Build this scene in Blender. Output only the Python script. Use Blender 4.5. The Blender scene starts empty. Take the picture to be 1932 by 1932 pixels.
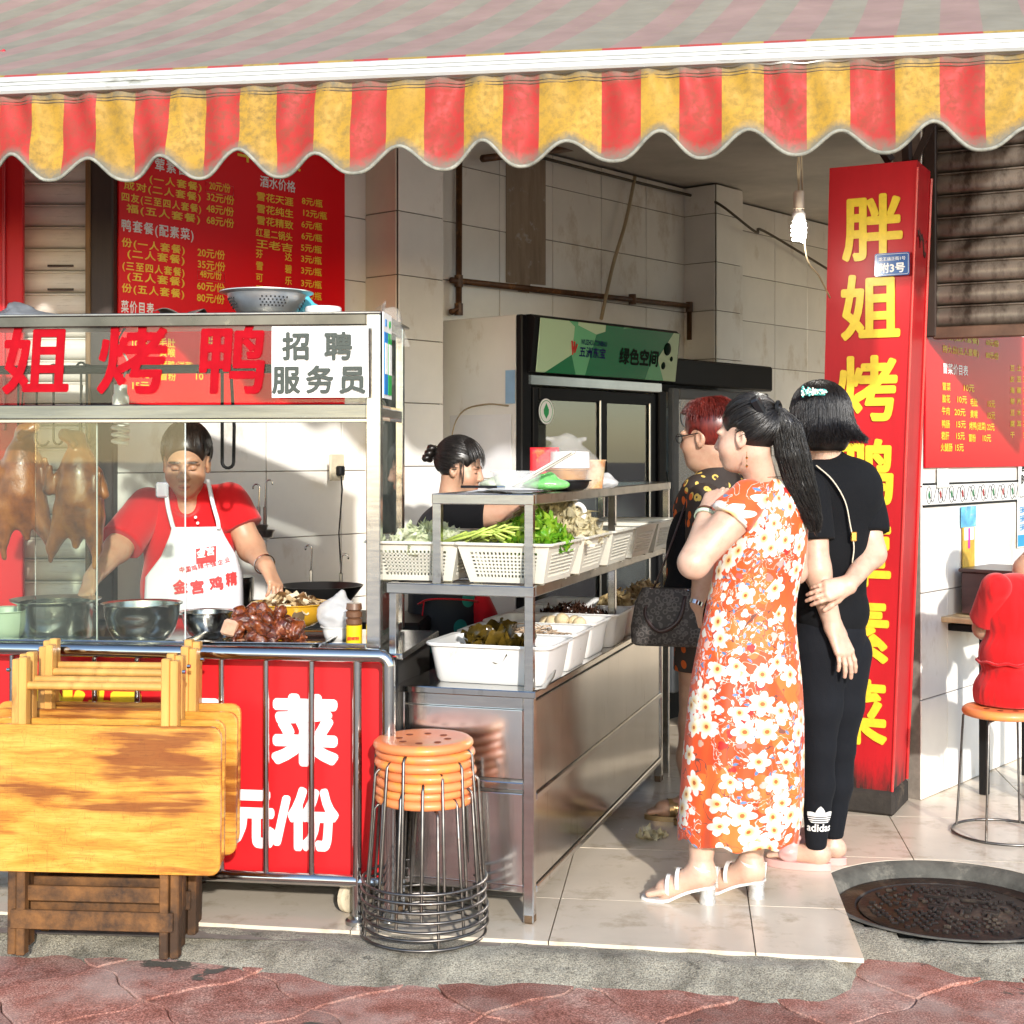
import bpy, math, random
import numpy as np
from mathutils import Vector, Matrix, Euler
random.seed(7); np.random.seed(7)
R = math.radians
scn = bpy.context.scene
COL = scn.collection

# ---------------------------------------------------------------- camera, world, sun, exposure
F, CX, HY, H = 2680.0, 966.0, 860.0, 1.45      # focal length and horizon in 1932-px units, eye height
cam = bpy.data.cameras.new('camera'); cam.lens = 36 * F / 1932; cam.sensor_width = 36
cam.shift_y = -(966 - HY) / 1932; cam.clip_start = 0.05; cam.clip_end = 500
camo = bpy.data.objects.new('camera', cam); camo.location = (0, 0, H); camo.rotation_euler = (R(90), 0, 0)
COL.objects.link(camo); scn.camera = camo
SUN_AZ, SUN_EL = R(12), R(21)                  # azimuth: degrees to the right of straight behind the camera
W = bpy.data.worlds.new('World'); scn.world = W; W.use_nodes = True
wn = W.node_tree.nodes; wl = W.node_tree.links
sky = wn.new('ShaderNodeTexSky'); sky.sky_type = 'NISHITA'; sky.sun_disc = False
sdir = Vector((math.sin(SUN_AZ) * math.cos(SUN_EL), -math.cos(SUN_AZ) * math.cos(SUN_EL), math.sin(SUN_EL)))
sky.sun_elevation = SUN_EL; sky.sun_rotation = math.atan2(sdir.x, sdir.y)
sky.air_density = 1.0; sky.dust_density = 0.6; sky.ozone_density = 1.0
bg = wn['Background']; wl.new(sky.outputs[0], bg.inputs[0]); bg.inputs[1].default_value = 0.15
sun = bpy.data.lights.new('sun', 'SUN'); sun.energy = 2.15; sun.angle = R(1.5); sun.color = (1.0, 0.96, 0.91)
suno = bpy.data.objects.new('sun', sun); COL.objects.link(suno)
suno.rotation_euler = sdir.to_track_quat('Z', 'Y').to_euler(); suno.location = (3, -6, 6)
vs = scn.view_settings; vs.view_transform = 'Standard'; vs.look = 'None'; vs.gamma = 1.0; vs.exposure = 1.22
vs.use_curve_mapping = False
scn.cycles.use_denoising = True
scn.cycles.max_bounces = 8; scn.cycles.transparent_max_bounces = 16; scn.cycles.caustics_reflective = False
scn.cycles.caustics_refractive = False; scn.cycles.sample_clamp_indirect = 6

# ---------------------------------------------------------------- helpers
def px(x, y, Y):                               # where the ray through a photo point stands at depth Y
    return Vector(((x - CX) / F * Y, Y, H + (HY - y) / F * Y))
def gp(x, y, z=0.0):                           # the same, on the level z
    return px(x, y, F * (H - z) / (y - HY))

def thing(name, label, cat, loc=(0, 0, 0), rz=0.0, group=None):
    o = bpy.data.objects.new(name, None); o.empty_display_size = 0.1
    COL.objects.link(o); o.location = loc; o.rotation_euler = (0, 0, rz)
    tag(o, label, cat, group); return o
def tag(o, label=None, cat=None, group=None, kind=None):
    if label: o['label'] = label
    if cat: o['category'] = cat
    if group: o['group'] = group
    if kind: o['kind'] = kind
    return o
def copy_tree(o, parent=None):
    c = o.copy(); COL.objects.link(c)
    if parent: c.parent = parent
    for ch in o.children: copy_tree(ch, c)
    return c

class MB:
    def __init__(s): s.v = []; s.f = []; s.m = []; s.uv = None; s.M = Matrix(); s.mi = 0
    def add(s, vs, fs):
        b = len(s.v); M = s.M
        s.v += [tuple(M @ Vector(p)) for p in vs]
        s.f += [tuple(b + i for i in f) for f in fs]; s.m += [s.mi] * len(fs); return s
    def box(s, c, d, ch=0.0, rot=None):
        hx, hy, hz = d[0] / 2, d[1] / 2, d[2] / 2
        T = Matrix.Translation(c) @ (rot.to_4x4() if rot else Matrix())
        if ch <= 0:
            vs = [(x * hx, y * hy, z * hz) for z in (-1, 1) for y in (-1, 1) for x in (-1, 1)]
            fs = [(0, 2, 3, 1), (4, 5, 7, 6), (0, 1, 5, 4), (2, 6, 7, 3), (0, 4, 6, 2), (1, 3, 7, 5)]
        else:
            ch = min(ch, hx * .9, hy * .9, hz * .9); vs = []; idx = {}
            for sx in (-1, 1):
                for sy in (-1, 1):
                    for sz in (-1, 1):
                        k = (sx, sy, sz); idx[k] = len(vs)
                        vs += [(sx * hx, sy * (hy - ch), sz * (hz - ch)), (sx * (hx - ch), sy * hy, sz * (hz - ch)), (sx * (hx - ch), sy * (hy - ch), sz * hz)]
            I = lambda a, b, c, o: idx[(a, b, c)] + o
            fs = []
            for sg in (-1, 1):
                q = [I(sg, -1, -1, 0), I(sg, 1, -1, 0), I(sg, 1, 1, 0), I(sg, -1, 1, 0)]; fs.append(q if sg > 0 else q[::-1])
                q = [I(-1, sg, -1, 1), I(1, sg, -1, 1), I(1, sg, 1, 1), I(-1, sg, 1, 1)]; fs.append(q[::-1] if sg > 0 else q)
                q = [I(-1, -1, sg, 2), I(1, -1, sg, 2), I(1, 1, sg, 2), I(-1, 1, sg, 2)]; fs.append(q if sg > 0 else q[::-1])
            for a in (-1, 1):
                for b in (-1, 1):
                    q = [I(a, b, -1, 0), I(a, b, 1, 0), I(a, b, 1, 1), I(a, b, -1, 1)]; fs.append(q if a * b < 0 else q[::-1])
                    q = [I(a, -1, b, 0), I(a, 1, b, 0), I(a, 1, b, 2), I(a, -1, b, 2)]; fs.append(q if a * b > 0 else q[::-1])
                    q = [I(-1, a, b, 1), I(1, a, b, 1), I(1, a, b, 2), I(-1, a, b, 2)]; fs.append(q if a * b < 0 else q[::-1])
                    for c2 in (-1, 1):
                        t = [I(a, b, c2, 0), I(a, b, c2, 1), I(a, b, c2, 2)]; fs.append(t if a * b * c2 > 0 else t[::-1])
        old = s.M; s.M = old @ T; s.add(vs, fs); s.M = old; return s
    def tube(s, pts, r, n=8, closed=False, cap=True, flat=1.0):
        P = [Vector(p) for p in pts]; N = len(P)
        rr = list(r) if hasattr(r, '__len__') else [r] * N
        up = None; vs = []
        for i in range(N):
            a = P[(i - 1) % N] if (closed or i > 0) else P[i]; b = P[(i + 1) % N] if (closed or i < N - 1) else P[i]
            t = (b - a).normalized()
            if up is None:
                up = Vector((0, 0, 1)) if abs(t.z) < .9 else Vector((1, 0, 0))
            x = up.cross(t)
            if x.length < 1e-5: x = Vector((1, 0, 0)).cross(t)
            x.normalize(); up = t.cross(x).normalized()
            for k in range(n):
                an = 2 * math.pi * k / n
                vs.append(P[i] + x * (math.cos(an) * rr[i]) + up * (math.sin(an) * rr[i] * flat))
        fs = []
        for i in range(N if closed else N - 1):
            j = (i + 1) % N
            for k in range(n):
                l = (k + 1) % n; fs.append((i * n + k, i * n + l, j * n + l, j * n + k))
        if cap and not closed: fs.append(tuple(range(n))[::-1]); fs.append(tuple((N - 1) * n + k for k in range(n)))
        return s.add(vs, fs)
    def lathe(s, prof, n=32, c=(0, 0, 0), sx=1.0, sy=1.0, cap=True):
        vs = []; fs = []
        for r, z in prof:
            for k in range(n):
                a = 2 * math.pi * k / n; vs.append((c[0] + math.cos(a) * r * sx, c[1] + math.sin(a) * r * sy, c[2] + z))
        for i in range(len(prof) - 1):
            for k in range(n):
                l = (k + 1) % n; fs.append((i * n + k, i * n + l, (i + 1) * n + l, (i + 1) * n + k))
        if cap and prof[0][0] > 1e-6: fs.append(tuple(range(n))[::-1])
        if cap and prof[-1][0] > 1e-6: fs.append(tuple((len(prof) - 1) * n + k for k in range(n)))
        return s.add(vs, fs)
    def loft(s, rings, cap=True, closed=True):
        n = len(rings[0]); vs = [p for r in rings for p in r]; fs = []
        for i in range(len(rings) - 1):
            for k in range(n if closed else n - 1):
                l = (k + 1) % n; fs.append((i * n + k, i * n + l, (i + 1) * n + l, (i + 1) * n + k))
        if cap: fs.append(tuple(range(n))[::-1]); fs.append(tuple((len(rings) - 1) * n + k for k in range(n)))
        return s.add(vs, fs)
    def prism(s, poly, h0, h1, axis='z', ch=0.0):
        # polygon (ccw) extruded along an axis; axis y: polygon lies in xz
        def P(a, b, h): return (a, b, h) if axis == 'z' else ((a, h, b) if axis == 'y' else (h, a, b))
        n = len(poly)
        if ch > 0:
            cx_ = sum(p[0] for p in poly) / n; cy_ = sum(p[1] for p in poly) / n
            def ins(p):
                d = math.hypot(p[0] - cx_, p[1] - cy_) or 1; k = max(0, 1 - ch * 1.3 / d); return (cx_ + (p[0] - cx_) * k, cy_ + (p[1] - cy_) * k)
            q = [ins(p) for p in poly]; sg = 1 if h1 > h0 else -1
            rings = [[P(*p, h0) for p in q], [P(*p, h0 + sg * ch) for p in poly], [P(*p, h1 - sg * ch) for p in poly], [P(*p, h1) for p in q]]
        else: rings = [[P(*p, h0) for p in poly], [P(*p, h1) for p in poly]]
        return s.loft(rings)
    def surf(s, fn, nu, nv, wrap=False):
        vs = [fn(i / nu, j / nv) for j in range(nv + 1) for i in range(nu + (0 if wrap else 1))]
        w = nu if wrap else nu + 1; fs = []
        for j in range(nv):
            for i in range(nu):
                k = (i + 1) % w if wrap else i + 1
                fs.append((j * w + i, j * w + k, (j + 1) * w + k, (j + 1) * w + i))
        return s.add(vs, fs)
    def build(s, name, mat, parent=None, smooth=35, loc=None, rz=None, solid=0, sub=0):
        me = bpy.data.meshes.new(name); me.from_pydata([tuple(v) for v in s.v], [], s.f)
        for m in (mat if isinstance(mat, (list, tuple)) else [mat]): me.materials.append(m)
        if any(s.m): me.polygons.foreach_set('material_index', s.m)
        if smooth:
            me.polygons.foreach_set('use_smooth', [True] * len(me.polygons))
            if smooth < 180: me.set_sharp_from_angle(angle=R(smooth))
        if s.uv is not None:
            ul = me.uv_layers.new(name='UVMap'); li = np.empty(len(me.loops), dtype=np.int32); me.loops.foreach_get('vertex_index', li)
            ul.data.foreach_set('uv', np.asarray(s.uv, dtype=np.float32)[li].ravel())
        me.update(); o = bpy.data.objects.new(name, me); COL.objects.link(o)
        if parent: o.parent = parent
        if loc is not None: o.location = loc
        if rz is not None: o.rotation_euler = (0, 0, rz)
        if sub:
            md = o.modifiers.new('sub', 'SUBSURF'); md.levels = md.render_levels = sub
        if solid:
            md = o.modifiers.new('solid', 'SOLIDIFY'); md.thickness = solid; md.offset = 0
        return o
def inst(me_obj, parent, loc=(0, 0, 0), rot=(0, 0, 0), name=None, scale=None):
    o = bpy.data.objects.new(name or me_obj.name.split('.')[0], me_obj.data); COL.objects.link(o)
    o.parent = parent; o.location = loc; o.rotation_euler = rot
    if scale: o.scale = scale
    return o
def catmull(pts, n):
    P = [np.array(p, float) for p in pts]; out = []
    for i in range(len(P) - 1):
        a = P[i - 1] if i > 0 else 2 * P[i] - P[i + 1]; b = P[i]; c = P[i + 1]; d = P[i + 2] if i + 2 < len(P) else 2 * P[i + 1] - P[i]
        for k in range(n):
            t = k / n; out.append(.5 * (2 * b + (c - a) * t + (2 * a - 5 * b + 4 * c - d) * t * t + (3 * b - a - 3 * c + d) * t ** 3))
    out.append(P[-1]); return out
def rrect(w, h, r, n=5, cx=0, cy=0):
    out = []
    for qx, qy, a0 in ((1, -1, -90), (1, 1, 0), (-1, 1, 90), (-1, -1, 180)):
        for k in range(n + 1):
            a = R(a0 + 90 * k / n); out.append((cx + qx * (w / 2 - r) + r * math.cos(a), cy + qy * (h / 2 - r) + r * math.sin(a)))
    return out

# ---------------------------------------------------------------- materials
MATS = {}
def nd(nt, t, **k):
    n = nt.nodes.new('ShaderNode' + t)
    for a, b in k.items(): setattr(n, a, b)
    return n
def newmat(name):
    m = bpy.data.materials.new(name); m.use_nodes = True; nt = m.node_tree
    return m, nt, nt.nodes['Principled BSDF'], nt.links
def ramp(nt, src, stops):
    r = nd(nt, 'ValToRGB'); nt.links.new(src, r.inputs[0]); e = r.color_ramp.elements
    e[0].position, e[0].color = stops[0][0], (*stops[0][1], 1); e[1].position, e[1].color = stops[-1][0], (*stops[-1][1], 1)
    for p, c in stops[1:-1]:
        x = e.new(p); x.color = (*c, 1)
    return r
def mixc(nt, fac, a, b, mode='MIX'):
    m = nd(nt, 'Mix', data_type='RGBA', blend_type=mode)
    for sock, v in ((m.inputs[0], fac), (m.inputs[6], a), (m.inputs[7], b)):
        if hasattr(v, 'is_output'): nt.links.new(v, sock)
        else: sock.default_value = (*v, 1) if isinstance(v, (tuple, list)) and len(v) == 3 else v
    return m.outputs[2]
def mth(nt, op, a, b=None, c=None):
    m = nd(nt, 'Math', operation=op)
    for i, v in enumerate((a, b, c)):
        if v is None: continue
        if hasattr(v, 'is_output'): nt.links.new(v, m.inputs[i])
        else: m.inputs[i].default_value = v
    return m.outputs[0]
def noise(nt, vec, scale, detail=4, rough=.55, sc=None, dist=0.0):
    n = nd(nt, 'TexNoise'); n.inputs['Scale'].default_value = scale; n.inputs['Detail'].default_value = detail; n.inputs['Roughness'].default_value = rough
    n.inputs['Distortion'].default_value = dist
    if sc:
        mp = nd(nt, 'Mapping'); mp.inputs['Scale'].default_value = sc; nt.links.new(vec, mp.inputs[0]); vec = mp.outputs[0]
    nt.links.new(vec, n.inputs['Vector']); return n.outputs['Fac']
def M(name, c, rough=.5, metal=0.0, var=.12, scale=6, sc=None, bump=0.0, bscale=40, bsc=None, dirt=None, rnd=0.0, coat=0.0, sss=0.0, trans=0.0, alpha=1.0, ior=1.45, emit=None, rvar=0.0, transl=0.0, spec=None, world=False):
    if name in MATS: return MATS[name]
    m, nt, b, L = newmat(name)
    tc = nd(nt, 'TexCoord'); vec = tc.outputs['Object']
    if world:
        g = nd(nt, 'NewGeometry'); vec = g.outputs['Position']
    n1 = noise(nt, vec, scale, 5, .6, sc)
    lo = tuple(max(0, x * (1 - var)) for x in c); hi = tuple(min(1, x * (1 + var)) for x in c)
    col = ramp(nt, n1, [(.3, lo), (.7, hi)]).outputs[0]
    if rnd:
        oi = nd(nt, 'ObjectInfo'); hs = nd(nt, 'HueSaturation'); L.new(mth(nt, 'MULTIPLY_ADD', oi.outputs['Random'], 2 * rnd, 1 - rnd), hs.inputs['Value']); L.new(col, hs.inputs['Color']); col = hs.outputs[0]
    rough_s = None
    if dirt:
        dc, amt, dsc = dirt[:3]; dm = dirt[3] if len(dirt) > 3 else None
        n2 = noise(nt, vec, dsc, 7, .68, dm)
        fac = ramp(nt, n2, [(.62 - amt * .35, (0, 0, 0)), (.74 - amt * .2, (1, 1, 1))]).outputs[0]
        col = mixc(nt, mth(nt, 'MULTIPLY', fac, .85), col, dc)
    L.new(col, b.inputs['Base Color'])
    b.inputs['Metallic'].default_value = metal; b.inputs['IOR'].default_value = ior
    if spec is not None: b.inputs['Specular IOR Level'].default_value = spec
    if rvar:
        n3 = noise(nt, vec, scale * 2.3, 5, .65, sc)
        L.new(mth(nt, 'MULTIPLY_ADD', n3, 2 * rvar, rough - rvar), b.inputs['Roughness'])
    else: b.inputs['Roughness'].default_value = rough
    if bump:
        bp = nd(nt, 'Bump'); bp.inputs['Strength'].default_value = bump; bp.inputs['Distance'].default_value = .004
        L.new(noise(nt, vec, bscale, 5, .6, bsc), bp.inputs['Height']); L.new(bp.outputs[0], b.inputs['Normal'])
    b.inputs['Coat Weight'].default_value = coat; b.inputs['Coat Roughness'].default_value = .08
    if sss: b.inputs['Subsurface Weight'].default_value = sss; b.inputs['Subsurface Radius'].default_value = (.02, .008, .004); b.inputs['Subsurface Scale'].default_value = .35
    b.inputs['Transmission Weight'].default_value = trans; b.inputs['Alpha'].default_value = alpha
    if emit: b.inputs['Emission Color'].default_value = (*emit[0], 1); b.inputs['Emission Strength'].default_value = emit[1]
    if transl:
        tr = nd(nt, 'BsdfTranslucent'); L.new(col, tr.inputs[0]); mx = nd(nt, 'MixShader'); mx.inputs[0].default_value = transl
        L.new(b.outputs[0], mx.inputs[1]); L.new(tr.outputs[0], mx.inputs[2]); L.new(mx.outputs[0], nt.nodes['Material Output'].inputs[0])
    MATS[name] = m; return m
def glassmat(name, tint, refl=.08, dust=(.7, .72, .68), amt=.05, dscale=3):
    if name in MATS: return MATS[name]
    m, nt, b, L = newmat(name); nt.nodes.remove(b)
    t = nd(nt, 'BsdfTransparent'); t.inputs[0].default_value = (*tint, 1)
    g = nd(nt, 'BsdfGlossy'); g.inputs['Roughness'].default_value = .02
    d = nd(nt, 'BsdfDiffuse'); d.inputs[0].default_value = (*dust, 1)
    lw = nd(nt, 'Fresnel'); lw.inputs['IOR'].default_value = 1.35
    a = nd(nt, 'MixShader'); L.new(mth(nt, 'ADD', lw.outputs[0], refl * .3), a.inputs[0]); L.new(t.outputs[0], a.inputs[1]); L.new(g.outputs[0], a.inputs[2])
    tc = nd(nt, 'TexCoord'); n = noise(nt, tc.outputs['Object'], dscale, 6, .6)
    f = ramp(nt, n, [(.35, (amt * .3,) * 3), (.75, (amt * 2.2,) * 3)]).outputs[0]
    e = nd(nt, 'MixShader'); L.new(f, e.inputs[0]); L.new(a.outputs[0], e.inputs[1]); L.new(d.outputs[0], e.inputs[2])
    L.new(e.outputs[0], nt.nodes['Material Output'].inputs[0]); MATS[name] = m; return m

# ---------------------------------------------------------------- lettering
_tm = {}
def text(s, size, mat, parent, loc, rot=(R(90), 0, 0), align='LEFT', bold=.03, copies=5, sx=1.0, sp=1.0, name='lettering', shear=0):
    key = (s, align, bold, copies, sp, shear)
    if key not in _tm:
        c = bpy.data.curves.new('t', 'FONT'); c.body = s; c.size = 1; c.align_x = align; c.space_character = sp; c.shear = shear; c.resolution_u = 3
        o = bpy.data.objects.new('t', c); me = bpy.data.meshes.new_from_object(o); bpy.data.objects.remove(o)
        n = len(me.vertices); co = np.empty(n * 3); me.vertices.foreach_get('co', co); co = co.reshape(-1, 3); co[:, 2] = 0
        fs = [tuple(p.vertices) for p in me.polygons]; bpy.data.meshes.remove(me)
        offs = [(0, 0)] + [(bold * math.cos(6.283 * k / (copies - 1)), bold * math.sin(6.283 * k / (copies - 1))) for k in range(copies - 1)] if bold else [(0, 0)]
        V = []; Fc = []
        for i, (dx, dy) in enumerate(offs):
            q = co.copy(); q[:, 0] += dx; q[:, 1] += dy; q[:, 2] = .0022 * i; Fc += [tuple(a + i * n for a in f) for f in fs]; V.append(q)
        m2 = bpy.data.meshes.new(name); m2.from_pydata(np.vstack(V).tolist(), [], Fc); _tm[key] = m2
    me = _tm[key]
    if me.materials and me.materials[0] != mat: me = me.copy(); me.materials.clear()
    if not me.materials: me.materials.append(mat)
    o = bpy.data.objects.new(name, me); COL.objects.link(o); o.parent = parent; o.location = loc; o.rotation_euler = rot
    o.scale = (size * sx, size, .1); return o
# ---------------------------------------------------------------- smooth solid modelling: blended round shapes meshed with surface nets
def V3(p): return np.array([p[0], p[1], p[2]], float)
class SD:
    def __init__(s): s.ops = []
    def rc(s, a, b, ra, rb=None, k=.02, mode='u'):
        a, b = V3(a), V3(b); rb = ra if rb is None else rb; m = max(ra, rb) + k
        s.ops.append(('rc', a, b, ra, rb, k, mode, np.minimum(a, b) - m, np.maximum(a, b) + m)); return s
    def chain(s, pts, rs, k=.02):
        for i in range(len(pts) - 1): s.rc(pts[i], pts[i + 1], rs[i], rs[i + 1], k)
        return s
    def el(s, c, r, rot=None, k=.02, mode='u'):
        c = V3(c); r = np.array(r, float); m = r.max() + k; rot = np.eye(3) if rot is None else np.array(rot)
        s.ops.append(('el', c, r, rot, None, k, mode, c - m, c + m)); return s
    def cut(s, n, d):                            # drop everything with n.p > d
        n = V3(n); s.ops.append(('pl', n, d, None, None, 0, 'i', None, None)); return s
    @staticmethod
    def dist(op, x, y, z):
        if op[0] == 'rc':
            a, b, ra, rb = op[1:5]; ab = b - a; L2 = max(1e-12, (ab * ab).sum())
            dx, dy, dz = x - a[0], y - a[1], z - a[2]; t = np.clip((dx * ab[0] + dy * ab[1] + dz * ab[2]) / L2, 0, 1)
            return np.sqrt((dx - ab[0] * t) ** 2 + (dy - ab[1] * t) ** 2 + (dz - ab[2] * t) ** 2) - (ra + (rb - ra) * t)
        if op[0] == 'el':
            c, r, ro = op[1:4]; dx, dy, dz = x - c[0], y - c[1], z - c[2]
            q = [ro[0][i] * dx + ro[1][i] * dy + ro[2][i] * dz for i in range(3)]
            k0 = np.sqrt(sum((q[i] / r[i]) ** 2 for i in range(3))); k1 = np.sqrt(sum((q[i] / r[i] ** 2) ** 2 for i in range(3))) + 1e-9
            return k0 * (k0 - 1) / k1
        n, d = op[1], op[2]; return x * n[0] + y * n[1] + z * n[2] - d
    def field(s, xs, ys, zs, res):
        f = np.full((len(xs), len(ys), len(zs)), .5, np.float32)
        for op in s.ops:
            if op[7] is None: sl = (slice(None),) * 3
            else:
                e = 3 * res; sl = []
                for ax_, lo, hi in zip((xs, ys, zs), op[7] - e, op[8] + e):
                    sl.append(slice(int(np.searchsorted(ax_, lo)), int(np.searchsorted(ax_, hi))))
                sl = tuple(sl)
                if any(q.stop <= q.start for q in sl): continue
            x = xs[sl[0]][:, None, None]; y = ys[sl[1]][None, :, None]; z = zs[sl[2]][None, None, :]
            d = s.dist(op, x, y, z).astype(np.float32); g = f[sl]; k = max(op[5], 1e-5)
            if op[6] == 'u': h = np.maximum(k - np.abs(g - d), 0) / k; f[sl] = np.minimum(g, d) - h * h * k * .25
            elif op[6] == 's': d = -d; h = np.maximum(k - np.abs(g - d), 0) / k; f[sl] = np.maximum(g, d) + h * h * k * .25
            else: f[sl] = np.maximum(g, d)
        return f
    def bounds(s, pad):
        lo = np.min([o[7] for o in s.ops if o[7] is not None and o[6] == 'u'], axis=0); hi = np.max([o[8] for o in s.ops if o[7] is not None and o[6] == 'u'], axis=0)
        return lo - pad, hi + pad
    def mesh(s, res, box=None, disp=None):
        lo, hi = box if box is not None else s.bounds(res * 2); lo = V3(lo); hi = V3(hi)
        ax = [lo[i] + res * np.arange(int(math.ceil((hi[i] - lo[i]) / res)) + 1) for i in range(3)]
        f = s.field(*ax, res)
        if disp is not None: f = f + disp(ax[0][:, None, None], ax[1][None, :, None], ax[2][None, None, :]).astype(np.float32)
        sg = f < 0; nx, ny, nz = [n - 1 for n in f.shape]
        cnt = np.zeros((nx, ny, nz), np.int8)
        for i in (0, 1):
            for j in (0, 1):
                for k in (0, 1): cnt += sg[i:i + nx, j:j + ny, k:k + nz]
        act = np.argwhere((cnt > 0) & (cnt < 8)); ids = np.full((nx, ny, nz), -1, np.int32); ids[tuple(act.T)] = np.arange(len(act))
        c = {(i, j, k): f[act[:, 0] + i, act[:, 1] + j, act[:, 2] + k] for i in (0, 1) for j in (0, 1) for k in (0, 1)}
        acc = np.zeros((len(act), 3)); num = np.zeros(len(act))
        for a in range(3):
            o = [q for q in range(3) if q != a]
            for u in (0, 1):
                for v in (0, 1):
                    p0 = [0, 0, 0]; p0[o[0]] = u; p0[o[1]] = v; p1 = list(p0); p1[a] = 1
                    f0, f1 = c[tuple(p0)], c[tuple(p1)]; m = (f0 < 0) != (f1 < 0); t = np.where(m, f0 / np.where(m, f0 - f1, 1), 0)
                    w = np.array(p0, float)[None, :].repeat(len(act), 0); w[:, a] = t; acc += w * m[:, None]; num += m
        vs = lo + res * (act + acc / np.maximum(num, 1)[:, None]); fs = []
        for a in range(3):
            o = [(a + 1) % 3, (a + 2) % 3]; sh = [nx, ny, nz]
            s0 = [slice(1, None)] * 3; s0[a] = slice(0, -1); s1 = [slice(1, None)] * 3; s1[a] = slice(1, None)
            lim = [slice(1, n) for n in sh]; lim[a] = slice(0, sh[a])
            A_ = sg[tuple(slice(1, sh[q]) if q != a else slice(0, sh[a]) for q in range(3))]; B_ = sg[tuple(slice(1, sh[q]) if q != a else slice(1, sh[a] + 1) for q in range(3))]
            for flip, msk in ((False, A_ & ~B_), (True, ~A_ & B_)):
                e = np.argwhere(msk)
                if not len(e): continue
                e = e + np.array([0 if q == a else 1 for q in range(3)])
                def cell(du, dv):
                    q = e.copy(); q[:, o[0]] -= du; q[:, o[1]] -= dv; return ids[tuple(q.T)]
                Q = np.stack([cell(0, 0), cell(1, 0), cell(1, 1), cell(0, 1)], 1)
                if flip: Q = Q[:, ::-1]
                fs.append(Q)
        fs = np.vstack(fs) if fs else np.zeros((0, 4), int); fs = fs[(fs >= 0).all(1)]
        return vs, fs
def relax(vs, fs, it=2, lam=.5):
    for _ in range(it):
        acc = np.zeros_like(vs); n = np.zeros(len(vs))
        for a, b in ((0, 1), (1, 2), (2, 3), (3, 0)):
            np.add.at(acc, fs[:, a], vs[fs[:, b]]); np.add.at(n, fs[:, a], 1); np.add.at(acc, fs[:, b], vs[fs[:, a]]); np.add.at(n, fs[:, b], 1)
        vs = vs + lam * (acc / np.maximum(n, 1)[:, None] - vs)
    return vs
def np_mesh(name, vs, fs, mat, parent=None, off=(0, 0, 0), cols=None, uv=None, smooth=True):
    me = bpy.data.meshes.new(name); vs = np.asarray(vs, float) - V3(off)
    me.vertices.add(len(vs)); me.vertices.foreach_set('co', vs.astype(np.float32).ravel())
    n = fs.shape[1]; me.loops.add(len(fs) * n); me.loops.foreach_set('vertex_index', fs.astype(np.int32).ravel())
    me.polygons.add(len(fs)); me.polygons.foreach_set('loop_start', (np.arange(len(fs)) * n).astype(np.int32)); me.polygons.foreach_set('loop_total', np.full(len(fs), n, np.int32))
    me.polygons.foreach_set('use_smooth', [smooth] * len(fs)); me.update(calc_edges=True); me.validate()
    me.materials.append(mat)
    if cols is not None:
        a = me.color_attributes.new('Col', 'FLOAT_COLOR', 'POINT'); a.data.foreach_set('color', np.hstack([cols, np.ones((len(cols), 1))]).astype(np.float32).ravel())
    if uv is not None:
        ul = me.uv_layers.new(name='UVMap'); li = np.empty(len(me.loops), dtype=np.int32); me.loops.foreach_get('vertex_index', li); ul.data.foreach_set('uv', np.asarray(uv, np.float32)[li].ravel())
    o = bpy.data.objects.new(name, me); COL.objects.link(o)
    if parent: o.parent = parent
    return o
def nz3(vs, sc, seed=0, n=5):                    # cheap smooth noise of points, -1..1
    rs_ = np.random.RandomState(seed); out = 0
    for i in range(n):
        d = rs_.randn(3); d /= np.linalg.norm(d); out = out + np.sin(vs @ (d * sc * (.6 + 1.0 * rs_.rand())) + rs_.rand() * 6.28)
    return out / n
# ---------------------------------------------------------------- shared materials
tile_w = M('wall_tile_glaze', (.80, .78, .73), rough=.16, var=.06, scale=3, rnd=.05, dirt=((.55, .48, .38), .14, 3.5, (1, 1, .6)), bump=.05, bscale=6, world=True)
tile_shaded = M('shaded_pillar_tile', (.70, .62, .50), rough=.2, var=.07, scale=3, rnd=.05, dirt=((.5, .36, .2), .1, 4), world=True)  # wall tile toned darker and warmer: shade painted on the pillar's return face
grout = M('grout', (.20, .17, .14), rough=.9, var=.2, scale=30)
floor_t = M('floor_tile_glaze', (.64, .55, .43), rough=.24, var=.09, scale=2.5, rnd=.05, dirt=((.40, .32, .22), .26, 6), bump=.04, bscale=90, rvar=.08, world=True)
def concmat():
    m, nt, b, L = newmat('kerb_concrete'); g = nd(nt, 'NewGeometry'); v = g.outputs['Position']
    a = ramp(nt, noise(nt, v, 5, 7, .68, None, .6), [(.3, (.11, .098, .07)), (.45, (.27, .245, .19)), (.6, (.38, .35, .275)), (.75, (.46, .43, .35))]).outputs[0]
    sp = ramp(nt, noise(nt, v, 230, 3, .7), [(.40, (.35, .33, .3)), (.5, (1, 1, 1)), (.64, (1.5, 1.5, 1.45))]).outputs[0]; c = mixc(nt, .8, a, sp, 'MULTIPLY')
    dk = ramp(nt, noise(nt, v, 24, 6, .7), [(.60, (0, 0, 0)), (.68, (1, 1, 1))]).outputs[0]; c = mixc(nt, mth(nt, 'MULTIPLY', dk, .7), c, (.05, .046, .036))
    L.new(c, b.inputs['Base Color']); b.inputs['Roughness'].default_value = .92; bp = nd(nt, 'Bump'); bp.inputs['Strength'].default_value = 1.0; bp.inputs['Distance'].default_value = .007
    L.new(mth(nt, 'ADD', noise(nt, v, 150, 5, .75), mth(nt, 'MULTIPLY', noise(nt, v, 22, 4, .6), 1.3)), bp.inputs['Height']); L.new(bp.outputs[0], b.inputs['Normal']); return m
concrete = concmat()
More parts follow.
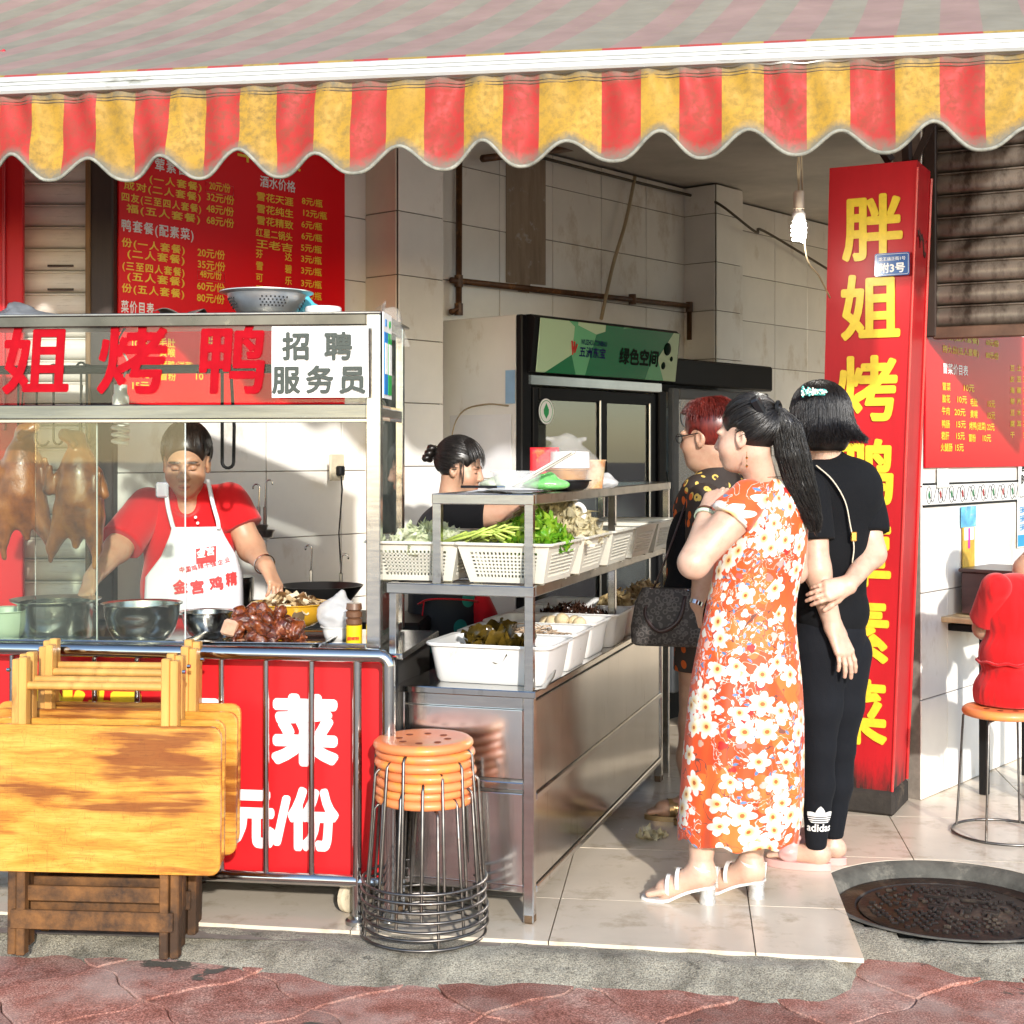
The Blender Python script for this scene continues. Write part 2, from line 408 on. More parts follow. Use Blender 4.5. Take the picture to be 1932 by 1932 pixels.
dark_room = M('dark_plaster', (.48, .44, .38), rough=.85, var=.2, scale=2)
wood_dark = M('stained_timber', (.028, .015, .010), rough=.55, var=.4, scale=3, sc=(6, 6, .6), bump=.3, bscale=30)
red_paint = M('sign_red', (.52, .008, .014), spec=.25, rough=.4, var=.08, scale=2, dirt=((.32, .01, .015), .03, 6))
yellow_ink = M('yellow_ink', (.86, .60, .03), rough=.4, var=.05)
white_ink = M('white_ink', (.82, .81, .79), rough=.4, var=.03)
black_ink = M('black_ink', (.010, .010, .011), spec=.2, rough=.45, var=.05)
rust_pipe = M('brown_painted_pipe', (.10, .045, .018), rough=.42, var=.4, scale=12, dirt=((.28, .13, .04), .2, 18))
WA = math.atan2(.759, .651)                     # direction in which every inner wall of the shop runs

_tc = {}
def tile_mesh(w, h, th, mat, ch=.0025):
    k = (round(w, 3), round(h, 3), th, mat.name)
    if k not in _tc:
        b = MB().box((0, 0, 0), (w, th, h), ch); o = b.build('tile', mat, None, smooth=0); COL.objects.unlink(o); _tc[k] = o
    return _tc[k]
def tile_face(parent, o, ang, length, z0, z1, tw, th, mat, xo=0.0, zo=0.0, gap=.004, t=.008):
    c, s = math.cos(ang), math.sin(ang); z = z0 - zo
    while z < z1:
        a, b = max(z, z0), min(z + th, z1); z += th
        if b - a < .02: continue
        x = -xo
        while x < length:
            p, q = max(x, 0), min(x + tw, length); x += tw
            if q - p < .015: continue
            m = tile_mesh(q - p - gap, b - a - gap, t, mat); mx, mz = (p + q) / 2, (a + b) / 2
            inst(m, parent, (o[0] + c * mx + s * t * .5, o[1] + s * mx - c * t * .5, mz), (random.uniform(-.003, .003), 0, ang + random.uniform(-.003, .003)))
def tiled_wall(name, label, p0, length, z0, z1, mat=tile_w, tw=.45, th=.30, xo=0, zo=0, ang=WA, thick=.12):
    w = thing(name, label, 'wall', (p0[0], p0[1], 0), ang)
    MB().box((length / 2, thick / 2, (z0 + z1) / 2), (length, thick, z1 - z0)).build('wall_core', grout, w, smooth=0)
    tile_face(w, (0, 0), 0, length, z0, z1, tw, th, mat, xo, zo); return w
wd = Vector((math.cos(WA), math.sin(WA), 0)); nn = Vector((wd.y, -wd.x, 0))

# ---------------------------------------------------------------- ground: pavement with wavy pavers, concrete kerb, tiled floor
def paver_mat():
    m, nt, b, L = newmat('red_paver')
    g = nd(nt, 'NewGeometry'); v = g.outputs['Position']; oi = nd(nt, 'ObjectInfo')
    a = ramp(nt, noise(nt, v, 7, 6, .65), [(.3, (.24, .090, .062)), (.5, (.36, .165, .125)), (.72, (.46, .29, .23))]).outputs[0]
    sp = ramp(nt, noise(nt, v, 190, 3, .7), [(.46, (.5, .45, .43)), (.52, (1, 1, 1)), (.66, (1.7, 1.65, 1.6))]).outputs[0]
    c = mixc(nt, .85, a, sp, 'MULTIPLY')
    pale = ramp(nt, noise(nt, v, 3.2, 5, .6), [(.5, (0, 0, 0)), (.68, (1, 1, 1))]).outputs[0]
    c = mixc(nt, mth(nt, 'MULTIPLY', pale, .55), c, (.46, .36, .30))
    bare = ramp(nt, noise(nt, v, 2.7, 7, .62, None, .4), [(.615, (0, 0, 0)), (.635, (1, 1, 1))]).outputs[0]
    c = mixc(nt, bare, c, (.10, .088, .070))
    hs = nd(nt, 'HueSaturation'); L.new(mth(nt, 'MULTIPLY_ADD', oi.outputs['Random'], .4, .8), hs.inputs['Value']); L.new(c, hs.inputs['Color'])
    L.new(hs.outputs[0], b.inputs['Base Color']); b.inputs['Roughness'].default_value = .95; b.inputs['Specular IOR Level'].default_value = .15
    bp = nd(nt, 'Bump'); bp.inputs['Strength'].default_value = .7; bp.inputs['Distance'].default_value = .004
    hh = mth(nt, 'ADD', noise(nt, v, 120, 5, .7), mth(nt, 'MULTIPLY', bare, -1.2)); L.new(hh, bp.inputs['Height']); L.new(bp.outputs[0], b.inputs['Normal'])
    return m
pv_m = paver_mat()
pave = MB().add([(-300, 2.2, -.082), (300, 2.2, -.082), (300, 300, -.082), (-300, 300, -.082)], [(0, 1, 2, 3)]).build('pavement', M('paver_bed', (.15, .105, .08), rough=.95, var=.3, scale=14, bump=.6, bscale=90, world=True))
tag(pave, 'worn red street pavement', kind='structure')
road = MB().add([(-300, -300, -.09), (300, -300, -.09), (300, 2.35, -.09), (-300, 2.35, -.09)], [(0, 1, 2, 3)]).build('street_paving', M('pale_street', (.34, .29, .25), rough=.9, var=.15, scale=3, world=True)); tag(road, 'pale street paving in front of the shop', kind='structure')  # unseen ground added behind the camera, pale to bounce light under the awning
S = .335
def wavy():
    n = 10; e = [(k / n, .042 * math.sin(2 * math.pi * k / n) + .020 * math.sin(4 * math.pi * k / n + 1) - .020 * math.sin(1)) for k in range(n)]
    P = [(x, y) for x, y in e] + [(1 - y, x) for x, y in e] + [(1 - x, 1 + y2) for x, y2 in [(k / n, e[(n - k) % n][1]) for k in range(n)]] + [(-y2, 1 - x) for x, y2 in [(k / n, e[(n - k) % n][1]) for k in range(n)]]
    return P
pp = []; g0 = .004
for x, y in wavy():
    dx, dy = x - .5, y - .5; pp.append(((dx) * (S - g0), (dy) * (S - g0)))
pvm = MB().prism(pp, -.03, 0, ch=.0035).build('paver', pv_m, None, smooth=30); COL.objects.unlink(pvm)
PA = R(45 - 6)
for i in range(-14, 15):
    for j in range(-14, 15):
        x, y = i * S, j * S; X = x * math.cos(PA) - y * math.sin(PA) - .1; Y = x * math.sin(PA) + y * math.cos(PA) + 3.6
        if -2.3 < X < 2.4 and 2.3 < Y < 4.75 and abs(X) < .42 * Y + .5:
            inst(pvm, pave, (X, Y, -.06 + random.uniform(-.003, .003)), (random.uniform(-.008, .008), random.uniform(-.008, .008), PA))

YB = [(-3, 4.6), (-1.549, 4.30), (-1.03, 4.269), (-.629, 4.151), (-.487, 4.06), (.0726, 4.051), (.48, 4.0), (.833, 3.918), (.95, 4.0), (1.02, 4.2), (1.06, 4.26), (1.226, 4.211), (1.3, 4.113), (1.8, 4.09), (3, 4.0)]
MC = (1.44, 4.67)
def kerb(u, v):
    X = -2.6 + 5.2 * u; Y = 3.75 + 1.75 * v
    yb = np.interp(X, [p[0] for p in YB], [p[1] for p in YB]) + .007 * math.sin(X * 17) + .006 * math.sin(X * 41 + 1)
    z = -.058 + max(-.05, min(.047, (Y - yb) * .42)) + .004 * math.sin(X * 23 + Y * 31) * math.sin(Y * 37 - X * 11)
    r = math.hypot(X - MC[0], Y - MC[1])
    if r < .40: z = min(z, -.09)
    return (X, Y, z)
kb = MB().surf(kerb, 190, 64).build('pavement_kerb', concrete, None, smooth=180); tag(kb, 'rough grey concrete kerb strip', kind='structure')

def clip(poly, n, d):                            # keep n.p >= d
    out = []
    for i in range(len(poly)):
        a, b = poly[i], poly[(i + 1) % len(poly)]; da = n[0] * a[0] + n[1] * a[1] - d; db = n[0] * b[0] + n[1] * b[1] - d
        if da >= 0: out.append(a)
        if (da >= 0) != (db >= 0):
            t = da / (da - db); out.append((a[0] + (b[0] - a[0]) * t, a[1] + (b[1] - a[1]) * t))
    return out
def area(p): return abs(sum(p[i][0] * p[(i + 1) % len(p)][1] - p[(i + 1) % len(p)][0] * p[i][1] for i in range(len(p)))) / 2 if len(p) > 2 else 0
floor = MB().add([(-4, 4.55, -.012), (1.0, 4.15, -.012), (1.06, 5.12, -.012), (4, 4.95, -.012), (6, 12, -.012), (-4, 12, -.012)], [(0, 1, 2, 3, 4, 5)]).build('shop_floor', grout, None, smooth=0)
tag(floor, 'beige tiled shop floor', kind='structure')
FA = R(-7); TS = .61; ox, oy = .085, 4.05
for i in range(-8, 8):
    for j in range(-1, 13):
        q = [(i * TS + .002, j * TS + .002), ((i + 1) * TS - .002, j * TS + .002), ((i + 1) * TS - .002, (j + 1) * TS - .002), (i * TS + .002, (j + 1) * TS - .002)]
        q = [(ox + a * math.cos(FA) - b * math.sin(FA), oy + a * math.sin(FA) + b * math.cos(FA)) for a, b in q]
        cxm = sum(p[0] for p in q) / 4; cym = sum(p[1] for p in q) / 4
        if abs(cxm) > .42 * cym + .9: continue
        fn = Vector((.159, 1)).normalized(); q = clip(q, (fn.x, fn.y), fn.x * 1.0156 + fn.y * 4.099)
        if len(q) < 3: continue
        pieces = []
        l = Vector((-.583, .065)).normalized()
        A = clip(q, (l.x, l.y), l.x * 1.0156 + l.y * 4.099)
        if area(A) > 1e-4: pieces.append(A)
        B = clip(q, (-l.x, -l.y), -(l.x * 1.0156 + l.y * 4.099)); B = clip(B, (0, 1), 4.80) if B else []
        if area(B) > 1e-4:
            if min(math.hypot(p[0] - MC[0], p[1] - MC[1]) for p in B) < 1.3:
                N = 28
                for k in range(N):
                    a = 2 * math.pi * (k + .5) / N; a0 = 2 * math.pi * k / N; a1 = 2 * math.pi * (k + 1) / N
                    c_ = clip(B, (math.cos(a), math.sin(a)), math.cos(a) * MC[0] + math.sin(a) * MC[1] + .43)
                    if c_: c_ = clip(c_, (-math.sin(a0), math.cos(a0)), -math.sin(a0) * MC[0] + math.cos(a0) * MC[1])
                    if c_: c_ = clip(c_, (math.sin(a1), -math.cos(a1)), math.sin(a1) * MC[0] - math.cos(a1) * MC[1])
                    if area(c_) > 1e-5: pieces.append(c_)
            else: pieces.append(B)
        if not pieces: continue
        b = MB()
        for pz in pieces: b.prism(pz, -.014, random.uniform(-.0006, .0006) if len(pieces) == 1 else 0)
        b.build('floor_tile', floor_t, floor, smooth=0)

# manhole
mh = thing('manhole_cover', 'dark round iron manhole cover sunk beside the floor tiles', 'manhole cover', (MC[0], MC[1], -.06))
iron = M('manhole_iron', (.022, .016, .012), rough=.5, var=.4, scale=14, dirt=((.12, .09, .06), .22, 9), bump=.6, bscale=60, metal=.3)
MB().lathe([(.43, .056), (.425, .060), (.395, .052), (.372, .03), (.365, 0)], 64, cap=False).build('concrete_collar', M('damp_concrete', (.085, .08, .066), rough=.85, var=.4, scale=12, dirt=((.22, .2, .16), .2, 8), bump=.8, bscale=50), mh, smooth=40)
MB().lathe([(.372, -.01), (.372, .008), (.362, .016), (.305, .014), (.298, .004), (.29, .004)], 64, cap=False).build('iron_frame', iron, mh, smooth=30)
MB().lathe([(.293, -.01), (.293, .012), (.286, .016), (0, .016)], 64).build('lid_plate', iron, mh, smooth=30)
b = MB()
for i in range(-9, 10):
    for j in range(-9, 10):
        x, y = i * .029 + (.0145 if j % 2 else 0), j * .026
        if math.hypot(x, y) < .262 and random.random() > .3 and not (abs(y) < .05 and abs(x) < .17) and not (abs(y - .12) < .03 and abs(x) < .1): b.box((x, y, .017), (random.uniform(.012, .024), .014, random.uniform(.008, .016)), .003, Euler((0, 0, random.uniform(-.2, .2))).to_matrix())
for k in range(4): b.box((-.13 + k * .085, 0, .019), (.052, .012, .01), .002); b.box((-.13 + k * .085, .026, .019), (.05, .01, .01), .002); b.box((-.13 + k * .085, -.024, .019), (.012, .04, .01), .002)
b.box((-.06, .12, .019), (.08, .014, .01), .002); b.box((.06, .12, .019), (.08, .014, .01), .002)
st = b.build('raised_studs', iron, mh, smooth=0, rz=R(-24)); st['kind'] = 'stuff'

# ---------------------------------------------------------------- walls
A0 = Vector((-1.2168, 6.2, 0))
pa = A0 + wd * -.60
wallA = tiled_wall('tiled_wall', 'cream tiled wall behind the cook and the red menu board', (pa.x, pa.y), .60 + .793, 0, 3.1, xo=.12, zo=.12)
pc = thing('tiled_pillar', 'cream tiled pillar between the menu board and the white fridge', 'pillar', (0, 0, 0))
q0 = A0 + wd * .793; q1 = q0 + nn * .215; q2 = q1 + wd * .307; q3 = q2 - nn * .30
MB().prism([tuple((p + off)[:2]) for p, off in ((q0 - nn * .2, wd * .01), (q0, wd * .01), (q1, wd * .01 - nn * .01), (q2, -wd * .01 - nn * .01), (q3, -wd * .01))], 0, 3.1).build('pillar_core', grout, pc, smooth=0)
tile_face(pc, q0[:2], WA - math.pi / 2, .215, 0, 3.1, .45, .3, tile_shaded, zo=.1)
tile_face(pc, q1[:2], WA, .307, 0, 3.1, .45, .3, tile_w, zo=.1)
tile_face(pc, q2[:2], WA + math.pi / 2, .30, 0, 3.1, .45, .3, tile_w, zo=.1)
c0 = q2 - nn * .25
wallC = tiled_wall('tiled_wall', 'grey-white tiled back wall above the green fridge with brown pipes', (c0.x, c0.y), 2.47, 0, 3.13, xo=.2, zo=.05)
d0 = c0 + wd * 2.47
pd = thing('tiled_pillar', 'pale tiled pillar deep inside the shop left of the lit bulb', 'pillar', (0, 0, 0))
e1 = d0 + nn * .234; e2 = e1 + wd * .309; e3 = e2 - nn * .3
MB().prism([tuple((p + off)[:2]) for p, off in ((d0 - nn * .2, wd * .01), (d0, wd * .01), (e1, wd * .01 - nn * .01), (e2, -wd * .01 - nn * .01), (e3, -wd * .01))], 0, 3.13).build('pillar_core', grout, pd, smooth=0)
tile_face(pd, d0[:2], WA - math.pi / 2, .234, 0, 3.13, .45, .3, tile_w, zo=.05)
tile_face(pd, e1[:2], WA, .309, 0, 3.13, .45, .3, tile_w, zo=.05)
f0 = e2 - nn * .234
wallD = tiled_wall('tiled_wall', 'dim tiled wall in the deep corner behind the red column', (f0.x, f0.y), 2.2, 0, 3.13, xo=.1, zo=.05)
# far right closure of the room, behind the column
g0_ = f0 + wd * 2.2
dr = thing('end_wall', 'dark plastered end wall far behind the red column', 'wall', (g0_.x, g0_.y, 0), WA - math.pi / 2)
MB().box((1.6, .06, 1.6), (3.2, .12, 3.2)).build('wall_core', dark_room, dr, smooth=0)
ceil = MB().box((.6, 8.6, 3.2), (9, 4.6, .12)).build('ceiling', dark_room, None, smooth=0); tag(ceil, 'dark ceiling of the shop', kind='structure')
FR = -R(9)
fac = thing('facade_wall', 'plastered facade wall above the shop opening behind the awning', 'wall', (0, 6.95, 0), FR)
MB().box((0, .1, 4.0), (10, .2, 1.7)).build('wall_core', M('facade_plaster', (.5, .46, .4), rough=.9, var=.15, scale=3, bump=.3), fac, smooth=0)

# right-hand wall R with the menu and stool, running back to the right
R0 = Vector((1.716, 5.98, 0))
wallR = tiled_wall('tiled_wall', 'white tiled dining wall right of the red column', (R0.x, R0.y), 1.7, 0, 3.1, xo=.14, zo=.03, tw=.4, th=.45)
# bare plaster patch on the back wall
pp_ = thing('plaster_patch', 'bare brown plaster patch high on the back wall', 'patch', (c0.x, c0.y, 0), WA)
tA = lambda p, x: ((x - CX) / F * p.y - p.x) / (wd.x - (x - CX) / F * wd.y)      # distance along a wall from p to image column x
t0, t1 = tA(c0, 952), tA(c0, 1026)
P_ = [(t0, 2.38), (t0 + .09, 2.38), (t0 + .1, 2.34), (t0 + .19, 2.34), (t0 + .2, 2.39), (t1, 2.395), (t1, 3.1), (t0, 3.1)]
MB().prism(P_, -.014, -.009, axis='y').build('patch_face', M('bare_plaster', (.30, .235, .175), rough=.85, var=.2, scale=4, sc=(6, 6, .8), dirt=((.5, .48, .44), .08, 12), bump=.4, bscale=30), pp_, smooth=0)

# left: roller shutter, timber post, far red panel
slat_l = M('weathered_shutter_cream', (.62, .58, .51), rough=.55, var=.15, scale=4, sc=(1, 1, 5), dirt=((.10, .07, .05), .18, 3, (.6, 1, 6)))
rail_dirty = M('shutter_groove', (.05, .035, .025), rough=.7, var=.4, scale=9)
def shutter(name, label, p, rz, w, z0, z1, pitch, mat, slots=()):
    s = thing(name, label, 'shutter', (p[0], p[1], 0), rz)
    MB().box((w / 2, .045, (z0 + z1) / 2), (w, .02, z1 - z0)).build('backing', rail_dirty, s, smooth=0)
    prof = [(.03, 0), (.014, .06), (.004, .2), (.0, .45), (.003, .68), (.016, .8), (.018, .86), (.010, .9), (.012, .96), (.03, .985)]
    pr = [(y, z * pitch if z > .01 else z) for y, z in prof]
    b = MB(); b.loft([[(0, y, z) for y, z in pr] + [(0, .034, pitch * .985), (0, .034, 0)], [(w, y, z) for y, z in pr] + [(w, .034, pitch * .985), (w, .034, 0)]])
    m = b.build('slat', mat, None, smooth=50); COL.objects.unlink(m)
    z = z0; k = 0
    while z < z1 - pitch * .5:
        o = inst(m, s, (0, random.uniform(-.002, .002), z), (random.uniform(-.01, .01), random.uniform(-.002, .002), 0)); z += pitch; k += 1
    for zz in slots:
        MB().box((w * .55, -.003, zz), (w * .36, .006, .008)).build('vent_slot', rail_dirty, s, smooth=0)
    return s
sl = px(40, 500, 5.72)
sh = shutter('roller_shutter', 'grimy cream roller shutter left of the red menu board', sl[:2], 0, .29, .05, 2.9, .0895, slat_l, slots=(2.12, 2.215))
pst = thing('timber_post', 'dark brown timber post beside the red menu board', 'post', (px(194, 500, 5.72).x, 5.72, 0))
MB().box((0, 0, 1.5), (.105, .08, 3.0), .006).build('post_body', wood_dark, pst, smooth=30)
MB().box((-.046, -.045, 1.5), (.02, .012, 3.0), .003).build('edge_strip', M('peeling_varnish', (.16, .085, .03), rough=.6, var=.5, scale=8, sc=(3, 3, .5)), pst, smooth=30)
rp = thing('red_panel', 'red painted board at the left edge beside the cream shutter', 'panel', (px(18, 500, 5.6).x, 5.6, 0), R(4))
MB().box((-.25, .02, 1.6), (.60, .03, 2.9), .004).build('board', red_paint, rp, smooth=0)
MB().box((-.02, -.004, 2.3), (.012, .02, 1.5), .003).build('edge_batten', M('sign_red_edge', (.45, .01, .02), rough=.35), rp, smooth=0)

# ---------------------------------------------------------------- red column with its vertical sign
CA = -R(27); c_fr = gp(1680, 1540)
cl = thing('sign_column', 'square red column with tall yellow characters down its front', 'column', (c_fr.x, c_fr.y, 0), CA)
col_m, nt, b_, L = newmat('column_red'); tc = nd(nt, 'TexCoord'); sx_ = nd(nt, 'SeparateXYZ'); L.new(tc.outputs['Object'], sx_.inputs[0])
base = ramp(nt, noise(nt, tc.outputs['Object'], 5, 5, .6, (1, 1, .25)), [(.3, (.36, .008, .012)), (.7, (.52, .012, .018))]).outputs[0]
grime = mth(nt, 'ADD', mth(nt, 'MULTIPLY', sx_.outputs[2], -5.0), mth(nt, 'MULTIPLY', noise(nt, tc.outputs['Object'], 9, 6, .7, (2, 2, .5)), 2.2))
gf = ramp(nt, grime, [(.0, (0, 0, 0)), (.72, (1, 1, 1))]).outputs[0]
L.new(mixc(nt, gf, base, (.022, .014, .012)), b_.inputs['Base Color']); b_.inputs['Roughness'].default_value = .42; b_.inputs['Specular IOR Level'].default_value = .3
def colring(z):
    k = z / 2.63; xr = .105 * k; w_ = .31
    return [(-w_ + xr * .6, 0, z), (xr, 0, z), (xr + .004, .26, z), (-w_ + xr * .6, .26, z)]
MB().loft([colring(z) for z in (.0, .6, 1.2, 1.9, 2.63)]).build('column_body', col_m, cl, smooth=0)
MB().box((-.15, .13, .05), (.335, .285, .10), .012).build('plinth', M('grimy_plinth', (.025, .02, .016), rough=.8, var=.5, scale=12, dirt=((.16, .12, .08), .1, 9), bump=.6), cl, smooth=0)
for z0, z1, x_ in ((.1, 2.6, 0),):
    MB().tube([(.003 + .105 * z / 2.63, -.001, z) for z in (z0, .8, 1.6, z1)], .006, 6).build('corner_trim', M('bright_red_trim', (.62, .03, .03), rough=.25), cl)
    MB().tube([(.008 + .105 * z / 2.63, .262, z) for z in (z0, .8, 1.6, z1)], .007, 6).build('corner_trim', MATS['bright_red_trim'], cl)
ym = M('sign_yellow', (.74, .52, .03), rough=.38, var=.1, scale=10, dirt=((.6, .36, .02), .06, 14))
for i, ch in enumerate('胖姐烤鸭荤素菜'):
    yp = (430, 580, 733, 890, 1045, 1190, 1343)[i]; z = H + (HY - yp) / F * 5.76; sz = .275
    k = z / 2.63
    text(ch, sz, ym, cl, (-.147 + .085 * k, -.0035 - .0, z - sz * .38), align='CENTER', bold=.028, copies=17, sx=.90)
# torn patch on the side of the column
b = MB(); b.surf(lambda u, v: (.093 + .006 * math.sin(u * 9 + v * 5), .06 + .17 * u, 2.33 + .05 * v - .06 * u + .02 * math.sin(u * 14)), 10, 4)
b.build('torn_film', M('torn_film', (.05, .02, .015), rough=.6, var=.6, scale=20), cl, solid=.003)
pl = thing('house_number_plate', 'small blue enamel address plate fixed on the red column', 'plate', px(1684, 499, 5.70), CA)
MB().prism(rrect(.138, .092, .008), -.006, -.010 + .001, axis='y').build('plate', M('enamel_blue', (.012, .085, .30), rough=.2, coat=.4), pl, smooth=0)
b = MB(); b.tube([(x, -.0095, z) for x, z in rrect(.128, .082, .006, 3)], .0009, 5, closed=True); b.build('border_line', white_ink, pl)
text('龙王庙正街1号', .0165, white_ink, pl, (0, -.0098, .016), align='CENTER', bold=.02, copies=3)
text('附3号', .042, white_ink, pl, (0, -.0098, -.030), align='CENTER', bold=.03, copies=5)

# brackets above the column and shutter on the right
slat_r = M('rusty_brown_shutter', (.22, .185, .15), rough=.36, var=.25, scale=5, rnd=.2, dirt=((.035, .022, .015), .42, 6, (2, 1, .8)), metal=.65)
s0 = px(1762, 500, 5.98)
sr = shutter('roller_shutter', 'rusty brown roller shutter half rolled above the right menu board', s0[:2], CA, 1.0, 1.99, 2.95, .093, slat_r)
MB().box((.5, .0, 1.965), (1.0, .05, .05), .004).build('bottom_rail', M('shutter_rail', (.10, .055, .035), rough=.6, metal=.3, var=.4, scale=8), sr, smooth=0)
MB().box((-.012, -.01, 2.45), (.05, .04, 1.0), .004).build('guide_rail', wood_dark, sr, smooth=0)
br = thing('awning_bracket', 'dark iron bracket above the top of the red column', 'bracket', px(1660, 300, 5.85))
b = MB(); b.tube([(-.12, 0, .25), (.03, -.05, -.02)], .022, 4); b.tube([(.10, 0, .25), (.10, -.05, -.02)], .022, 4); b.tube([(.24, 0, .2), (.13, -.05, -.02)], .018, 4)
b.build('iron_bars', wood_dark, br)
# ---------------------------------------------------------------- awning
AR = -R(9); AY = 4.5
def ax(pxx):                                    # distance along the awning front for an image column
    X = (pxx - CX) / F; Y = AY / (1 + math.tan(R(9)) * X); return X * Y / math.cos(R(9))
aw = thing('awning', 'long red and yellow striped awning with scalloped valance over the shop', 'awning', (0, AY, 0), AR)
def fabric(name, red, yel, dirtc, damt, dsc, rough, transl, stretch=None, edge=None):
    m, nt, b, L = newmat(name); at = nd(nt, 'Attribute', attribute_name='stripe'); tc = nd(nt, 'TexCoord'); v = tc.outputs['Object']
    fac = ramp(nt, at.outputs['Fac'], [(.49, (0, 0, 0)), (.51, (1, 1, 1))]).outputs[0]
    rr = ramp(nt, noise(nt, v, 4, 4, .6), [(.3, tuple(x * .85 for x in red)), (.7, tuple(min(1, x * 1.12) for x in red))]).outputs[0]
    yy = ramp(nt, noise(nt, v, 5, 4, .6), [(.3, tuple(x * .85 for x in yel)), (.7, tuple(min(1, x * 1.12) for x in yel))]).outputs[0]
    c = mixc(nt, fac, rr, yy)
    d1 = noise(nt, v, dsc, 8, .72, stretch); df = ramp(nt, d1, [(.60 - damt * .45, (0, 0, 0)), (.74 - damt * .2, (1, 1, 1))]).outputs[0]
    big = ramp(nt, noise(nt, v, 1.6, 3, .6), [(.3, (.25,) * 3), (.7, (1,) * 3)]).outputs[0]
    c = mixc(nt, mth(nt, 'MULTIPLY', mth(nt, 'MULTIPLY', df, big), .8), c, dirtc)
    if edge:
        a2 = nd(nt, 'Attribute', attribute_name='grime'); e_ = mth(nt, 'MULTIPLY', a2.outputs['Fac'], mth(nt, 'MULTIPLY_ADD', d1, 1.6, .05)); c = mixc(nt, ramp(nt, e_, [(.12, (0, 0, 0)), (.7, (.9,) * 3)]).outputs[0], c, edge)
    L.new(c, b.inputs['Base Color']); b.inputs['Specular IOR Level'].default_value = .3
    L.new(mth(nt, 'MULTIPLY_ADD', df, .35, rough), b.inputs['Roughness'])
    bp = nd(nt, 'Bump'); bp.inputs['Strength'].default_value = .25; bp.inputs['Distance'].default_value = .003; L.new(noise(nt, v, 34, 5, .6, (1, 1, .35)), bp.inputs['Height']); L.new(bp.outputs[0], b.inputs['Normal'])
    tr = nd(nt, 'BsdfTranslucent'); L.new(c, tr.inputs[0]); mx = nd(nt, 'MixShader'); mx.inputs[0].default_value = transl
    L.new(b.outputs[0], mx.inputs[1]); L.new(tr.outputs[0], mx.inputs[2]); L.new(mx.outputs[0], nt.nodes['Material Output'].inputs[0]); return m
val_m = fabric('valance_vinyl', (.50, .042, .036), (.55, .325, .045), (.14, .115, .065), .36, 46, .5, .34, edge=(.21, .195, .15))
top_m = fabric('canopy_dusty_vinyl', (.34, .225, .195), (.285, .26, .20), (.38, .33, .22), .16, 26, .75, .26, (1, 1, 1))
BND = [-852, -787, -722, -657, -592, -527, -462, -397, -332, -267, -202, -130, -62, 3, 65, 122, 185, 255, 322, 388, 455, 523, 597, 664, 730, 803, 877, 950, 1018, 1135, 1210, 1282, 1362, 1441, 1522, 1603, 1688, 1772, 1857, 1945, 2030, 2115]
bx_ = [ax(p) for p in BND]
LOW = [-740, -600, -460, -320, -180, -40, 103, 242, 383, 530, 671, 841, 984, 1164, 1328, 1501, 1671, 1851, 2030]; lowx = [ax(p) for p in LOW]
rs = np.random.RandomState(3); ph = rs.rand(40) * 6.28
def stripe_id(s):
    i = int(np.searchsorted(bx_, s)); return 1.0 if i % 2 == 0 else 0.0
def set_attr(o, name, vals):
    a = o.data.attributes.new(name, 'FLOAT', 'POINT'); a.data.foreach_set('value', np.asarray(vals, dtype=np.float32))
# columns doubled at every stripe boundary so the colours meet on a clean line
cols = []
for i in range(len(bx_) - 1):
    n = 12
    cols += [(bx_[i] + (bx_[i + 1] - bx_[i]) * k / n + (1e-5 if k == 0 else -1e-5 if k == n else 0), 0.0 if i % 2 else 1.0) for k in range(n + 1)]
def scallop(s):
    i = int(np.clip(np.searchsorted(lowx, s), 1, len(lowx) - 1)); f = (s - lowx[i - 1]) / (lowx[i] - lowx[i - 1]); f = min(1, max(0, f))
    return (.5 - .5 * math.cos(2 * math.pi * f)) ** 1.25 * (.078 + .012 * math.sin(i * 2.3))
ZB, ZV = 2.685, 2.655
def val_pt(s, v):
    low = 2.362 + .008 * math.sin(s * 2.1); zb = low + scallop(s); z = ZV + (zb - ZV) * v
    y = -.004 - .02 * v
    fold = .006 * math.sin(s * 24 + 1.2 * math.sin(s * 5)) * (.3 + v) + .008 * math.sin(s * 55 + 2 * math.sin(z * 9 + s * 3)) * (1 - v) + .007 * math.sin(s * 11 + z * 17) * v + .006 * v * v * math.sin(s * 23.9 + .8) + .007 * math.sin(s * 31 - z * 26) * math.sin(z * 13 + s * 7)
    return (s, y + fold, z)
NV = 22; b = MB(); vsl = []; st = []; gr = []
for s_, k in cols:
    for j in range(NV + 1):
        v = j / NV; vsl.append(val_pt(s_, v)); st.append(k); gr.append(max(max(0, v - .80) / .2, max(0, .16 - v) / .16 * .8))
fs = [(i * (NV + 1) + j, i * (NV + 1) + j + 1, (i + 1) * (NV + 1) + j + 1, (i + 1) * (NV + 1) + j) for i in range(len(cols) - 1) for j in range(NV)]
b.add(vsl, fs); va = b.build('valance', val_m, aw, smooth=180); set_attr(va, 'stripe', st); set_attr(va, 'grime', gr)
b = MB(); ss = np.linspace(bx_[0], bx_[-1], 420); b.tube([(s, val_pt(s, 1)[1] - .002, val_pt(s, 1)[2]) for s in ss], .0062, 6, flat=1.0)
b.build('scallop_piping', M('grimy_piping', (.25, .245, .2), rough=.85, var=.4, scale=25, bump=.4), aw, smooth=180)
for dz in (.018, .028):
    b = MB(); b.tube([(s, val_pt(s, dz / .3)[1] - .0015, ZV - dz) for s in ss[::2]], .0013, 4); b.build('stitch_line', M('dark_stitch', (.12, .10, .07), rough=.9), aw)
bar_m = M('white_bar', (.52, .53, .51), rough=.35, var=.05, scale=3, dirt=((.17, .165, .12), .13, 16, (.35, 1, 1.3)), metal=.1)
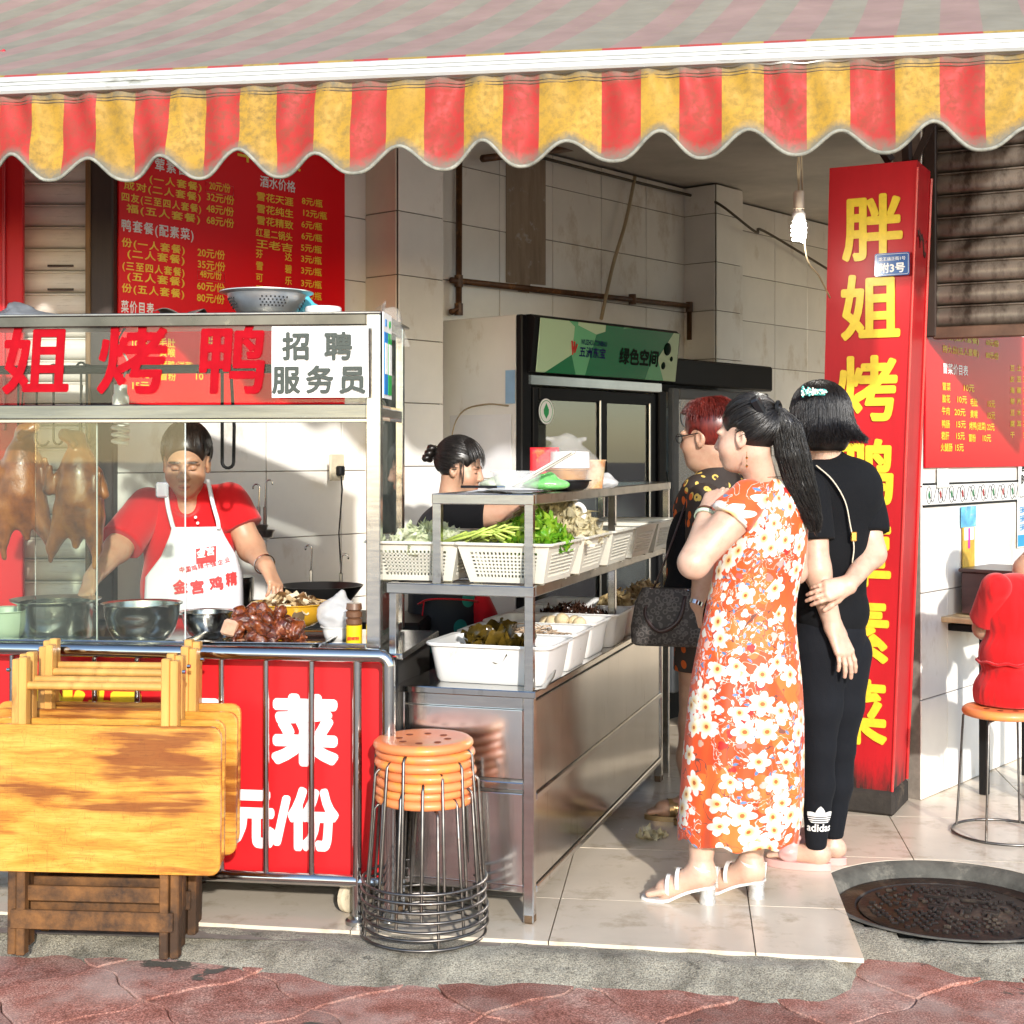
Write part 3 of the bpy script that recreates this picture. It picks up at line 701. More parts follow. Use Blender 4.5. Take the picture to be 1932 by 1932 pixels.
b = MB(); b.loft([[(s, y, z) for y, z in ((.0, 2.657), (-.022, 2.659), (-.028, 2.668), (-.028, 2.676), (-.024, 2.678), (-.024, 2.683), (-.028, 2.685), (-.028, 2.693), (-.024, 2.695), (-.028, 2.698), (-.027, 2.709), (-.018, 2.716), (.02, 2.716), (.02, 2.657))] for s in np.linspace(bx_[0], bx_[-1], 40)])
b.build('front_bar', bar_m, aw, smooth=30)
# canopy: stripes run up and back, a little skewed
st = []; vsl = []; SK = math.tan(R(8)); NV2 = 34
def can_pt(s, v):
    L_ = 2.42 * v; sag = -.06 * math.sin(math.pi * min(1, v * 1.0)) + .004 * math.sin(s * 9 + v * 6)
    return (s + L_ * SK, .005 + L_ * .985, 2.717 + L_ * .485 + sag + .0)
for s_, k in [(c[0] - .0, c[1]) for c in cols] + [(bx_[-1] + .2, 0.0)]:
    for j in range(NV2 + 1):
        vsl.append(can_pt(s_, j / NV2)); st.append(k)
nc = len(cols) + 1
# left extension so the skewed cloth reaches past the frame
ext = [can_pt(bx_[0] - 1.5, j / NV2) for j in range(NV2 + 1)]; vsl = ext + vsl; st = [0.0] * (NV2 + 1) + st; nc += 1
fs = [(i * (NV2 + 1) + j, (i + 1) * (NV2 + 1) + j, (i + 1) * (NV2 + 1) + j + 1, i * (NV2 + 1) + j + 1) for i in range(nc - 1) for j in range(NV2)]
b = MB(); b.add(vsl, fs); ca = b.build('canopy', top_m, aw, smooth=180); set_attr(ca, 'stripe', st)
# clean hem strip of the canopy just above the bar
vsl = []; st = []
for s_, k in cols:
    for j in range(3): v = j / 2; vsl.append((s_, .0 + .024 * v, 2.7165 + .018 * v)); st.append(k)
fs = [(i * 3 + j, (i + 1) * 3 + j, (i + 1) * 3 + j + 1, i * 3 + j + 1) for i in range(len(cols) - 1) for j in range(2)]
b = MB(); b.add(vsl, fs); hm = b.build('canopy_hem', fabric('hem_vinyl', (.45, .05, .04), (.42, .27, .05), (.13, .115, .07), .32, 30, .5, .1), aw, smooth=180); set_attr(hm, 'stripe', st)
for xs in (-1.35, .55, 1.75):
    b = MB(); b.tube([(xs, .02, 2.675), (xs + .5, .75, 2.86)], .018, 8); b.tube([(xs + .5, .75, 2.86), (xs + .1, 1.55, 3.3)], .02, 8); b.build('folding_arm', M('arm_grey', (.3, .28, .25), rough=.5, metal=.5), aw)
# ---------------------------------------------------------------- red menu boards and wall fittings
mb = thing('menu_board', 'large red price board with yellow dish names behind the display case', 'menu board', (A0.x, A0.y, 0), WA)
mb_red = M('menu_red', (.78, .005, .010), spec=.2, rough=.35, var=.04, scale=2)
MB().box((.022, -.016, 2.26), (1.235, .012, 1.20), .002).build('board', mb_red, mb, smooth=0)
def ml(txt, pxx, py, size, m=yellow_ink, sx=.86, bold=.018, sp=1.0, copies=5, par=None, P0=A0, yo=-.0228, align='LEFT'):
    t = tA(P0, pxx); Y = P0.y + wd.y * t; z = H + (HY - py) / F * Y
    return text(txt, size, m, par or mb, (t, yo, z), align=align, bold=bold, sx=sx, sp=sp, copies=copies)
LINES = [('荤素合冒', 285, 322, 366, .090, white_ink), ('(一人套餐)', 275, 346, 373, .060, yellow_ink), ('成对(二人套餐)', 227, 358, 372, .060, yellow_ink), ('四友(三至四人套餐)', 222, 380, 372, .060, yellow_ink), ('福(五人套餐)', 232, 402, 371, .060, yellow_ink),
         ('鸭套餐(配素菜)', 222, 436, 358, .082, white_ink), ('份(一人套餐)', 223, 466, 342, .062, yellow_ink), ('(二人套餐)', 233, 487, 341, .062, yellow_ink), ('(三至四人套餐)', 224, 510, 341, .062, yellow_ink), ('(五人套餐)', 233, 530, 341, .062, yellow_ink), ('份(五人套餐)', 223, 552, 341, .062, yellow_ink), ('菜价目表', 222, 590, 284, .085, white_ink)]
for s_, x0, y0, x1, size, m in LINES:
    o = ml(s_, x0, y0 - 2, size * .63, m, sp=1.18, bold=.022)
    w_ = tA(A0, x1) - tA(A0, x0); o.scale.x = 1; xs = [v.co.x for v in o.data.vertices]; o.scale.x = w_ / (max(xs) - min(xs))
def fit(txt, x0, x1, y, size, m, **k):
    o = ml(txt, x0, y - 1, size * .68, m, **k); P0 = k.get('P0', A0); xs = [v.co.x for v in o.data.vertices]; o.scale.x = (tA(P0, x1) - tA(P0, x0)) / (max(xs) - min(xs)); return o
for s_, x0, x1, y in (('20元/份', 388, 428, 358), ('32元/份', 383, 435, 379), ('48元/份', 383, 435, 401), ('68元/份', 383, 435, 423), ('20元/份', 366, 418, 484), ('35元/份', 366, 418, 506), ('48元/份', 371, 412, 524), ('60元/份', 365, 417, 547), ('80元/份', 365, 417, 569)):
    fit(s_, x0, x1, y, .062, yellow_ink)
for x0, x1, y0, y1 in ((382, 434, 344, 362), (366, 417, 510, 528)):
    t0_, t1_ = tA(A0, x0), tA(A0, x1); Y = A0.y + wd.y * t0_; z0, z1 = H + (HY - y1) / F * Y, H + (HY - y0) / F * Y
    b = MB(); b.tube([(t0_, -.0235, z0), (t1_, -.0235, z0), (t1_, -.0235, z1), (t0_, -.0235, z1)], .0012, 4, closed=True); b.build('sticker_edge', M('sticker_edge', (.72, .08, .08), rough=.3), mb)
fit('酒水价格', 484, 551, 352, .080, white_ink); fit('单价表', 440, 560, 300, .17, yellow_ink)
for s_, x0, x1, y in (('雪花天涯', 477, 546, 374), ('雪花纯生', 477, 546, 397), ('雪花精致', 477, 546, 419), ('红星二锅头', 476, 545, 442), ('王老吉', 476, 545, 463)):
    fit(s_, x0, x1, y + 4, .060, yellow_ink)
for s_, y in (('芬达', 484), ('雪碧', 507), ('可乐', 529), ('豆奶', 552)):
    fit(s_[0], 476, 489, y + 2, .060, yellow_ink); fit(s_[1], 531, 544, y + 8, .060, yellow_ink)
for s_, x0, x1, y in (('8元/瓶', 563, 602, 386), ('12元/瓶', 563, 608, 408), ('6元/瓶', 562, 601, 430), ('6元/瓶', 562, 601, 452), ('5元/瓶', 561, 600, 474), ('3元/瓶', 561, 600, 495), ('3元/瓶', 561, 600, 517), ('3元/瓶', 561, 600, 541), ('3元/瓶', 561, 600, 563)):
    fit(s_, x0, x1, y, .056, yellow_ink)
for s_, x0, x1, y in (('毛肚', 294, 324, 654), ('黄喉', 294, 324, 672), ('烤鸭(送菜)', 295, 360, 696), ('冒粉', 295, 324, 717), ('15元', 240, 272, 712), ('15元', 240, 272, 735), ('10', 360, 374, 717), ('10元', 240, 268, 655), ('12元', 376, 402, 648), ('豆干', 474, 486, 712), ('22元', 376, 404, 696)):
    fit(s_, x0, x1, y, .058, yellow_ink)

mr = thing('menu_board', 'glossy red price board on the dining wall right of the column', 'menu board', (R0.x, R0.y, 0), WA)
gl_red = M('menu_red_gloss', (.50, .006, .014), rough=.22, var=.05, scale=2, spec=.3, bump=.12, bscale=3)
zb = H + (HY - 878) / F * 6.2; 
MB().box((.82, -.018, zb + .30), (1.62, .012, .62), .002).build('board', gl_red, mr, smooth=0)
def fr(txt, x0, x1, y, size, m=yellow_ink): return fit(txt, x0, x1, y, size, m, par=mr, P0=R0, yo=-.0248)
for s_, x0, x1, y, c_ in (('大份(五人套餐)', 1768, 1836, 640, .052), ('特大份(五人套餐)', 1768, 1836, 665, .052), ('60元/份', 1850, 1874, 652, .05), ('80元/份', 1850, 1874, 676, .05)): fr(s_, x0, x1, y, c_)
fr('冒菜价目表', 1768, 1815, 704, .072, white_ink)
for s_, x0, x1, y in (('冒菜', 1767, 1782, 736), ('10元', 1806, 1826, 738), ('脑花', 1767, 1782, 759), ('10元', 1794, 1812, 760), ('毛肚', 1820, 1834, 766), ('15元', 1852, 1866, 768), ('牛肉', 1766, 1781, 782), ('20元', 1790, 1811, 784), ('黄喉', 1820, 1834, 788), ('15元', 1852, 1866, 790), ('鸭肠', 1766, 1781, 807), ('15元', 1792, 1810, 807), ('烤鸭(送菜)', 1818, 1850, 810), ('22元', 1852, 1866, 812), ('君肝', 1765, 1780, 829), ('15元', 1792, 1808, 829), ('冒粉', 1817, 1830, 833), ('10元', 1842, 1858, 833), ('火腿肠', 1764, 1786, 851), ('15元', 1790, 1806, 851)): fr(s_, x0, x1, y, .054)
for k, col_ in enumerate(('豆皮海带豆腐干', '土豆藕片木耳', '白菜花菜生菜笋')):
    for i, ch in enumerate(col_): fr(ch, 1896 + k * 12.5, 1904 + k * 12.5, 700 + i * 21, .046)
tr_ = thing('border_tile_strip', 'white border tile strip with black loops under the right menu board', 'tile border', (R0.x, R0.y, 0), WA)
zt = H + (HY - 932) / F * 6.2
white_gl = M('white_glaze', (.74, .73, .70), rough=.14, var=.03)
for k in range(5): MB().box((.165 + k * .33, -.011, zt), (.326, .006, .085), .002).build('border_tile', white_gl, tr_, smooth=0)
for zz in (.047, -.047): MB().box((.82, -.012, zt + zz), (1.62, .009, .008), .001).build('black_line', black_ink, tr_, smooth=0)
for k in range(14):
    x = .06 + k * .115; b = MB(); b.tube([(x + .024 * math.cos(a), -.0145, zt + .036 * math.sin(a)) for a in np.linspace(0, 6.283, 17)[:-1]], .0016, 5, closed=True); b.tube([(x + .057 + .057 * (t - 1), -.0148, zt + .034 * math.cos(math.pi * (t + .5)) * math.sin(math.pi * t * .5) * 1.2) for t in np.linspace(0, 2, 13)], .0014, 5)
    b.build('loop_ornament', black_ink, tr_)
    MB().prism([(x - .008, zt), (x, zt - .018), (x + .008, zt), (x, zt + .018)], -.0175, -.0145, axis='y').build('lozenge', M('loz_red', (.3, .02, .02), rough=.3) if k % 2 else M('loz_green', (.02, .16, .06), rough=.3), tr_, smooth=0)
# things pinned on the dining wall
def pinned(name, label, cat, x0, x1, y0, y1, P0, m, yo=-.017, th=.002):
    t0_, t1_ = tA(P0, x0), tA(P0, x1); Y = P0.y + wd.y * (t0_ + t1_) / 2; z0, z1 = H + (HY - y1) / F * Y, H + (HY - y0) / F * Y
    o = thing(name, label, cat, (P0.x + wd.x * (t0_ + t1_) / 2 + nn.x * -yo, P0.y + wd.y * (t0_ + t1_) / 2 + nn.y * -yo, z0), WA)
    MB().box((0, 0, (z1 - z0) / 2), (t1_ - t0_, th, z1 - z0)).build('sheet', m, o, smooth=0); return o, t1_ - t0_, z1 - z0
cardm = M('clear_card', (.62, .62, .58), rough=.25, var=.15, scale=30)
o, w_, h_ = pinned('price_card', 'clear plastic card holder pinned at the end of the tile border', 'card', 1760, 1782, 884, 920, R0, cardm, -.02)
MB().box((w_ * .15, -.003, h_ * .5), (w_ * .3, .002, h_ * .8)).build('paper_slip', white_ink, o, smooth=0)
skyp = M('sky_print', (.12, .42, .68), rough=.35, var=.5, scale=16, dirt=((.75, .7, .3), .3, 12)); goldp = M('gold_print', (.62, .38, .05), rough=.35, var=.3, scale=20)
o, w_, h_ = pinned('hanging_packet', 'blue and gold packet hanging on the white dining wall', 'packet', 1806, 1834, 955, 994, R0, skyp, -.018)
o2 = MB().box((0, 0, -.10), (w_ * .8, .002, .2)).build('lower_flap', goldp, o, smooth=0)
MB().box((0, -.002, -.05), (w_ * .13, .002, .09)).build('pink_strip', M('pink_print', (.6, .03, .3), rough=.4), o, smooth=0)
MB().box((0, -.002, -.03), (w_ * .62, .0015, .055)).build('window', white_ink, o, smooth=0)
blu = M('blue_print', (.03, .28, .55), rough=.4)
o, w_, h_ = pinned('paper_notice', 'white paper notice with dark characters at the right edge of the wall', 'notice', 1914, 1960, 848, 935, R0, white_ink, -.02)
text('营业', .06, black_ink, o, (-w_ * .42, -.0025, h_ * .55), bold=.03); text('时间', .06, black_ink, o, (-w_ * .42, -.0025, h_ * .25), bold=.03)
o, w_, h_ = pinned('paper_notice', 'white paper notice with blue print under the other wall notice', 'notice', 1912, 1960, 940, 1030, R0, white_ink, -.02)
for i, zz in enumerate((.78, .6, .42)): text('扫码点餐', .036, blu, o, (-w_ * .45, -.0025, h_ * zz - .015), bold=.02)
MB().box((0, -.002, h_ * .14), (w_, .002, h_ * .24)).build('blue_band', blu, o, smooth=0)
# socket behind the cook
so = thing('wall_socket', 'stained white wall socket with a black plug behind the cook', 'socket', px(632, 882, 6.52), WA)
MB().box((0, -.012, 0), (.086, .014, .12), .004).build('face_plate', M('yellowed_plastic', (.62, .55, .40), rough=.4, var=.15, scale=20, dirt=((.3, .2, .08), .2, 20)), so, smooth=0)
MB().box((.002, -.035, -.015), (.034, .034, .045), .006).build('plug', black_ink, so, smooth=0)
MB().tube([(.002, -.04, -.04), (.004, -.045, -.1), (.006, -.02, -.3), (.02, -.025, -.55), (.015, -.06, -.75)], .0035, 6).build('cord', black_ink, so, smooth=180)
# pipes and cables
cw = lambda x, y, o=.05: (c0 + wd * tA(c0, x) + nn * o) + Vector((0, 0, H + (HY - y) / F * (c0 + wd * tA(c0, x)).y))
pi = thing('water_pipe', 'brown vertical and horizontal pipe fixed along the back wall', 'pipe', (0, 0, 0))
b = MB(); a1, a2, a3 = cw(853, 250), cw(852, 583), cw(838, 590)
b.tube([cw(853, 240), a2, a3], .017, 10); b.build('riser', rust_pipe, pi, smooth=180)
b = MB(); b.tube([cw(838, 530), cw(1285, 578), cw(1288, 580), cw(1288, 642)], .016, 10); b.build('branch', rust_pipe, pi, smooth=180)
b = MB(); b.tube([cw(878, 305, .12), cw(1190, 268, .12)], .02, 10); b.build('upper_run', rust_pipe, pi, smooth=180)
for p_ in (cw(852, 532), cw(852, 585), cw(1288, 580), cw(1180, 566)):
    b = MB(); b.tube([p_ + Vector((0, 0, .03)), p_ - Vector((0, 0, .03))], .023, 10); b.build('pipe_joint', rust_pipe, pi)
cab = M('tan_cable', (.42, .34, .22), rough=.6); dcab = M('dark_cable', (.07, .055, .035), rough=.6)
b = MB(); b.tube(catmull([cw(1108, 604, .1), cw(1140, 505, .06), cw(1165, 420, .06), cw(1185, 335, .05)], 5), .011, 7)
o = b.build('hanging_cable', cab, None, smooth=180); tag(o, 'tan hose hanging down the back wall onto the fridge', 'cable')
b = MB(); b.tube(catmull([cw(1010, 300, .05), cw(1185, 345, .05), cw(1300, 375, .07), tuple(e1 + nn * .03 + Vector((0, 0, 3.0))), tuple(e2 + nn * .1 + Vector((0, 0, 2.86))), tuple(f0 + wd * .5 + nn * .1 + Vector((0, 0, 2.95))), tuple(f0 + wd * 1.4 + nn * .1 + Vector((0, 0, 2.78)))], 6), .009, 6)
o = b.build('electric_cable', dcab, None, smooth=180); tag(o, 'dark electric cable sagging along the upper back wall and pillar', 'cable')
# lit energy-saving bulb
BP = px(1507, 437, 5.35)
lb = thing('hanging_bulb', 'lit spiral energy-saving bulb hanging on a twisted cord', 'lamp', BP)
b = MB(); rad = .0235
b.tube([(rad * math.cos(a) * (1 - .25 * max(0, (a - 16) / 9)), rad * math.sin(a) * (1 - .25 * max(0, (a - 16) / 9)), .03 - .0027 * a) for a in np.linspace(0, 25, 110)], .0062, 7)
b.build('spiral_tube', M('lit_tube', (1, 1, 1), emit=((.95, 1.0, .93), 14)), lb, smooth=180)
MB().lathe([(.012, .085), (.017, .08), (.026, .065), (.026, .04), (.018, .032), (.0, .032)], 20).build('ballast', white_gl, lb, smooth=40)
MB().lathe([(.0, .152), (.017, .152), (.02, .145), (.02, .09), (.022, .085), (.0, .083)], 20).build('socket', M('ivory_socket', (.55, .46, .36), rough=.4), lb, smooth=40)
b = MB(); b.tube([(0, 0, .15), (.004, 0, .25), (-.006, 0, .36), (.01, .02, .5), (.02, .1, .75)], .0035, 5); b.tube([(0, 0, .15), (-.005, 0, .25), (.008, 0, .36), (-.04, .02, .5), (.02, .1, .75)], .0035, 5); b.build('cord', cab, lb, smooth=180)
b = MB(); b.tube(catmull([BP + Vector((.008, 0, .36)), BP + Vector((.02, .02, .12)), BP + Vector((.045, .08, -.08)), px(1545, 520, 5.56), px(1566, 562, 5.72)], 6), .0035, 5)
o = b.build('loose_cable', cab, None, smooth=180); tag(o, 'thin tan wire drooping from the bulb to the red column', 'cable')
pl_ = bpy.data.lights.new('bulb_glow', 'POINT'); pl_.energy = 4; pl_.shadow_soft_size = .03; pl_.color = (1.0, .96, .86)
plo = bpy.data.objects.new('bulb_glow', pl_); COL.objects.link(plo); plo.parent = lb; plo.location = (0, -.05, -.03)
# ---------------------------------------------------------------- railing, cart, display case and what stands in it
steel = M('brushed_steel', (.64, .635, .62), rough=.17, metal=1.0, var=.12, scale=4, sc=(1, 1, 9), rvar=.12, bump=.06, bscale=220, bsc=(1, 1, .05), dirt=((.2, .17, .13), .06, 9))
steel_p = M('polished_steel', (.52, .52, .505), rough=.12, metal=1.0, var=.08, scale=7, rvar=.07)
steel_d = M('dull_steel', (.36, .345, .32), rough=.34, metal=1.0, var=.2, scale=6, rvar=.12, dirt=((.1, .08, .05), .15, 11))
RA = -R(8); r0 = gp(674, 1742)
rl = thing('steel_railing', 'tubular steel railing in front of the red banner', 'railing', (r0.x, r0.y, 0), RA)
def rx(pxx):                                     # position along the railing for an image column
    k = (pxx - CX) / F; return (k * r0.y - r0.x) / (math.cos(RA) - k * math.sin(RA))
zt_, zb_ = .830, .131; xe = rx(733)
b = MB(); b.tube([(-1.7, 0, zt_), (-.8, 0, zt_), (xe - .03, 0, zt_)] + [(xe - .03 + .03 * math.sin(a), 0, zt_ - .03 + .03 * math.cos(a)) for a in np.linspace(.2, 1.57, 6)] + [(xe, 0, .5), (xe, 0, .01)], .0225, 12); b.build('top_tube', steel_p, rl, smooth=50)
b = MB(); b.tube([(-1.7, 0, zb_), (0, 0, zb_)], .019, 10); b.build('lower_tube', steel_p, rl, smooth=50)
barm = MB().tube([(0, 0, zb_), (0, 0, zt_)], .0095, 10).build('bar', steel_p, rl, smooth=50, loc=(rx(588), 0, 0))
for p_ in (23, 101, 179, 259, 339, 418, 502): inst(barm, rl, (rx(p_), 0, 0))
MB().tube([(0, 0, .005), (0, 0, zt_)], .015, 12).build('end_post', steel_p, rl, smooth=50)
MB().lathe([(.036, 0), (.036, .012), (.03, .018), (.016, .02)], 20).build('base_flange', steel_d, rl, smooth=30)
for p_ in (674,): MB().tube([(0, -.0, zb_), (xe, 0, zb_)], .014, 10).build('stub_tube', steel_p, rl)

ct = thing('food_cart', 'steel food cart with a red lettered banner behind the railing', 'cart', (r0.x, r0.y, 0), RA)
MB().box((-.80, .36, .475), (1.8, .56, .67), .004).build('cabinet', M('cart_dark', (.06, .055, .05), rough=.5, metal=.4), ct, smooth=0)
bxr = .115
MB().box((-.84, .062, .472), (1.9, .006, .70), .001).build('banner', M('banner_red', (.60, .012, .016), rough=.35, var=.05, scale=3, bump=.1, bscale=5), ct, smooth=0)
MB().box((.1, .07, .47), (.022, .03, .70)).build('edge_strip', black_ink, ct, smooth=0)
MB().box((-.80, .36, .820), (1.86, .60, .02), .003).build('worktop', steel, ct, smooth=0)
def bt(s_, pxc, pyb, size, m, sx=1.0, bold=.05):
    k = (pxc - CX) / F; x = (k * (r0.y + .06) - r0.x) / (math.cos(RA) - k * math.sin(RA)); Y = r0.y + math.sin(RA) * x + .06
    text(s_, size, m, ct, (x, .0575, H + (HY - pyb) / F * Y), align='CENTER', bold=bold, copies=15, sx=sx)
bt('冒', 462 - 105, 1428, .225, white_ink, .95); bt('菜', 571, 1428, .225, white_ink, .95); bt('元/份', 527, 1588, .20, white_ink, .80); bt('胖姐', 160, 1400, .2, yellow_ink)
for p_ in (650, 60):
    wx = rx(p_); w_ = thing  # casters
    b = MB(); old = b.M; b.M = Matrix.Translation((wx - .01, .10, .052)) @ Matrix.Rotation(R(90), 4, 'Y') @ Matrix.Rotation(R(25), 4, 'X'); b.lathe([(.0, -.014), (.03, -.014), (.044, -.013), (.05, -.008), (.05, .008), (.044, .013), (.03, .014), (0, .014)], 28); o = b.build('caster_wheel', M('caster_nylon', (.55, .47, .33), rough=.5, var=.2, scale=20, dirt=((.15, .1, .06), .2, 20)), ct, smooth=40)
    MB().box((wx - .005, .1, .115), (.055, .05, .04), .004).build('caster_fork', steel_d, ct)

KA = -R(5); k0 = px(704, 1224, 4.52); KZ = k0.z
cs = thing('display_case', 'steel framed glass display case with red characters on its header', 'display case', (k0.x, k0.y, KZ), KA)
KT = 1.903 - KZ; KM = 1.592 - KZ; KL = -1.62; KD = .53
def kx(pxx, dy=0):
    k = (pxx - CX) / F; return (k * (k0.y + dy) - k0.x) / (math.cos(KA) - k * math.sin(KA))
for x, y in ((0, .022), (-.012, KD)): MB().box((x, y, KT / 2), (.046, .044, KT - .002), .003).build('corner_post', steel, cs, smooth=0)
MB().box((KL / 2 - .023, .02, KT - .018), (abs(KL), .042, .036), .003).build('top_rail', M('case_steel_dark', (.16, .145, .12), rough=.3, metal=1.0, var=.3, scale=4, rvar=.12, dirt=((.35, .3, .22), .06, 14)), cs, smooth=0)
MB().box((KL / 2 - .023, .02, KM), (abs(KL), .042, .046), .003).build('middle_rail', M('case_steel', (.27, .27, .25), rough=.24, metal=1.0, var=.2, scale=3, sc=(1, 1, 12), rvar=.1), cs, smooth=0)
MB().box((KL / 2 - .023, .016, KM - .029), (abs(KL), .03, .012), .002).build('sliding_track', steel_p, cs, smooth=0)
MB().box((KL / 2 - .023, .02, .008), (abs(KL), .042, .016), .003).build('bottom_track', steel, cs, smooth=0)
for z in (KT - .018, KM, .012): MB().box((-.006, KD / 2 + .02, z), (.03, KD - .05, .032), .003).build('side_rail', steel, cs, smooth=0)
MB().box((KL / 2, KD / 2 + .02, KT + .003), (abs(KL) + .05, KD + .05, .008), .002).build('roof_panel', steel_d, cs, smooth=0)
gclear = glassmat('header_glass', (.93, .95, .92), .0, (.5, .47, .42), .014)
ghaze = glassmat('hazy_sliding_glass', (.94, .965, .93), .05, (.50, .56, .50), .011, 2.2)
gside = glassmat('side_glass', (.66, .74, .66), .5, (.55, .6, .52), .10, 5)
MB().box((KL / 2 - .023, .02, (KM + KT) / 2 + .0), (abs(KL) - .01, .004, KT - KM - .06)).build('header_glass', gclear, cs, smooth=0)
MB().box((-.004, KD / 2 + .02, (KM + KT) / 2), (.004, KD - .05, KT - KM - .05)).build('side_glass', gside, cs, smooth=0)
MB().box((-.004, KD / 2 + .02, KM / 2), (.004, KD - .05, KM - .05)).build('side_glass', gside, cs, smooth=0)
x2, x1_ = kx(347), kx(177)
edge = M('glass_edge', (.75, .82, .78), rough=.2, trans=.3)
for (a_, b_2, y_) in ((x2, x2 - .50, .012), (x1_, x1_ - .50, .026)):
    p_ = MB().box(((a_ + b_2) / 2, y_, KM / 2 - .01), (abs(a_ - b_2), .005, KM - .04)).build('sliding_pane', ghaze, cs, smooth=0)
    MB().box((a_ + .001, y_, KM / 2 - .01), (.003, .006, KM - .04)).build('pane_edge', edge, p_, smooth=0)
hp = px(305, 924, 4.6); b = MB(); b.box((kx(305), .004, hp.z - KZ), (.042, .012, .05), .006); b.build('pull_handle', M('clear_acrylic', (.85, .9, .88), rough=.1, trans=.7), cs)
hred = M('header_letter_red', (.34, .004, .010), rough=.8, spec=.1)
for ch, c_, yb, sz in (('胖', -95, 728, .235), ('姐', 62, 728, .235), ('烤', 244, 728, .235), ('鸭', 432, 728, .235)):
    x = kx(c_); text(ch, sz, hred, cs, (x, .0165, H + (HY - yb) / F * 4.55 - KZ), align='CENTER', bold=.024, copies=15, sx=1.0, shear=.06)
ps = thing('paper_poster', 'white paper poster with four black characters taped on the case header', 'poster', px(604, 750, 4.505), KA)
MB().surf(lambda u, v: ((u - .5) * .311, -.002 - .003 * math.sin(u * 5 + v * 3), v * .226), 10, 6).build('sheet', M('poster_paper', (.80, .79, .76), rough=.6, var=.03, scale=4, dirt=((.7, .64, .5), .05, 6)), ps, smooth=180)
for ch, x, z in (('招', -.075, .128), ('聘', .06, .128), ('服', -.108, .022), ('务', .0, .022), ('员', .105, .022)):
    text(ch, .092, M('poster_ink', (.045, .055, .045), rough=.5, var=.3, scale=30), ps, (x, -.0062, z), align='CENTER', bold=.032, copies=9)
# payment sign (no code squares), on the right side of the case
py_ = thing('payment_sign', 'white card with blue and green payment panels on the case side', 'sign', (k0 + Matrix.Rotation(KA, 3, 'Z') @ Vector((.026, .085, KM - KZ * 0 + .035)))[:], KA + R(90))
MB().box((0, -.004, .145), (.155, .003, .275)).build('card', white_ink, py_, smooth=0)
MB().box((-.034, -.007, .12), (.06, .002, .20)).build('blue_panel', M('pay_blue', (.0, .20, .62), rough=.3), py_, smooth=0)
MB().box((.034, -.007, .12), (.06, .002, .20)).build('green_panel', M('pay_green', (.01, .38, .07), rough=.3), py_, smooth=0)
for x in (-.034, .034): MB().box((x, -.009, .135), (.046, .0015, .10)).build('white_window', white_ink, py_, smooth=0)
MB().lathe([(0, 0), (.012, 0), (.012, .002), (0, .002)], 16).build('round_logo', MATS['pay_green'], py_, loc=(.034, -.007, .25)).rotation_euler = (R(90), 0, 0)
MB().box((-.034, -.007, .25), (.02, .002, .022)).build('square_logo', MATS['pay_blue'], py_, smooth=0)
# clear plastic film taped over the case corner
filmm = M('clear_film', (.75, .73, .66), rough=.15, alpha=.22, var=.1)
b = MB(); b.surf(lambda u, v: (.0 + .04 * u + .02 * math.sin(v * 9 + u * 4), .02 + .42 * v, .015 + .05 * math.sin(u * 3.1) * (.6 + .4 * math.sin(v * 14)) - .09 * u * u), 14, 18)
o = b.build('plastic_film', filmm, None, smooth=180, loc=(k0.x, k0.y, KZ + KT), rz=KA); tag(o, 'crumpled clear plastic film over the top corner of the display case', 'film')

# hanging rod with hooks
rod = thing('hanging_rod', 'black rod with hooks inside the top of the case', 'rod', (k0.x, k0.y, KZ), KA)
ry, rz_ = .30, 1.748 - KZ
blk = M('blackened_iron', (.010, .010, .010), rough=.5, spec=.2)
MB().tube([(KL + .1, ry, rz_), (kx(508, ry), ry, rz_)], .016, 10).build('rod_bar', blk, rod)
hook = MB()
hook.tube([(0, 0, .0), (.0, 0, -.1), (0, 0, -.24)] + [(.02 - .02 * math.cos(a), 0, -.24 - .02 * math.sin(a)) for a in np.linspace(.3, 3.0, 7)], .0042, 6); hook.tube([(.017 * math.sin(a), 0, .017 * math.cos(a)) for a in np.linspace(-2.2, 2.2, 9)], .0042, 6)
hk = hook.build('hook', blk, rod, loc=(kx(150, ry), ry, rz_))
for p_ in (22, 55, 88, 140): inst(hk, rod, (kx(p_, ry), ry + random.uniform(-.01, .01), rz_ + random.uniform(-.005, .01)), (0, 0, random.uniform(-.5, .5)))
b = MB(); b.tube([(0, 0, .0), (0, 0, -.32)] + [(.02 - .02 * math.cos(a), 0, -.32 - .02 * math.sin(a)) for a in np.linspace(.3, 3.2, 7)] + [(.042, 0, -.2), (.03, 0, 0)], .006, 6)
b.build('long_hook', blk, rod, loc=(kx(405, ry), ry, rz_ - .0))
# unlit spiral bulb in the case
sb = thing('case_bulb', 'unlit white spiral bulb hanging behind the header of the case', 'lamp', (k0 + Matrix.Rotation(KA, 3, 'Z') @ Vector((kx(218, .2), .2, 0)))[:2] + (1.56,), KA)
b = MB(); b.tube([(.026 * math.cos(a), .026 * math.sin(a), .02 - .0036 * a) for a in np.linspace(0, 25, 100)], .0065, 6); b.build('spiral_tube', M('frosted_tube', (.75, .76, .73), rough=.3), sb, smooth=180)
MB().lathe([(.0, .03), (.02, .03), (.028, .045), (.028, .09), (.022, .1), (.022, .13), (0, .13)], 20).build('ballast', white_gl, sb, smooth=40)
b = MB(); b.tube([(0, 0, .13), (.03, 0, .2), (-.01, 0, .28), (.02, 0, .33)], .004, 5); b.build('cord', M('white_cord', (.6, .6, .55), rough=.5), sb, smooth=180)

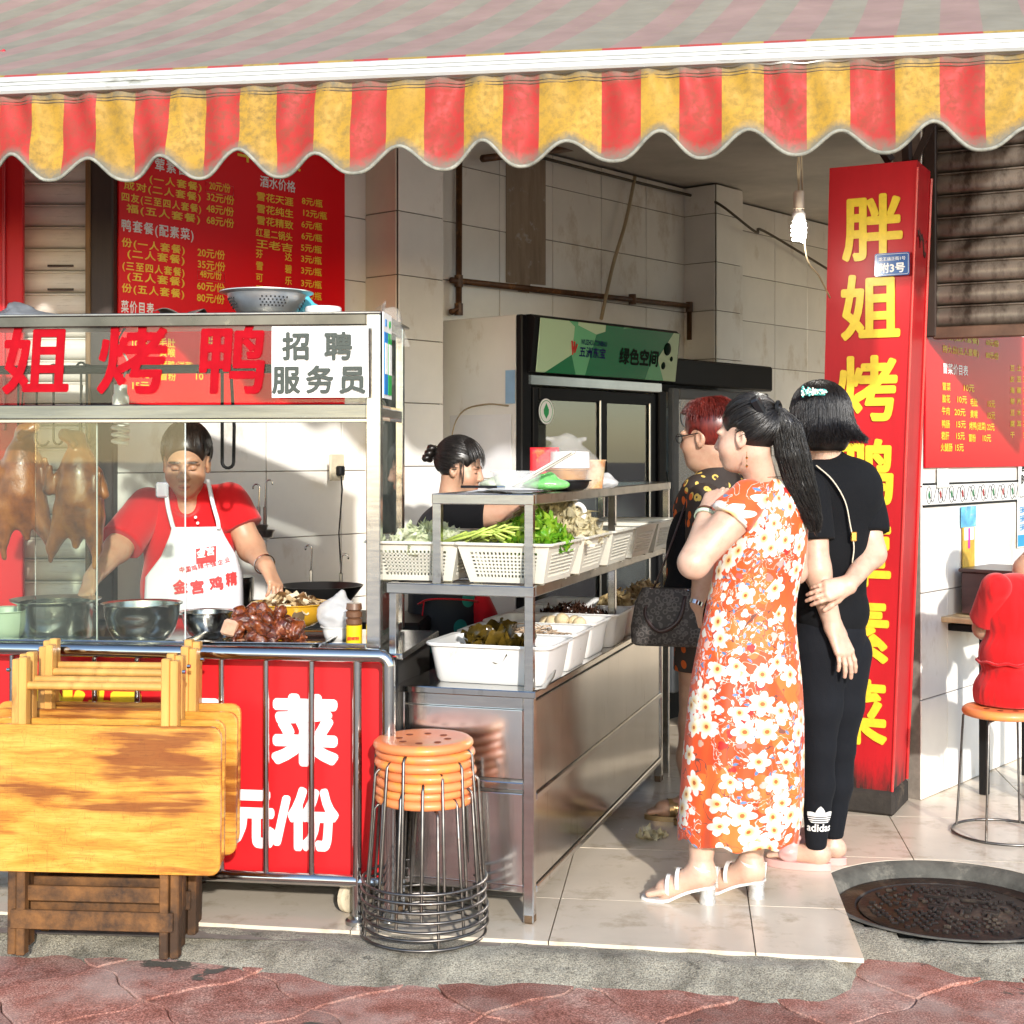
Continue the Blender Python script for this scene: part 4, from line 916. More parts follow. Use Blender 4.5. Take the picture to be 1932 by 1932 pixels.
# roast ducks
duckm, nt, b_, L = newmat('roast_skin'); tc = nd(nt, 'TexCoord'); v_ = tc.outputs['Object']
cc = ramp(nt, noise(nt, v_, 11, 6, .6), [(.28, (.05, .012, .004)), (.48, (.24, .070, .012)), (.72, (.42, .16, .03))]).outputs[0]
L.new(cc, b_.inputs['Base Color']); b_.inputs['Roughness'].default_value = .32; b_.inputs['Coat Weight'].default_value = .35; b_.inputs['Coat Roughness'].default_value = .2
bp = nd(nt, 'Bump'); bp.inputs['Strength'].default_value = .5; bp.inputs['Distance'].default_value = .006; L.new(noise(nt, v_, 45, 5, .65), bp.inputs['Height']); L.new(bp.outputs[0], b_.inputs['Normal'])
def duck(label, pxx, pyt, flip, Y=4.86):
    s = SD(); f = flip
    s.el((0, 0, -.20), (.080, .072, .125), None, .03); s.el((.005 * f, .0, -.11), (.06, .055, .07), None, .04)
    s.rc((0, 0, -.07), (.01 * f, 0, -.005), .038, .028, .03); s.rc((.01 * f, 0, -.005), (.045 * f, -.02, .012), .022, .017, .02); s.rc((.045 * f, -.02, .012), (.0, -.045, -.02), .017, .013, .015)
    s.rc((.065 * f, 0, -.13), (.100 * f, -.03, -.18), .024, .016, .02); s.rc((.10 * f, -.03, -.18), (.085 * f, -.045, -.10), .014, .010, .015)
    s.rc((-.065 * f, 0, -.13), (-.10 * f, -.02, -.19), .024, .016, .02); s.rc((-.10 * f, -.02, -.19), (-.09 * f, -.04, -.12), .014, .010, .015)
    s.rc((.045 * f, 0, -.26), (.095 * f, -.01, -.375), .045, .022, .03); s.rc((.095 * f, -.01, -.375), (.10 * f, -.015, -.42), .016, .009, .015)
    s.rc((-.045 * f, 0, -.27), (-.06 * f, .0, -.38), .044, .02, .03); s.rc((-.06 * f, 0, -.38), (-.055 * f, 0, -.44), .014, .009, .012); s.rc((0, 0, -.3), (.02 * f, .01, -.37), .03, .012, .03)
    vs, fs = s.mesh(.0065); vs = vs + .0025 * nz3(vs, 90, 3)[:, None]
    p = px(pxx, pyt, Y); o = thing('roast_duck', label, 'roast duck', p, R(10 * f), 'ducks hanging in the case')
    np_mesh('carcass', vs, fs, duckm, o); b = MB(); b.tube([(0, 0, -.02), (0, .0, .06), (.01, 0, .18)], .003, 6); b.build('neck_hook', blk, o); return o
duck('glossy roast duck hanging nearest the left edge behind the glass', 40, 812, 1, 4.90)
duck('glossy roast duck hanging second from the left beside the glass edge', 150, 826, -1, 4.84)

# pots, bowls, tray, bottle on the worktop
WZ = .832
def at_w(pxx, pyb, Y, z=WZ): p = px(pxx, pyb, Y); return (p.x, p.y, z)
def bowl(name, label, cat, p, r, h, m, rim=.006, foot=.55, th=.004, prof=None):
    o = thing(name, label, cat, p)
    pr = prof or [(0, .0), (r * foot, 0), (r * (foot + .18), h * .1), (r * .86, h * .35), (r * .95, h * .7), (r * .97, h * .96), (r + rim, h), (r + rim, h + .003), (r * .95, h * .985), (r * .92, h * .7), (r * .8, h * .36), (r * foot, .012), (0, .008)]
    MB().lathe(pr, 40).build('vessel', m, o, smooth=60); return o
pan = M('pan_steel', (.42, .42, .40), rough=.2, metal=1, var=.15, scale=10, rvar=.1)
o = bowl('steel_pot', 'large dull steel pot behind the glass left of the steel bowl', 'pot', at_w(105, 1200, 4.80), .132, .135, pan, prof=[(0, 0), (.112, 0), (.122, .01), (.124, .12), (.15, .132), (.15, .136), (.118, .126), (.116, .014), (0, .01)])
o = bowl('steel_bowl', 'round shiny steel bowl behind the middle glass pane', 'bowl', at_w(268, 1205, 4.74), .128, .125, pan)
MB().lathe([(0, .0), (.11, 0)], 24).build('broth', M('broth', (.10, .11, .05), rough=.1, var=.5, scale=30), o, loc=(0, 0, .085))
o = bowl('green_bowl', 'pale green enamel bowl at the left edge of the case', 'bowl', at_w(10, 1195, 4.78), .10, .10, M('pale_green_enamel', (.38, .50, .36), rough=.25, coat=.3))
o = bowl('steel_basin', 'small steel basin with chilli oil beside the duck tray', 'basin', at_w(392, 1200, 4.86), .09, .085, pan)
MB().lathe([(0, .0), (.083, 0)], 24).build('chilli_oil', M('chilli_oil', (.22, .03, .01), rough=.15, var=.6, scale=40), o, loc=(0, 0, .066))
o = bowl('yellow_bowl', 'glazed yellow bowl of mushrooms behind the roast duck pieces', 'bowl', at_w(548, 1168, 5.0, WZ + .015), .135, .085, M('yellow_glaze', (.56, .30, .02), rough=.2, var=.1, coat=.5), foot=.45)
rs = np.random.RandomState(5)
def heap(name, parent, n, rx_, ry_, h, mk, mats, seed=1, z0=0):
    r_ = np.random.RandomState(seed); b = MB()
    for i in range(n):
        a, q = r_.rand() * 6.283, math.sqrt(r_.rand()); x, y = rx_ * q * math.cos(a), ry_ * q * math.sin(a); z = z0 + h * (1 - q * q) * (.45 + .55 * r_.rand())
        b.M = Matrix.Translation((x, y, z)) @ Euler((r_.randn() * .6, r_.randn() * .6, r_.rand() * 6.28)).to_matrix().to_4x4(); b.mi = r_.randint(len(mats)); mk(b, r_)
    o = b.build(name, mats, parent, smooth=60); o['kind'] = 'stuff'; return o
def slice_(b, r_):
    s_ = .012 + .012 * r_.rand(); b.surf(lambda u, v: ((u - .5) * s_ * 2, (v - .5) * s_, .006 * math.sin(u * 3.1 + v) + .004 * math.cos(v * 5)), 4, 3)
mush = M('mushroom', (.42, .30, .16), rough=.5, var=.4, scale=30); mush2 = M('mushroom_pale', (.60, .50, .34), rough=.5, var=.3, scale=30)
o_ = heap('mushroom_slices', o, 170, .12, .12, .045, slice_, [mush, mush2, M('braised_brown', (.16, .08, .03), rough=.4)], 3, .07)
MB().lathe([(0, 0), (.022, 0), (.022, .003), (0, .004)], 20).build('painted_emblem', M('emblem_brown', (.09, .05, .015), rough=.4), o, loc=(.045, -.117, .05)).rotation_euler = (R(90), 0, R(20))
# tray with duck pieces
ty = thing('steel_tray', 'shallow steel tray holding the chopped roast duck', 'tray', at_w(500, 1205, 4.66), KA)
def trayring(w, d, z, r): return [(x, y, z) for x, y in rrect(w, d, r, 5)]
MB().loft([trayring(.40, .24, 0, .03), trayring(.44, .28, .022, .035), trayring(.47, .31, .024, .04), trayring(.47, .31, .027, .04), trayring(.435, .275, .025, .035), trayring(.395, .235, .004, .03)]).build('tray_pan', steel_p, ty, smooth=40)
piece_m, nt, b_, L = newmat('roast_duck_piece'); tc = nd(nt, 'TexCoord'); v_ = tc.outputs['Object']
cc = ramp(nt, noise(nt, v_, 26, 6, .65), [(.3, (.018, .005, .002)), (.47, (.10, .020, .005)), (.6, (.22, .05, .009)), (.78, (.36, .13, .03))]).outputs[0]
L.new(cc, b_.inputs['Base Color']); b_.inputs['Roughness'].default_value = .2; b_.inputs['Coat Weight'].default_value = .8
bp = nd(nt, 'Bump'); bp.inputs['Strength'].default_value = .6; bp.inputs['Distance'].default_value = .008; L.new(noise(nt, v_, 50, 5, .65), bp.inputs['Height']); L.new(bp.outputs[0], b_.inputs['Normal'])
meat = M('cut_meat', (.50, .30, .20), rough=.5, var=.2, scale=40)
pcs = []
for k in range(3):
    s = SD(); s.rc((-.03, 0, 0), (.03, 0, .01), .03 - .004 * k, .022, .02); s.rc((.03, 0, .01), (.065, .01, .02 + .01 * k), .014, .008, .02); s.el((-.02, .015, .012), (.032, .026, .024), None, .02)
    if k == 1: s.rc((-.03, 0, 0), (-.05, .03, .02), .02, .012, .02)
    vs, fs = s.mesh(.005); vs = vs + (.005 * nz3(vs, 110, k) + .004 * nz3(vs, 230, k + 5))[:, None]; o = np_mesh('duck_piece', vs, fs, piece_m); COL.objects.unlink(o); pcs.append(o)
r_ = np.random.RandomState(11)
lab = ('on top of the pile', 'at the pile edge')
for i in range(34):
    a, q = r_.rand() * 6.283, math.sqrt(r_.rand()); x, y = .125 * q * math.cos(a) - .01, .075 * q * math.sin(a); z = .035 + .085 * (1 - q ** 1.5) * r_.uniform(.35, 1.0)
    p = Vector(ty.location) + Matrix.Rotation(KA, 3, 'Z') @ Vector((x, y, z))
    o = bpy.data.objects.new('duck_piece', pcs[i % 3].data); COL.objects.link(o); o.location = p; o.rotation_euler = (r_.randn() * .8, r_.randn() * .8, r_.rand() * 6.28); o.scale = (r_.uniform(.6, .9), r_.uniform(.65, 1.0), r_.uniform(.6, .95))
    tag(o, 'glossy dark brown roast duck piece heaped on the steel tray', 'duck piece', 'chopped duck pieces on the tray')
p = Vector(ty.location) + Vector((-.105, -.055, .06))
o = MB().box((0, 0, 0), (.05, .02, .055), .008).build('duck_piece', meat, None, loc=p, rz=.4); o.rotation_euler = (.2, .3, .4); tag(o, 'pale cut duck piece showing meat at the left of the tray', 'duck piece')
# pepper grinder bottle with a yellow sleeve
bo = thing('spice_bottle', 'brown capped spice bottle with a yellow label by the case post', 'bottle', at_w(668, 1222, 4.56, WZ))
MB().lathe([(0, 0), (.025, 0), (.026, .006), (.026, .075), (0, .075)], 24).build('yellow_sleeve', M('sleeve_yellow', (.78, .52, .01), rough=.35, dirt=((.45, .05, .02), .08, 60)), bo, smooth=40)
MB().lathe([(.022, .075), (.0265, .08), (.0265, .094), (.021, .098), (.0265, .102), (.0265, .118), (.021, .122), (.0265, .126), (.024, .145), (.0, .146)], 24).build('brown_cap', M('brown_plastic', (.13, .06, .03), rough=.3, coat=.4), bo, smooth=30)
text('胡椒粉', .013, red_paint, bo, (0, -.0268, .03), align='CENTER', bold=.03)
# pale plastic bag tub
def bagmesh(rx_, ry_, h, seed, res=.007, amp=.006):
    s = SD(); s.el((0, 0, h * .5), (rx_, ry_, h * .55), None, .02); s.rc((0, 0, h * .9), (.01, 0, h * 1.2), rx_ * .3, rx_ * .16, .03)
    vs, fs = s.mesh(res); n = vs - np.array([0, 0, h * .5]); n /= np.linalg.norm(n, axis=1)[:, None] + 1e-6
    return vs + n * (amp * nz3(vs, 90, seed) + amp * .6 * np.abs(nz3(vs, 160, seed + 1)))[:, None], fs
bagm = M('thin_white_bag', (.74, .73, .72), rough=.25, alpha=.5, var=.1, scale=20, bump=.5, bscale=60)
vs, fs = bagmesh(.075, .06, .10, 4); o = np_mesh('plastic_bag', vs, fs, bagm); o.location = at_w(640, 1172, 4.72, WZ + .04); tag(o, 'thin white plastic bag slumped beside the yellow bowl', 'bag')
o = bowl('plastic_tub', 'small white tub under the thin plastic bag', 'tub', at_w(636, 1205, 4.72), .05, .05, white_gl)
# cooking range behind: wok ring, wok and hanging ladles
st_ = thing('cooking_stove', 'black iron stove with a wok behind the cart', 'stove', px(505, 1200, 5.75)[:2] + (0,), KA)
MB().box((0, .05, .40), (1.3, .45, .80), .01).build('stove_body', blk, st_, smooth=0)
MB().lathe([(0, .80), (.13, .80), (.15, .85), (.14, .855), (0, .82)], 28).build('wok_ring', blk, st_, loc=(-.1, -.02, 0))
MB().lathe([(.06, .83), (.12, .87), (.17, .93), (.175, .93), (.12, .862), (.04, .83)], 32).build('wok', M('wok_iron', (.05, .05, .05), rough=.35, metal=.7), st_, loc=(.22, -.02, 0), smooth=50)
MB().lathe([(0, .80), (.09, .80), (.095, .96), (.10, .965), (0, .965)], 28).build('stock_pot', pan, st_, loc=(-.14, -.05, 0), smooth=40)
for n_, lb_, pxx, y0, y1, hk_ in (('ladle', 'long steel ladle with a hooked end hanging nearest the cook', 500, 912, 1000, 1), ('skimmer', 'short steel skimmer with a looped end hanging by the cook', 488, 920, 990, -1), ('ladle', 'steel ladle standing in the wok right of the cook', 587, 1035, 1115, -1), ('ladle', 'small dark handled ladle beside the socket cord', 643, 1052, 1110, 1)):
    t = tA(A0, pxx); Y = 5.95; p1 = px(pxx, y1, Y); p0 = px(pxx, y0, Y); o = thing(n_, lb_, 'ladle', p1); h = p0.z - p1.z
    b = MB(); b.tube([(0, 0, 0), (0, 0, h * .5), (.004, 0, h)] + [(.004 + hk_ * (.014 - .014 * math.cos(a)), 0, h + .014 * math.sin(a)) for a in np.linspace(.3, 3.6, 8)], .004, 6); b.build('handle', steel_p, o, smooth=180)
    MB().box((0, 0, h * .25), (.016, .008, h * .5), .003).build('grip', steel_d, o)
    MB().lathe([(0, -.045), (.03, -.03), (.042, 0), (.04, 0), (.028, -.027), (0, -.04)], 16).build('scoop', steel_d, o, loc=(0, 0, -.0))
# on the roof of the case
co = thing('colander', 'perforated steel colander resting on top of the display case', 'colander', px(503, 586, 4.72)[:2] + (1.912,))
MB().lathe([(0, 0), (.075, 0), (.10, .015), (.125, .055), (.13, .072), (.155, .078), (.155, .081), (.127, .076), (.118, .05), (.09, .015), (0, .006)], 40).build('perforated_bowl', M('colander_aluminium', (.62, .63, .62), rough=.35, metal=.9, var=.15, scale=12), co, smooth=60)
b = MB()
for j, (rr_, zz) in enumerate(((.109, .028), (.1145, .037), (.1195, .046), (.1245, .055))):
    for k in range(56):
        if (k // 7) % 2: continue
        a = 6.283 * (k + .5 * (j % 2)) / 56; b.M = Matrix.Translation((rr_ * math.cos(a), rr_ * math.sin(a), zz)); b.box((0, 0, 0), (.005, .005, .005))
o = b.build('holes', black_ink, co); o['kind'] = 'stuff'
vs, fs = bagmesh(.06, .05, .07, 9, amp=.008); o = np_mesh('blue_bag', vs, fs, M('blue_film', (.10, .48, .62), rough=.3, var=.2, scale=10)); o.location = px(572, 584, 4.86)[:2] + (1.905,); tag(o, 'bright blue plastic bag behind the colander on the case roof', 'bag')
o = thing('white_lid', 'round white plastic lid beside the colander on the case roof', 'lid', px(610, 586, 4.66)[:2] + (1.912,)); MB().lathe([(0, 0), (.056, 0), (.06, .004), (.06, .022), (.056, .026), (0, .026)], 32).build('lid_disc', white_gl, o, smooth=35)
vs, fs = bagmesh(.16, .08, .035, 12, amp=.012); o = np_mesh('grey_bag', vs, fs, M('grey_film', (.14, .15, .16), rough=.3, var=.3, scale=8)); o.location = px(40, 590, 4.85)[:2] + (1.905,); tag(o, 'dark grey plastic sheet lying on the left end of the case roof', 'bag')
b = MB(); b.surf(lambda u, v: (.16 * u, .1 * v, .012 * math.sin(u * 7 + v * 3) + .008), 12, 6); o = b.build('torn_wrapper', M('dull_wrapper', (.12, .10, .085), rough=.6), None, smooth=180, solid=.002, loc=px(290, 588, 4.66)[:2] + (1.915,)); tag(o, 'crumpled brown wrapper on the case roof below the menu', 'wrapper')
# ---------------------------------------------------------------- steel counter with its rack
QA = -R(17.3); q_o = gp(1006, 1745); QW = .46; QL = 2.04; QT = .721
RQ = Matrix.Rotation(QA, 3, 'Z')
def Q(x, y, z=0.0): return Vector((q_o.x, q_o.y, 0)) + RQ @ Vector((x, y, 0)) + Vector((0, 0, z))
cn = thing('steel_counter', 'long stainless steel food counter with a two-tier rack', 'counter', (q_o.x, q_o.y, 0), QA)
panel_m = M('counter_sheet_steel', (.62, .61, .59), rough=.15, metal=1.0, var=.14, scale=2.5, sc=(1, 1, .4), rvar=.05, bump=.05, bscale=5, dirt=((.36, .33, .29), .05, 7, (3, 3, .5)))
front_m = M('counter_front_steel', (.80, .78, .76), rough=.18, metal=1.0, var=.12, scale=3, rvar=.08, bump=.05, bscale=160, bsc=(1, 1, .06))
MB().box((-QW / 2, QL / 2, .40), (QW - .03, QL - .03, .58)).build('body', steel_d, cn, smooth=0)
for x in (-QW + .016, -.016):
    for y in (.016, QL - .016): MB().box((x, y, .36), (.034, .034, .715), .003).build('leg', steel, cn, smooth=0)
    for y in (.016, QL - .016): MB().box((x, y, .016), (.036, .036, .032), .006).build('rubber_foot', M('brown_foot', (.10, .06, .03), rough=.7, var=.4, scale=30), cn, smooth=0)
for z0, z1 in ((.445, .66), (.115, .40)): MB().box((-QW / 2, .006, (z0 + z1) / 2), (QW - .07, .006, z1 - z0), .002).build('end_panel', front_m, cn, smooth=0)
for z in (.105, .423, .688): MB().box((-QW / 2, .010, z), (QW - .066, .018, .024 if z < .6 else .05), .003).build('end_rail', steel, cn, smooth=0)
for z0, z1 in ((.40, .685), (.115, .375)): MB().box((-.008, QL / 2, (z0 + z1) / 2), (.006, QL - .07, z1 - z0), .002).build('side_panel', panel_m, cn, smooth=0)
for z in (.10, .388): MB().box((-.005, QL / 2, z), (.016, QL - .066, .022), .003).build('side_rail', steel, cn, smooth=0)
MB().box((-QW / 2 + .002, QL / 2, QT - .011), (QW + .012, QL + .012, .022), .003).build('worktop', panel_m, cn, smooth=0)
b = MB(); b.tube([(-.01, .02, QT + .002), (.018, .05, QT + .004), (.03, .10, QT + .03), (.034, .13, QT + .05)], [.006, .012, .010, .004], 6, flat=.3); b.build('bent_lip', steel_p, cn)
# rack
Z2, Z3 = 1.036, 1.322
def postb(x, y, z0, z1, w=.028): MB().box((x, y, (z0 + z1) / 2), (w, w, z1 - z0), .002).build('rack_post', steel, cn, smooth=0)
postb(-.016, .016, QT, Z3 - .02); postb(-.32, .016, Z2 + .01, Z3 - .02); postb(-.47, .016, QT, Z2 - .01, .024)
for y in (1.13, 2.2): postb(-.016, y, QT if y < 2.1 else .0, Z3 - .02); postb(-.32, y, Z2 + .01, Z3 - .02)
for x0, x1, z in ((-.49, 0, Z2), (-.335, 0, Z3)):
    MB().box(((x0 + x1) / 2, .014, z - .008), (x1 - x0, .028, .034), .003).build('rack_rail', steel, cn, smooth=0)
    MB().box(((x0 + x1) / 2, 2.215, z - .008), (x1 - x0, .028, .034), .003).build('rack_rail', steel, cn, smooth=0)
    for x in (x0 + .012, x1 - .012): MB().box((x, 1.115, z - .008), (.024, 2.17, .034), .003).build('rack_rail', steel_d, cn, smooth=0)
sl_ = MB().box((0, 0, 0), (.45, .03, .012), .002).build('shelf_slat', steel, cn, smooth=0, loc=(-.245, .08, Z2))
for k in range(1, 19): inst(sl_, cn, (-.245, .08 + k * .117, Z2))
MB().box((-.168, 1.115, Z3 + .002), (.33, 2.2, .01), .002).build('top_shelf', M('shelf_dark_steel', (.30, .28, .26), rough=.2, metal=1, var=.2, scale=5, rvar=.08), cn, smooth=0)

# ---------------------------------------------------------------- tubs and baskets
tubm = M('white_tub_plastic', (.72, .715, .69), rough=.28, var=.04, scale=6, sss=.0, dirt=((.55, .48, .36), .03, 14), transl=.12)
baskm = M('cream_basket_plastic', (.72, .70, .60), rough=.38, var=.04, scale=6, transl=.12)
def rr3(w, d, r, z): return [(x, y, z) for x, y in rrect(w, d, r, 4)]
def tub_mesh(w, d, h, m):
    t = .004; R_ = [rr3(w * .84, d * .80, .03, 0), rr3(w * .87, d * .84, .035, .012), rr3(w * .95, d * .93, .035, h - .012), rr3(w, d, .04, h - .010), rr3(w + .004, d + .004, .04, h - .004), rr3(w, d, .04, h), rr3(w * .95 - t, d * .93 - t, .034, h - .004), rr3(w * .86 - t, d * .83 - t, .03, .012), rr3(w * .83, d * .79, .028, .006)]
    return MB().loft(R_).build('tub_shell', m, None, smooth=50)
tubs = []; tb0 = None; TW, TD, TH = .425, .30, .128
tlabels = ['front white plastic tub of brown kelp behind the rack post', 'white tub of vermicelli, second from the front on the counter', 'white tub with eggs, third from the front on the counter', 'white tub of dark wood-ear fungus, fourth from the front', 'nearly empty white tub farthest back in the counter row']
for k in range(5):
    o = thing('food_tub', tlabels[k], 'tub', Q(-.195 + .012 * (k % 2) + (.02 if k == 0 else 0), .215 + k * .318, QT + .001), QA + random.uniform(-.03, .03), 'white tubs along the counter')
    if tb0 is None: tb0 = tub_mesh(TW, TD, TH, tubm); tb0.parent = o
    else: inst(tb0, o)
    tubs.append(o)
def leafmat(name, a, b2, rough=.45, transl=.3):
    m, nt, b, L = newmat(name); at = nd(nt, 'Attribute', attribute_name='Col'); tc = nd(nt, 'TexCoord')
    c = mixc(nt, at.outputs['Fac'], a, b2); hs = nd(nt, 'HueSaturation'); L.new(c, hs.inputs['Color']); L.new(mth(nt, 'MULTIPLY_ADD', noise(nt, tc.outputs['Object'], 60, 4, .6), .8, .6), hs.inputs['Value'])
    L.new(hs.outputs[0], b.inputs['Base Color']); b.inputs['Roughness'].default_value = rough; b.inputs['Coat Weight'].default_value = .15
    tr = nd(nt, 'BsdfTranslucent'); L.new(hs.outputs[0], tr.inputs[0]); mx = nd(nt, 'MixShader'); mx.inputs[0].default_value = transl; L.new(b.outputs[0], mx.inputs[1]); L.new(tr.outputs[0], mx.inputs[2]); L.new(mx.outputs[0], nt.nodes['Material Output'].inputs[0]); return m
def leaf_heap(name, parent, n, rx_, ry_, h, z0, size, mat, ruffle=.25, stem=None, seed=1, long=1.6, flat=.5):
    r_ = np.random.RandomState(seed); V = []; Fc = []; C = []
    NU, NV_ = 8, 12
    for i in range(n):
        a, q = r_.rand() * 6.283, math.sqrt(r_.rand()); x, y = rx_ * q * math.cos(a), ry_ * q * math.sin(a); z = z0 + h * (1 - q ** 2.2) * (.55 + .45 * r_.rand())
        s = size * (.7 + .6 * r_.rand()); E_ = np.array(Euler((r_.randn() * flat, r_.randn() * flat, r_.rand() * 6.283)).to_matrix()); ph_ = r_.rand(4) * 6.28; cur = r_.randn() * .7; col = r_.rand()
        for j in range(NV_ + 1):
            v = j / NV_; wv = math.sin(math.pi * min(1, .10 + v * .84)) ** .5 * (1 + .10 * math.sin(v * 19 + ph_[2]))
            for k in range(NU + 1):
                u = k / NU * 2 - 1; ru = ruffle * s * (abs(u) ** 1.5) * math.sin(v * 14 + ph_[0] + 2 * u) + ruffle * .4 * s * abs(u) * math.sin(v * 23 + ph_[1] - 3 * u)
                p = np.array([u * wv * s * .5, (v - .5) * s * long, ru + cur * s * (v - .5) ** 2 + .25 * s * u * u * wv]); p = E_ @ p
                V.append((x + p[0], y + p[1], max(z0 - .01, z + p[2]))); C.append(min(1, max(0, (.25 + .75 * col) * (.35 + .65 * abs(u)) if stem is None else (.15 + .85 * abs(u) ** .6) * (.6 + .4 * col) * (.3 + .7 * v))))
        base = i * (NU + 1) * (NV_ + 1)
        for j in range(NV_):
            for k in range(NU): q0_ = base + j * (NU + 1) + k; Fc.append((q0_, q0_ + 1, q0_ + NU + 2, q0_ + NU + 1))
    C = np.array(C); o = np_mesh(name, np.array(V), np.array(Fc), mat, parent, cols=np.stack([C, C, C], 1)); o['kind'] = 'stuff'; return o
kelp = leafmat('kelp', (.03, .022, .004), (.14, .085, .012), .2, .2)
leaf_heap('kelp_sheets', tubs[0], 46, .12, .07, .05, .06, .08, kelp, .18, None, 2, 1.5, .35)
o = leaf_heap('kelp_sheets', tubs[0], 3, .03, .02, .02, .125, .08, kelp, .1, None, 5, 1.3, 1.2); o.location = (-.09, .03, 0)
o = leaf_heap('kelp_sheets', tubs[1], 3, .03, .02, .02, .12, .07, kelp, .1, None, 6, 1.3, 1.2); o.location = (-.10, .0, 0)
# vermicelli: many thin loops
b = MB(); r_ = np.random.RandomState(8)
for i in range(70):
    a = r_.rand() * 6.28; q = math.sqrt(r_.rand()); cx_, cy_ = .03 + .10 * q * math.cos(a), .07 * q * math.sin(a); z = .055 + .085 * (1 - q * q) * (.7 + .3 * r_.rand()); rr_ = .03 + .04 * r_.rand(); a0 = r_.rand() * 6.28
    b.tube([(cx_ + rr_ * math.cos(a0 + t) * (1 + .2 * math.sin(3 * t)), cy_ + rr_ * .7 * math.sin(a0 + t), z + .012 * math.sin(t * 2 + a)) for t in np.linspace(0, 4.5, 14)], .0019, 4)
o = b.build('vermicelli', M('vermicelli_tan', (.46, .33, .22), rough=.35, var=.25, scale=20), tubs[1], smooth=180); o['kind'] = 'stuff'
egg = MB().lathe([(0, -.032), (.014, -.028), (.024, -.014), (.026, 0), (.022, .016), (.012, .028), (0, .032)], 20, sx=1, sy=1)
eggm = M('peeled_egg', (.66, .54, .34), rough=.3, var=.08, scale=20)
ego = egg.build('egg', eggm, tubs[2], smooth=180, loc=(.06, -.02, .125)); ego.rotation_euler = (1.2, .3, .5)
for k, (x, y, z) in enumerate(((.10, .01, .115), (.02, .0, .11), (.13, -.03, .11), (-.02, .04, .105), (.05, .05, .11))): inst(ego, tubs[2], (x, y, z), (1.3 + k, .4 * k, k))
MB().prism(rrect(TW * .88, TD * .84, .03), .09, .095).build('broth', M('pale_broth', (.5, .42, .27), rough=.15), tubs[2])
leaf_heap('wood_ear', tubs[3], 110, .14, .09, .045, .085, .042, leafmat('wood_ear', (.012, .006, .004), (.06, .025, .015), .25, .1), .35, None, 9, 1.0, .7)
leaf_heap('dried_bean_curd', tubs[4], 26, .05, .05, .05, .10, .06, leafmat('bean_curd', (.30, .20, .09), (.52, .40, .2), .4, .2), .3, None, 12, 1.2, .9).location = (.1, .06, .0)
bo2 = bowl('steel_bowl', 'small steel bowl heaped with oyster mushrooms at the counter end', 'bowl', Q(-.05, 1.86, QT + .002), .09, .06, pan)
leaf_heap('oyster_mushrooms', bo2, 60, .09, .09, .12, .05, .06, leafmat('oyster', (.38, .25, .12), (.66, .50, .28), .5, .25), .3, None, 14, 1.0, .9)
# baskets with square holes: real lattice
def basket_mesh(w, d, h, m):
    b = MB()
    def side(P0, P1, n_):
        # lattice between bottom edge P0[0]->P0[1] and top edge P1[0]->P1[1]
        A_, B_, C_, D_ = [Vector(p) for p in (P0[0], P0[1], P1[1], P1[0])]
        f = lambda u, v: (A_ * (1 - u) + B_ * u) * (1 - v) + (D_ * (1 - u) + C_ * u) * v
        nrm = (B_ - A_).cross(D_ - A_).normalized() * .003
        def slab(u0, u1, v0, v1):
            q = [f(u0, v0), f(u1, v0), f(u1, v1), f(u0, v1)]; b.add([p for p in q] + [p - nrm for p in q], [(0, 1, 2, 3), (7, 6, 5, 4), (0, 4, 5, 1), (1, 5, 6, 2), (2, 6, 7, 3), (3, 7, 4, 0)])
        slab(0, .12, 0, 1); slab(.88, 1, 0, 1); slab(.12, .88, 0, .14); slab(.12, .88, .80, 1)
        nh = 7; g = .76 / n_
        for i in range(1, n_): slab(.12 + i * g - g * .24, .12 + i * g + g * .24, .14, .80)
        for j in range(1, nh): slab(.12, .88, .14 + .66 * j / nh - .022, .14 + .66 * j / nh + .022)
    bw, bd = w * .80, d * .80
    B4 = [(-bw / 2, -bd / 2, 0), (bw / 2, -bd / 2, 0), (bw / 2, bd / 2, 0), (-bw / 2, bd / 2, 0)]; T4 = [(-w / 2, -d / 2, h), (w / 2, -d / 2, h), (w / 2, d / 2, h), (-w / 2, d / 2, h)]
    for i in range(4): side((B4[i], B4[(i + 1) % 4]), (T4[i], T4[(i + 1) % 4]), 17 if i % 2 == 0 else 19)
    b.box((0, 0, .002), (bw, bd, .004))
    rim = [rr3(w - .002, d - .002, .01, h - .004), rr3(w + .024, d + .024, .02, h - .002), rr3(w + .026, d + .026, .02, h + .003), rr3(w + .02, d + .02, .02, h + .006), rr3(w - .004, d - .004, .01, h + .004)]
    b.loft(rim, cap=False)
    for x in (-1, 1):
        for y in (-1, 1): b.box((x * bw * .42, y * bd * .42, -.003), (.03, .012, .008), .002)
    return b.build('basket_lattice', m, None, smooth=0)
bk = None; BW, BD, BH = .305, .375, .122
bl = [('vegetable_basket', 'cream slotted basket of pale lettuce at the left of the rack', -.425, .215), ('vegetable_basket', 'cream slotted basket of green leafy stems behind the rack post', -.105, .215), ('vegetable_basket', 'slotted basket heaped with pale cabbage, behind the leafy greens', -.10, .615), ('vegetable_basket', 'empty slotted basket next behind the cabbage basket', -.095, 1.015), ('vegetable_basket', 'empty slotted basket second behind the cabbage basket', -.09, 1.415), ('vegetable_basket', 'empty slotted basket at the far end of the rack', -.085, 1.81), ('vegetable_basket', 'shadowed slotted basket behind the pale lettuce basket', -.40, .63)]
bks = []
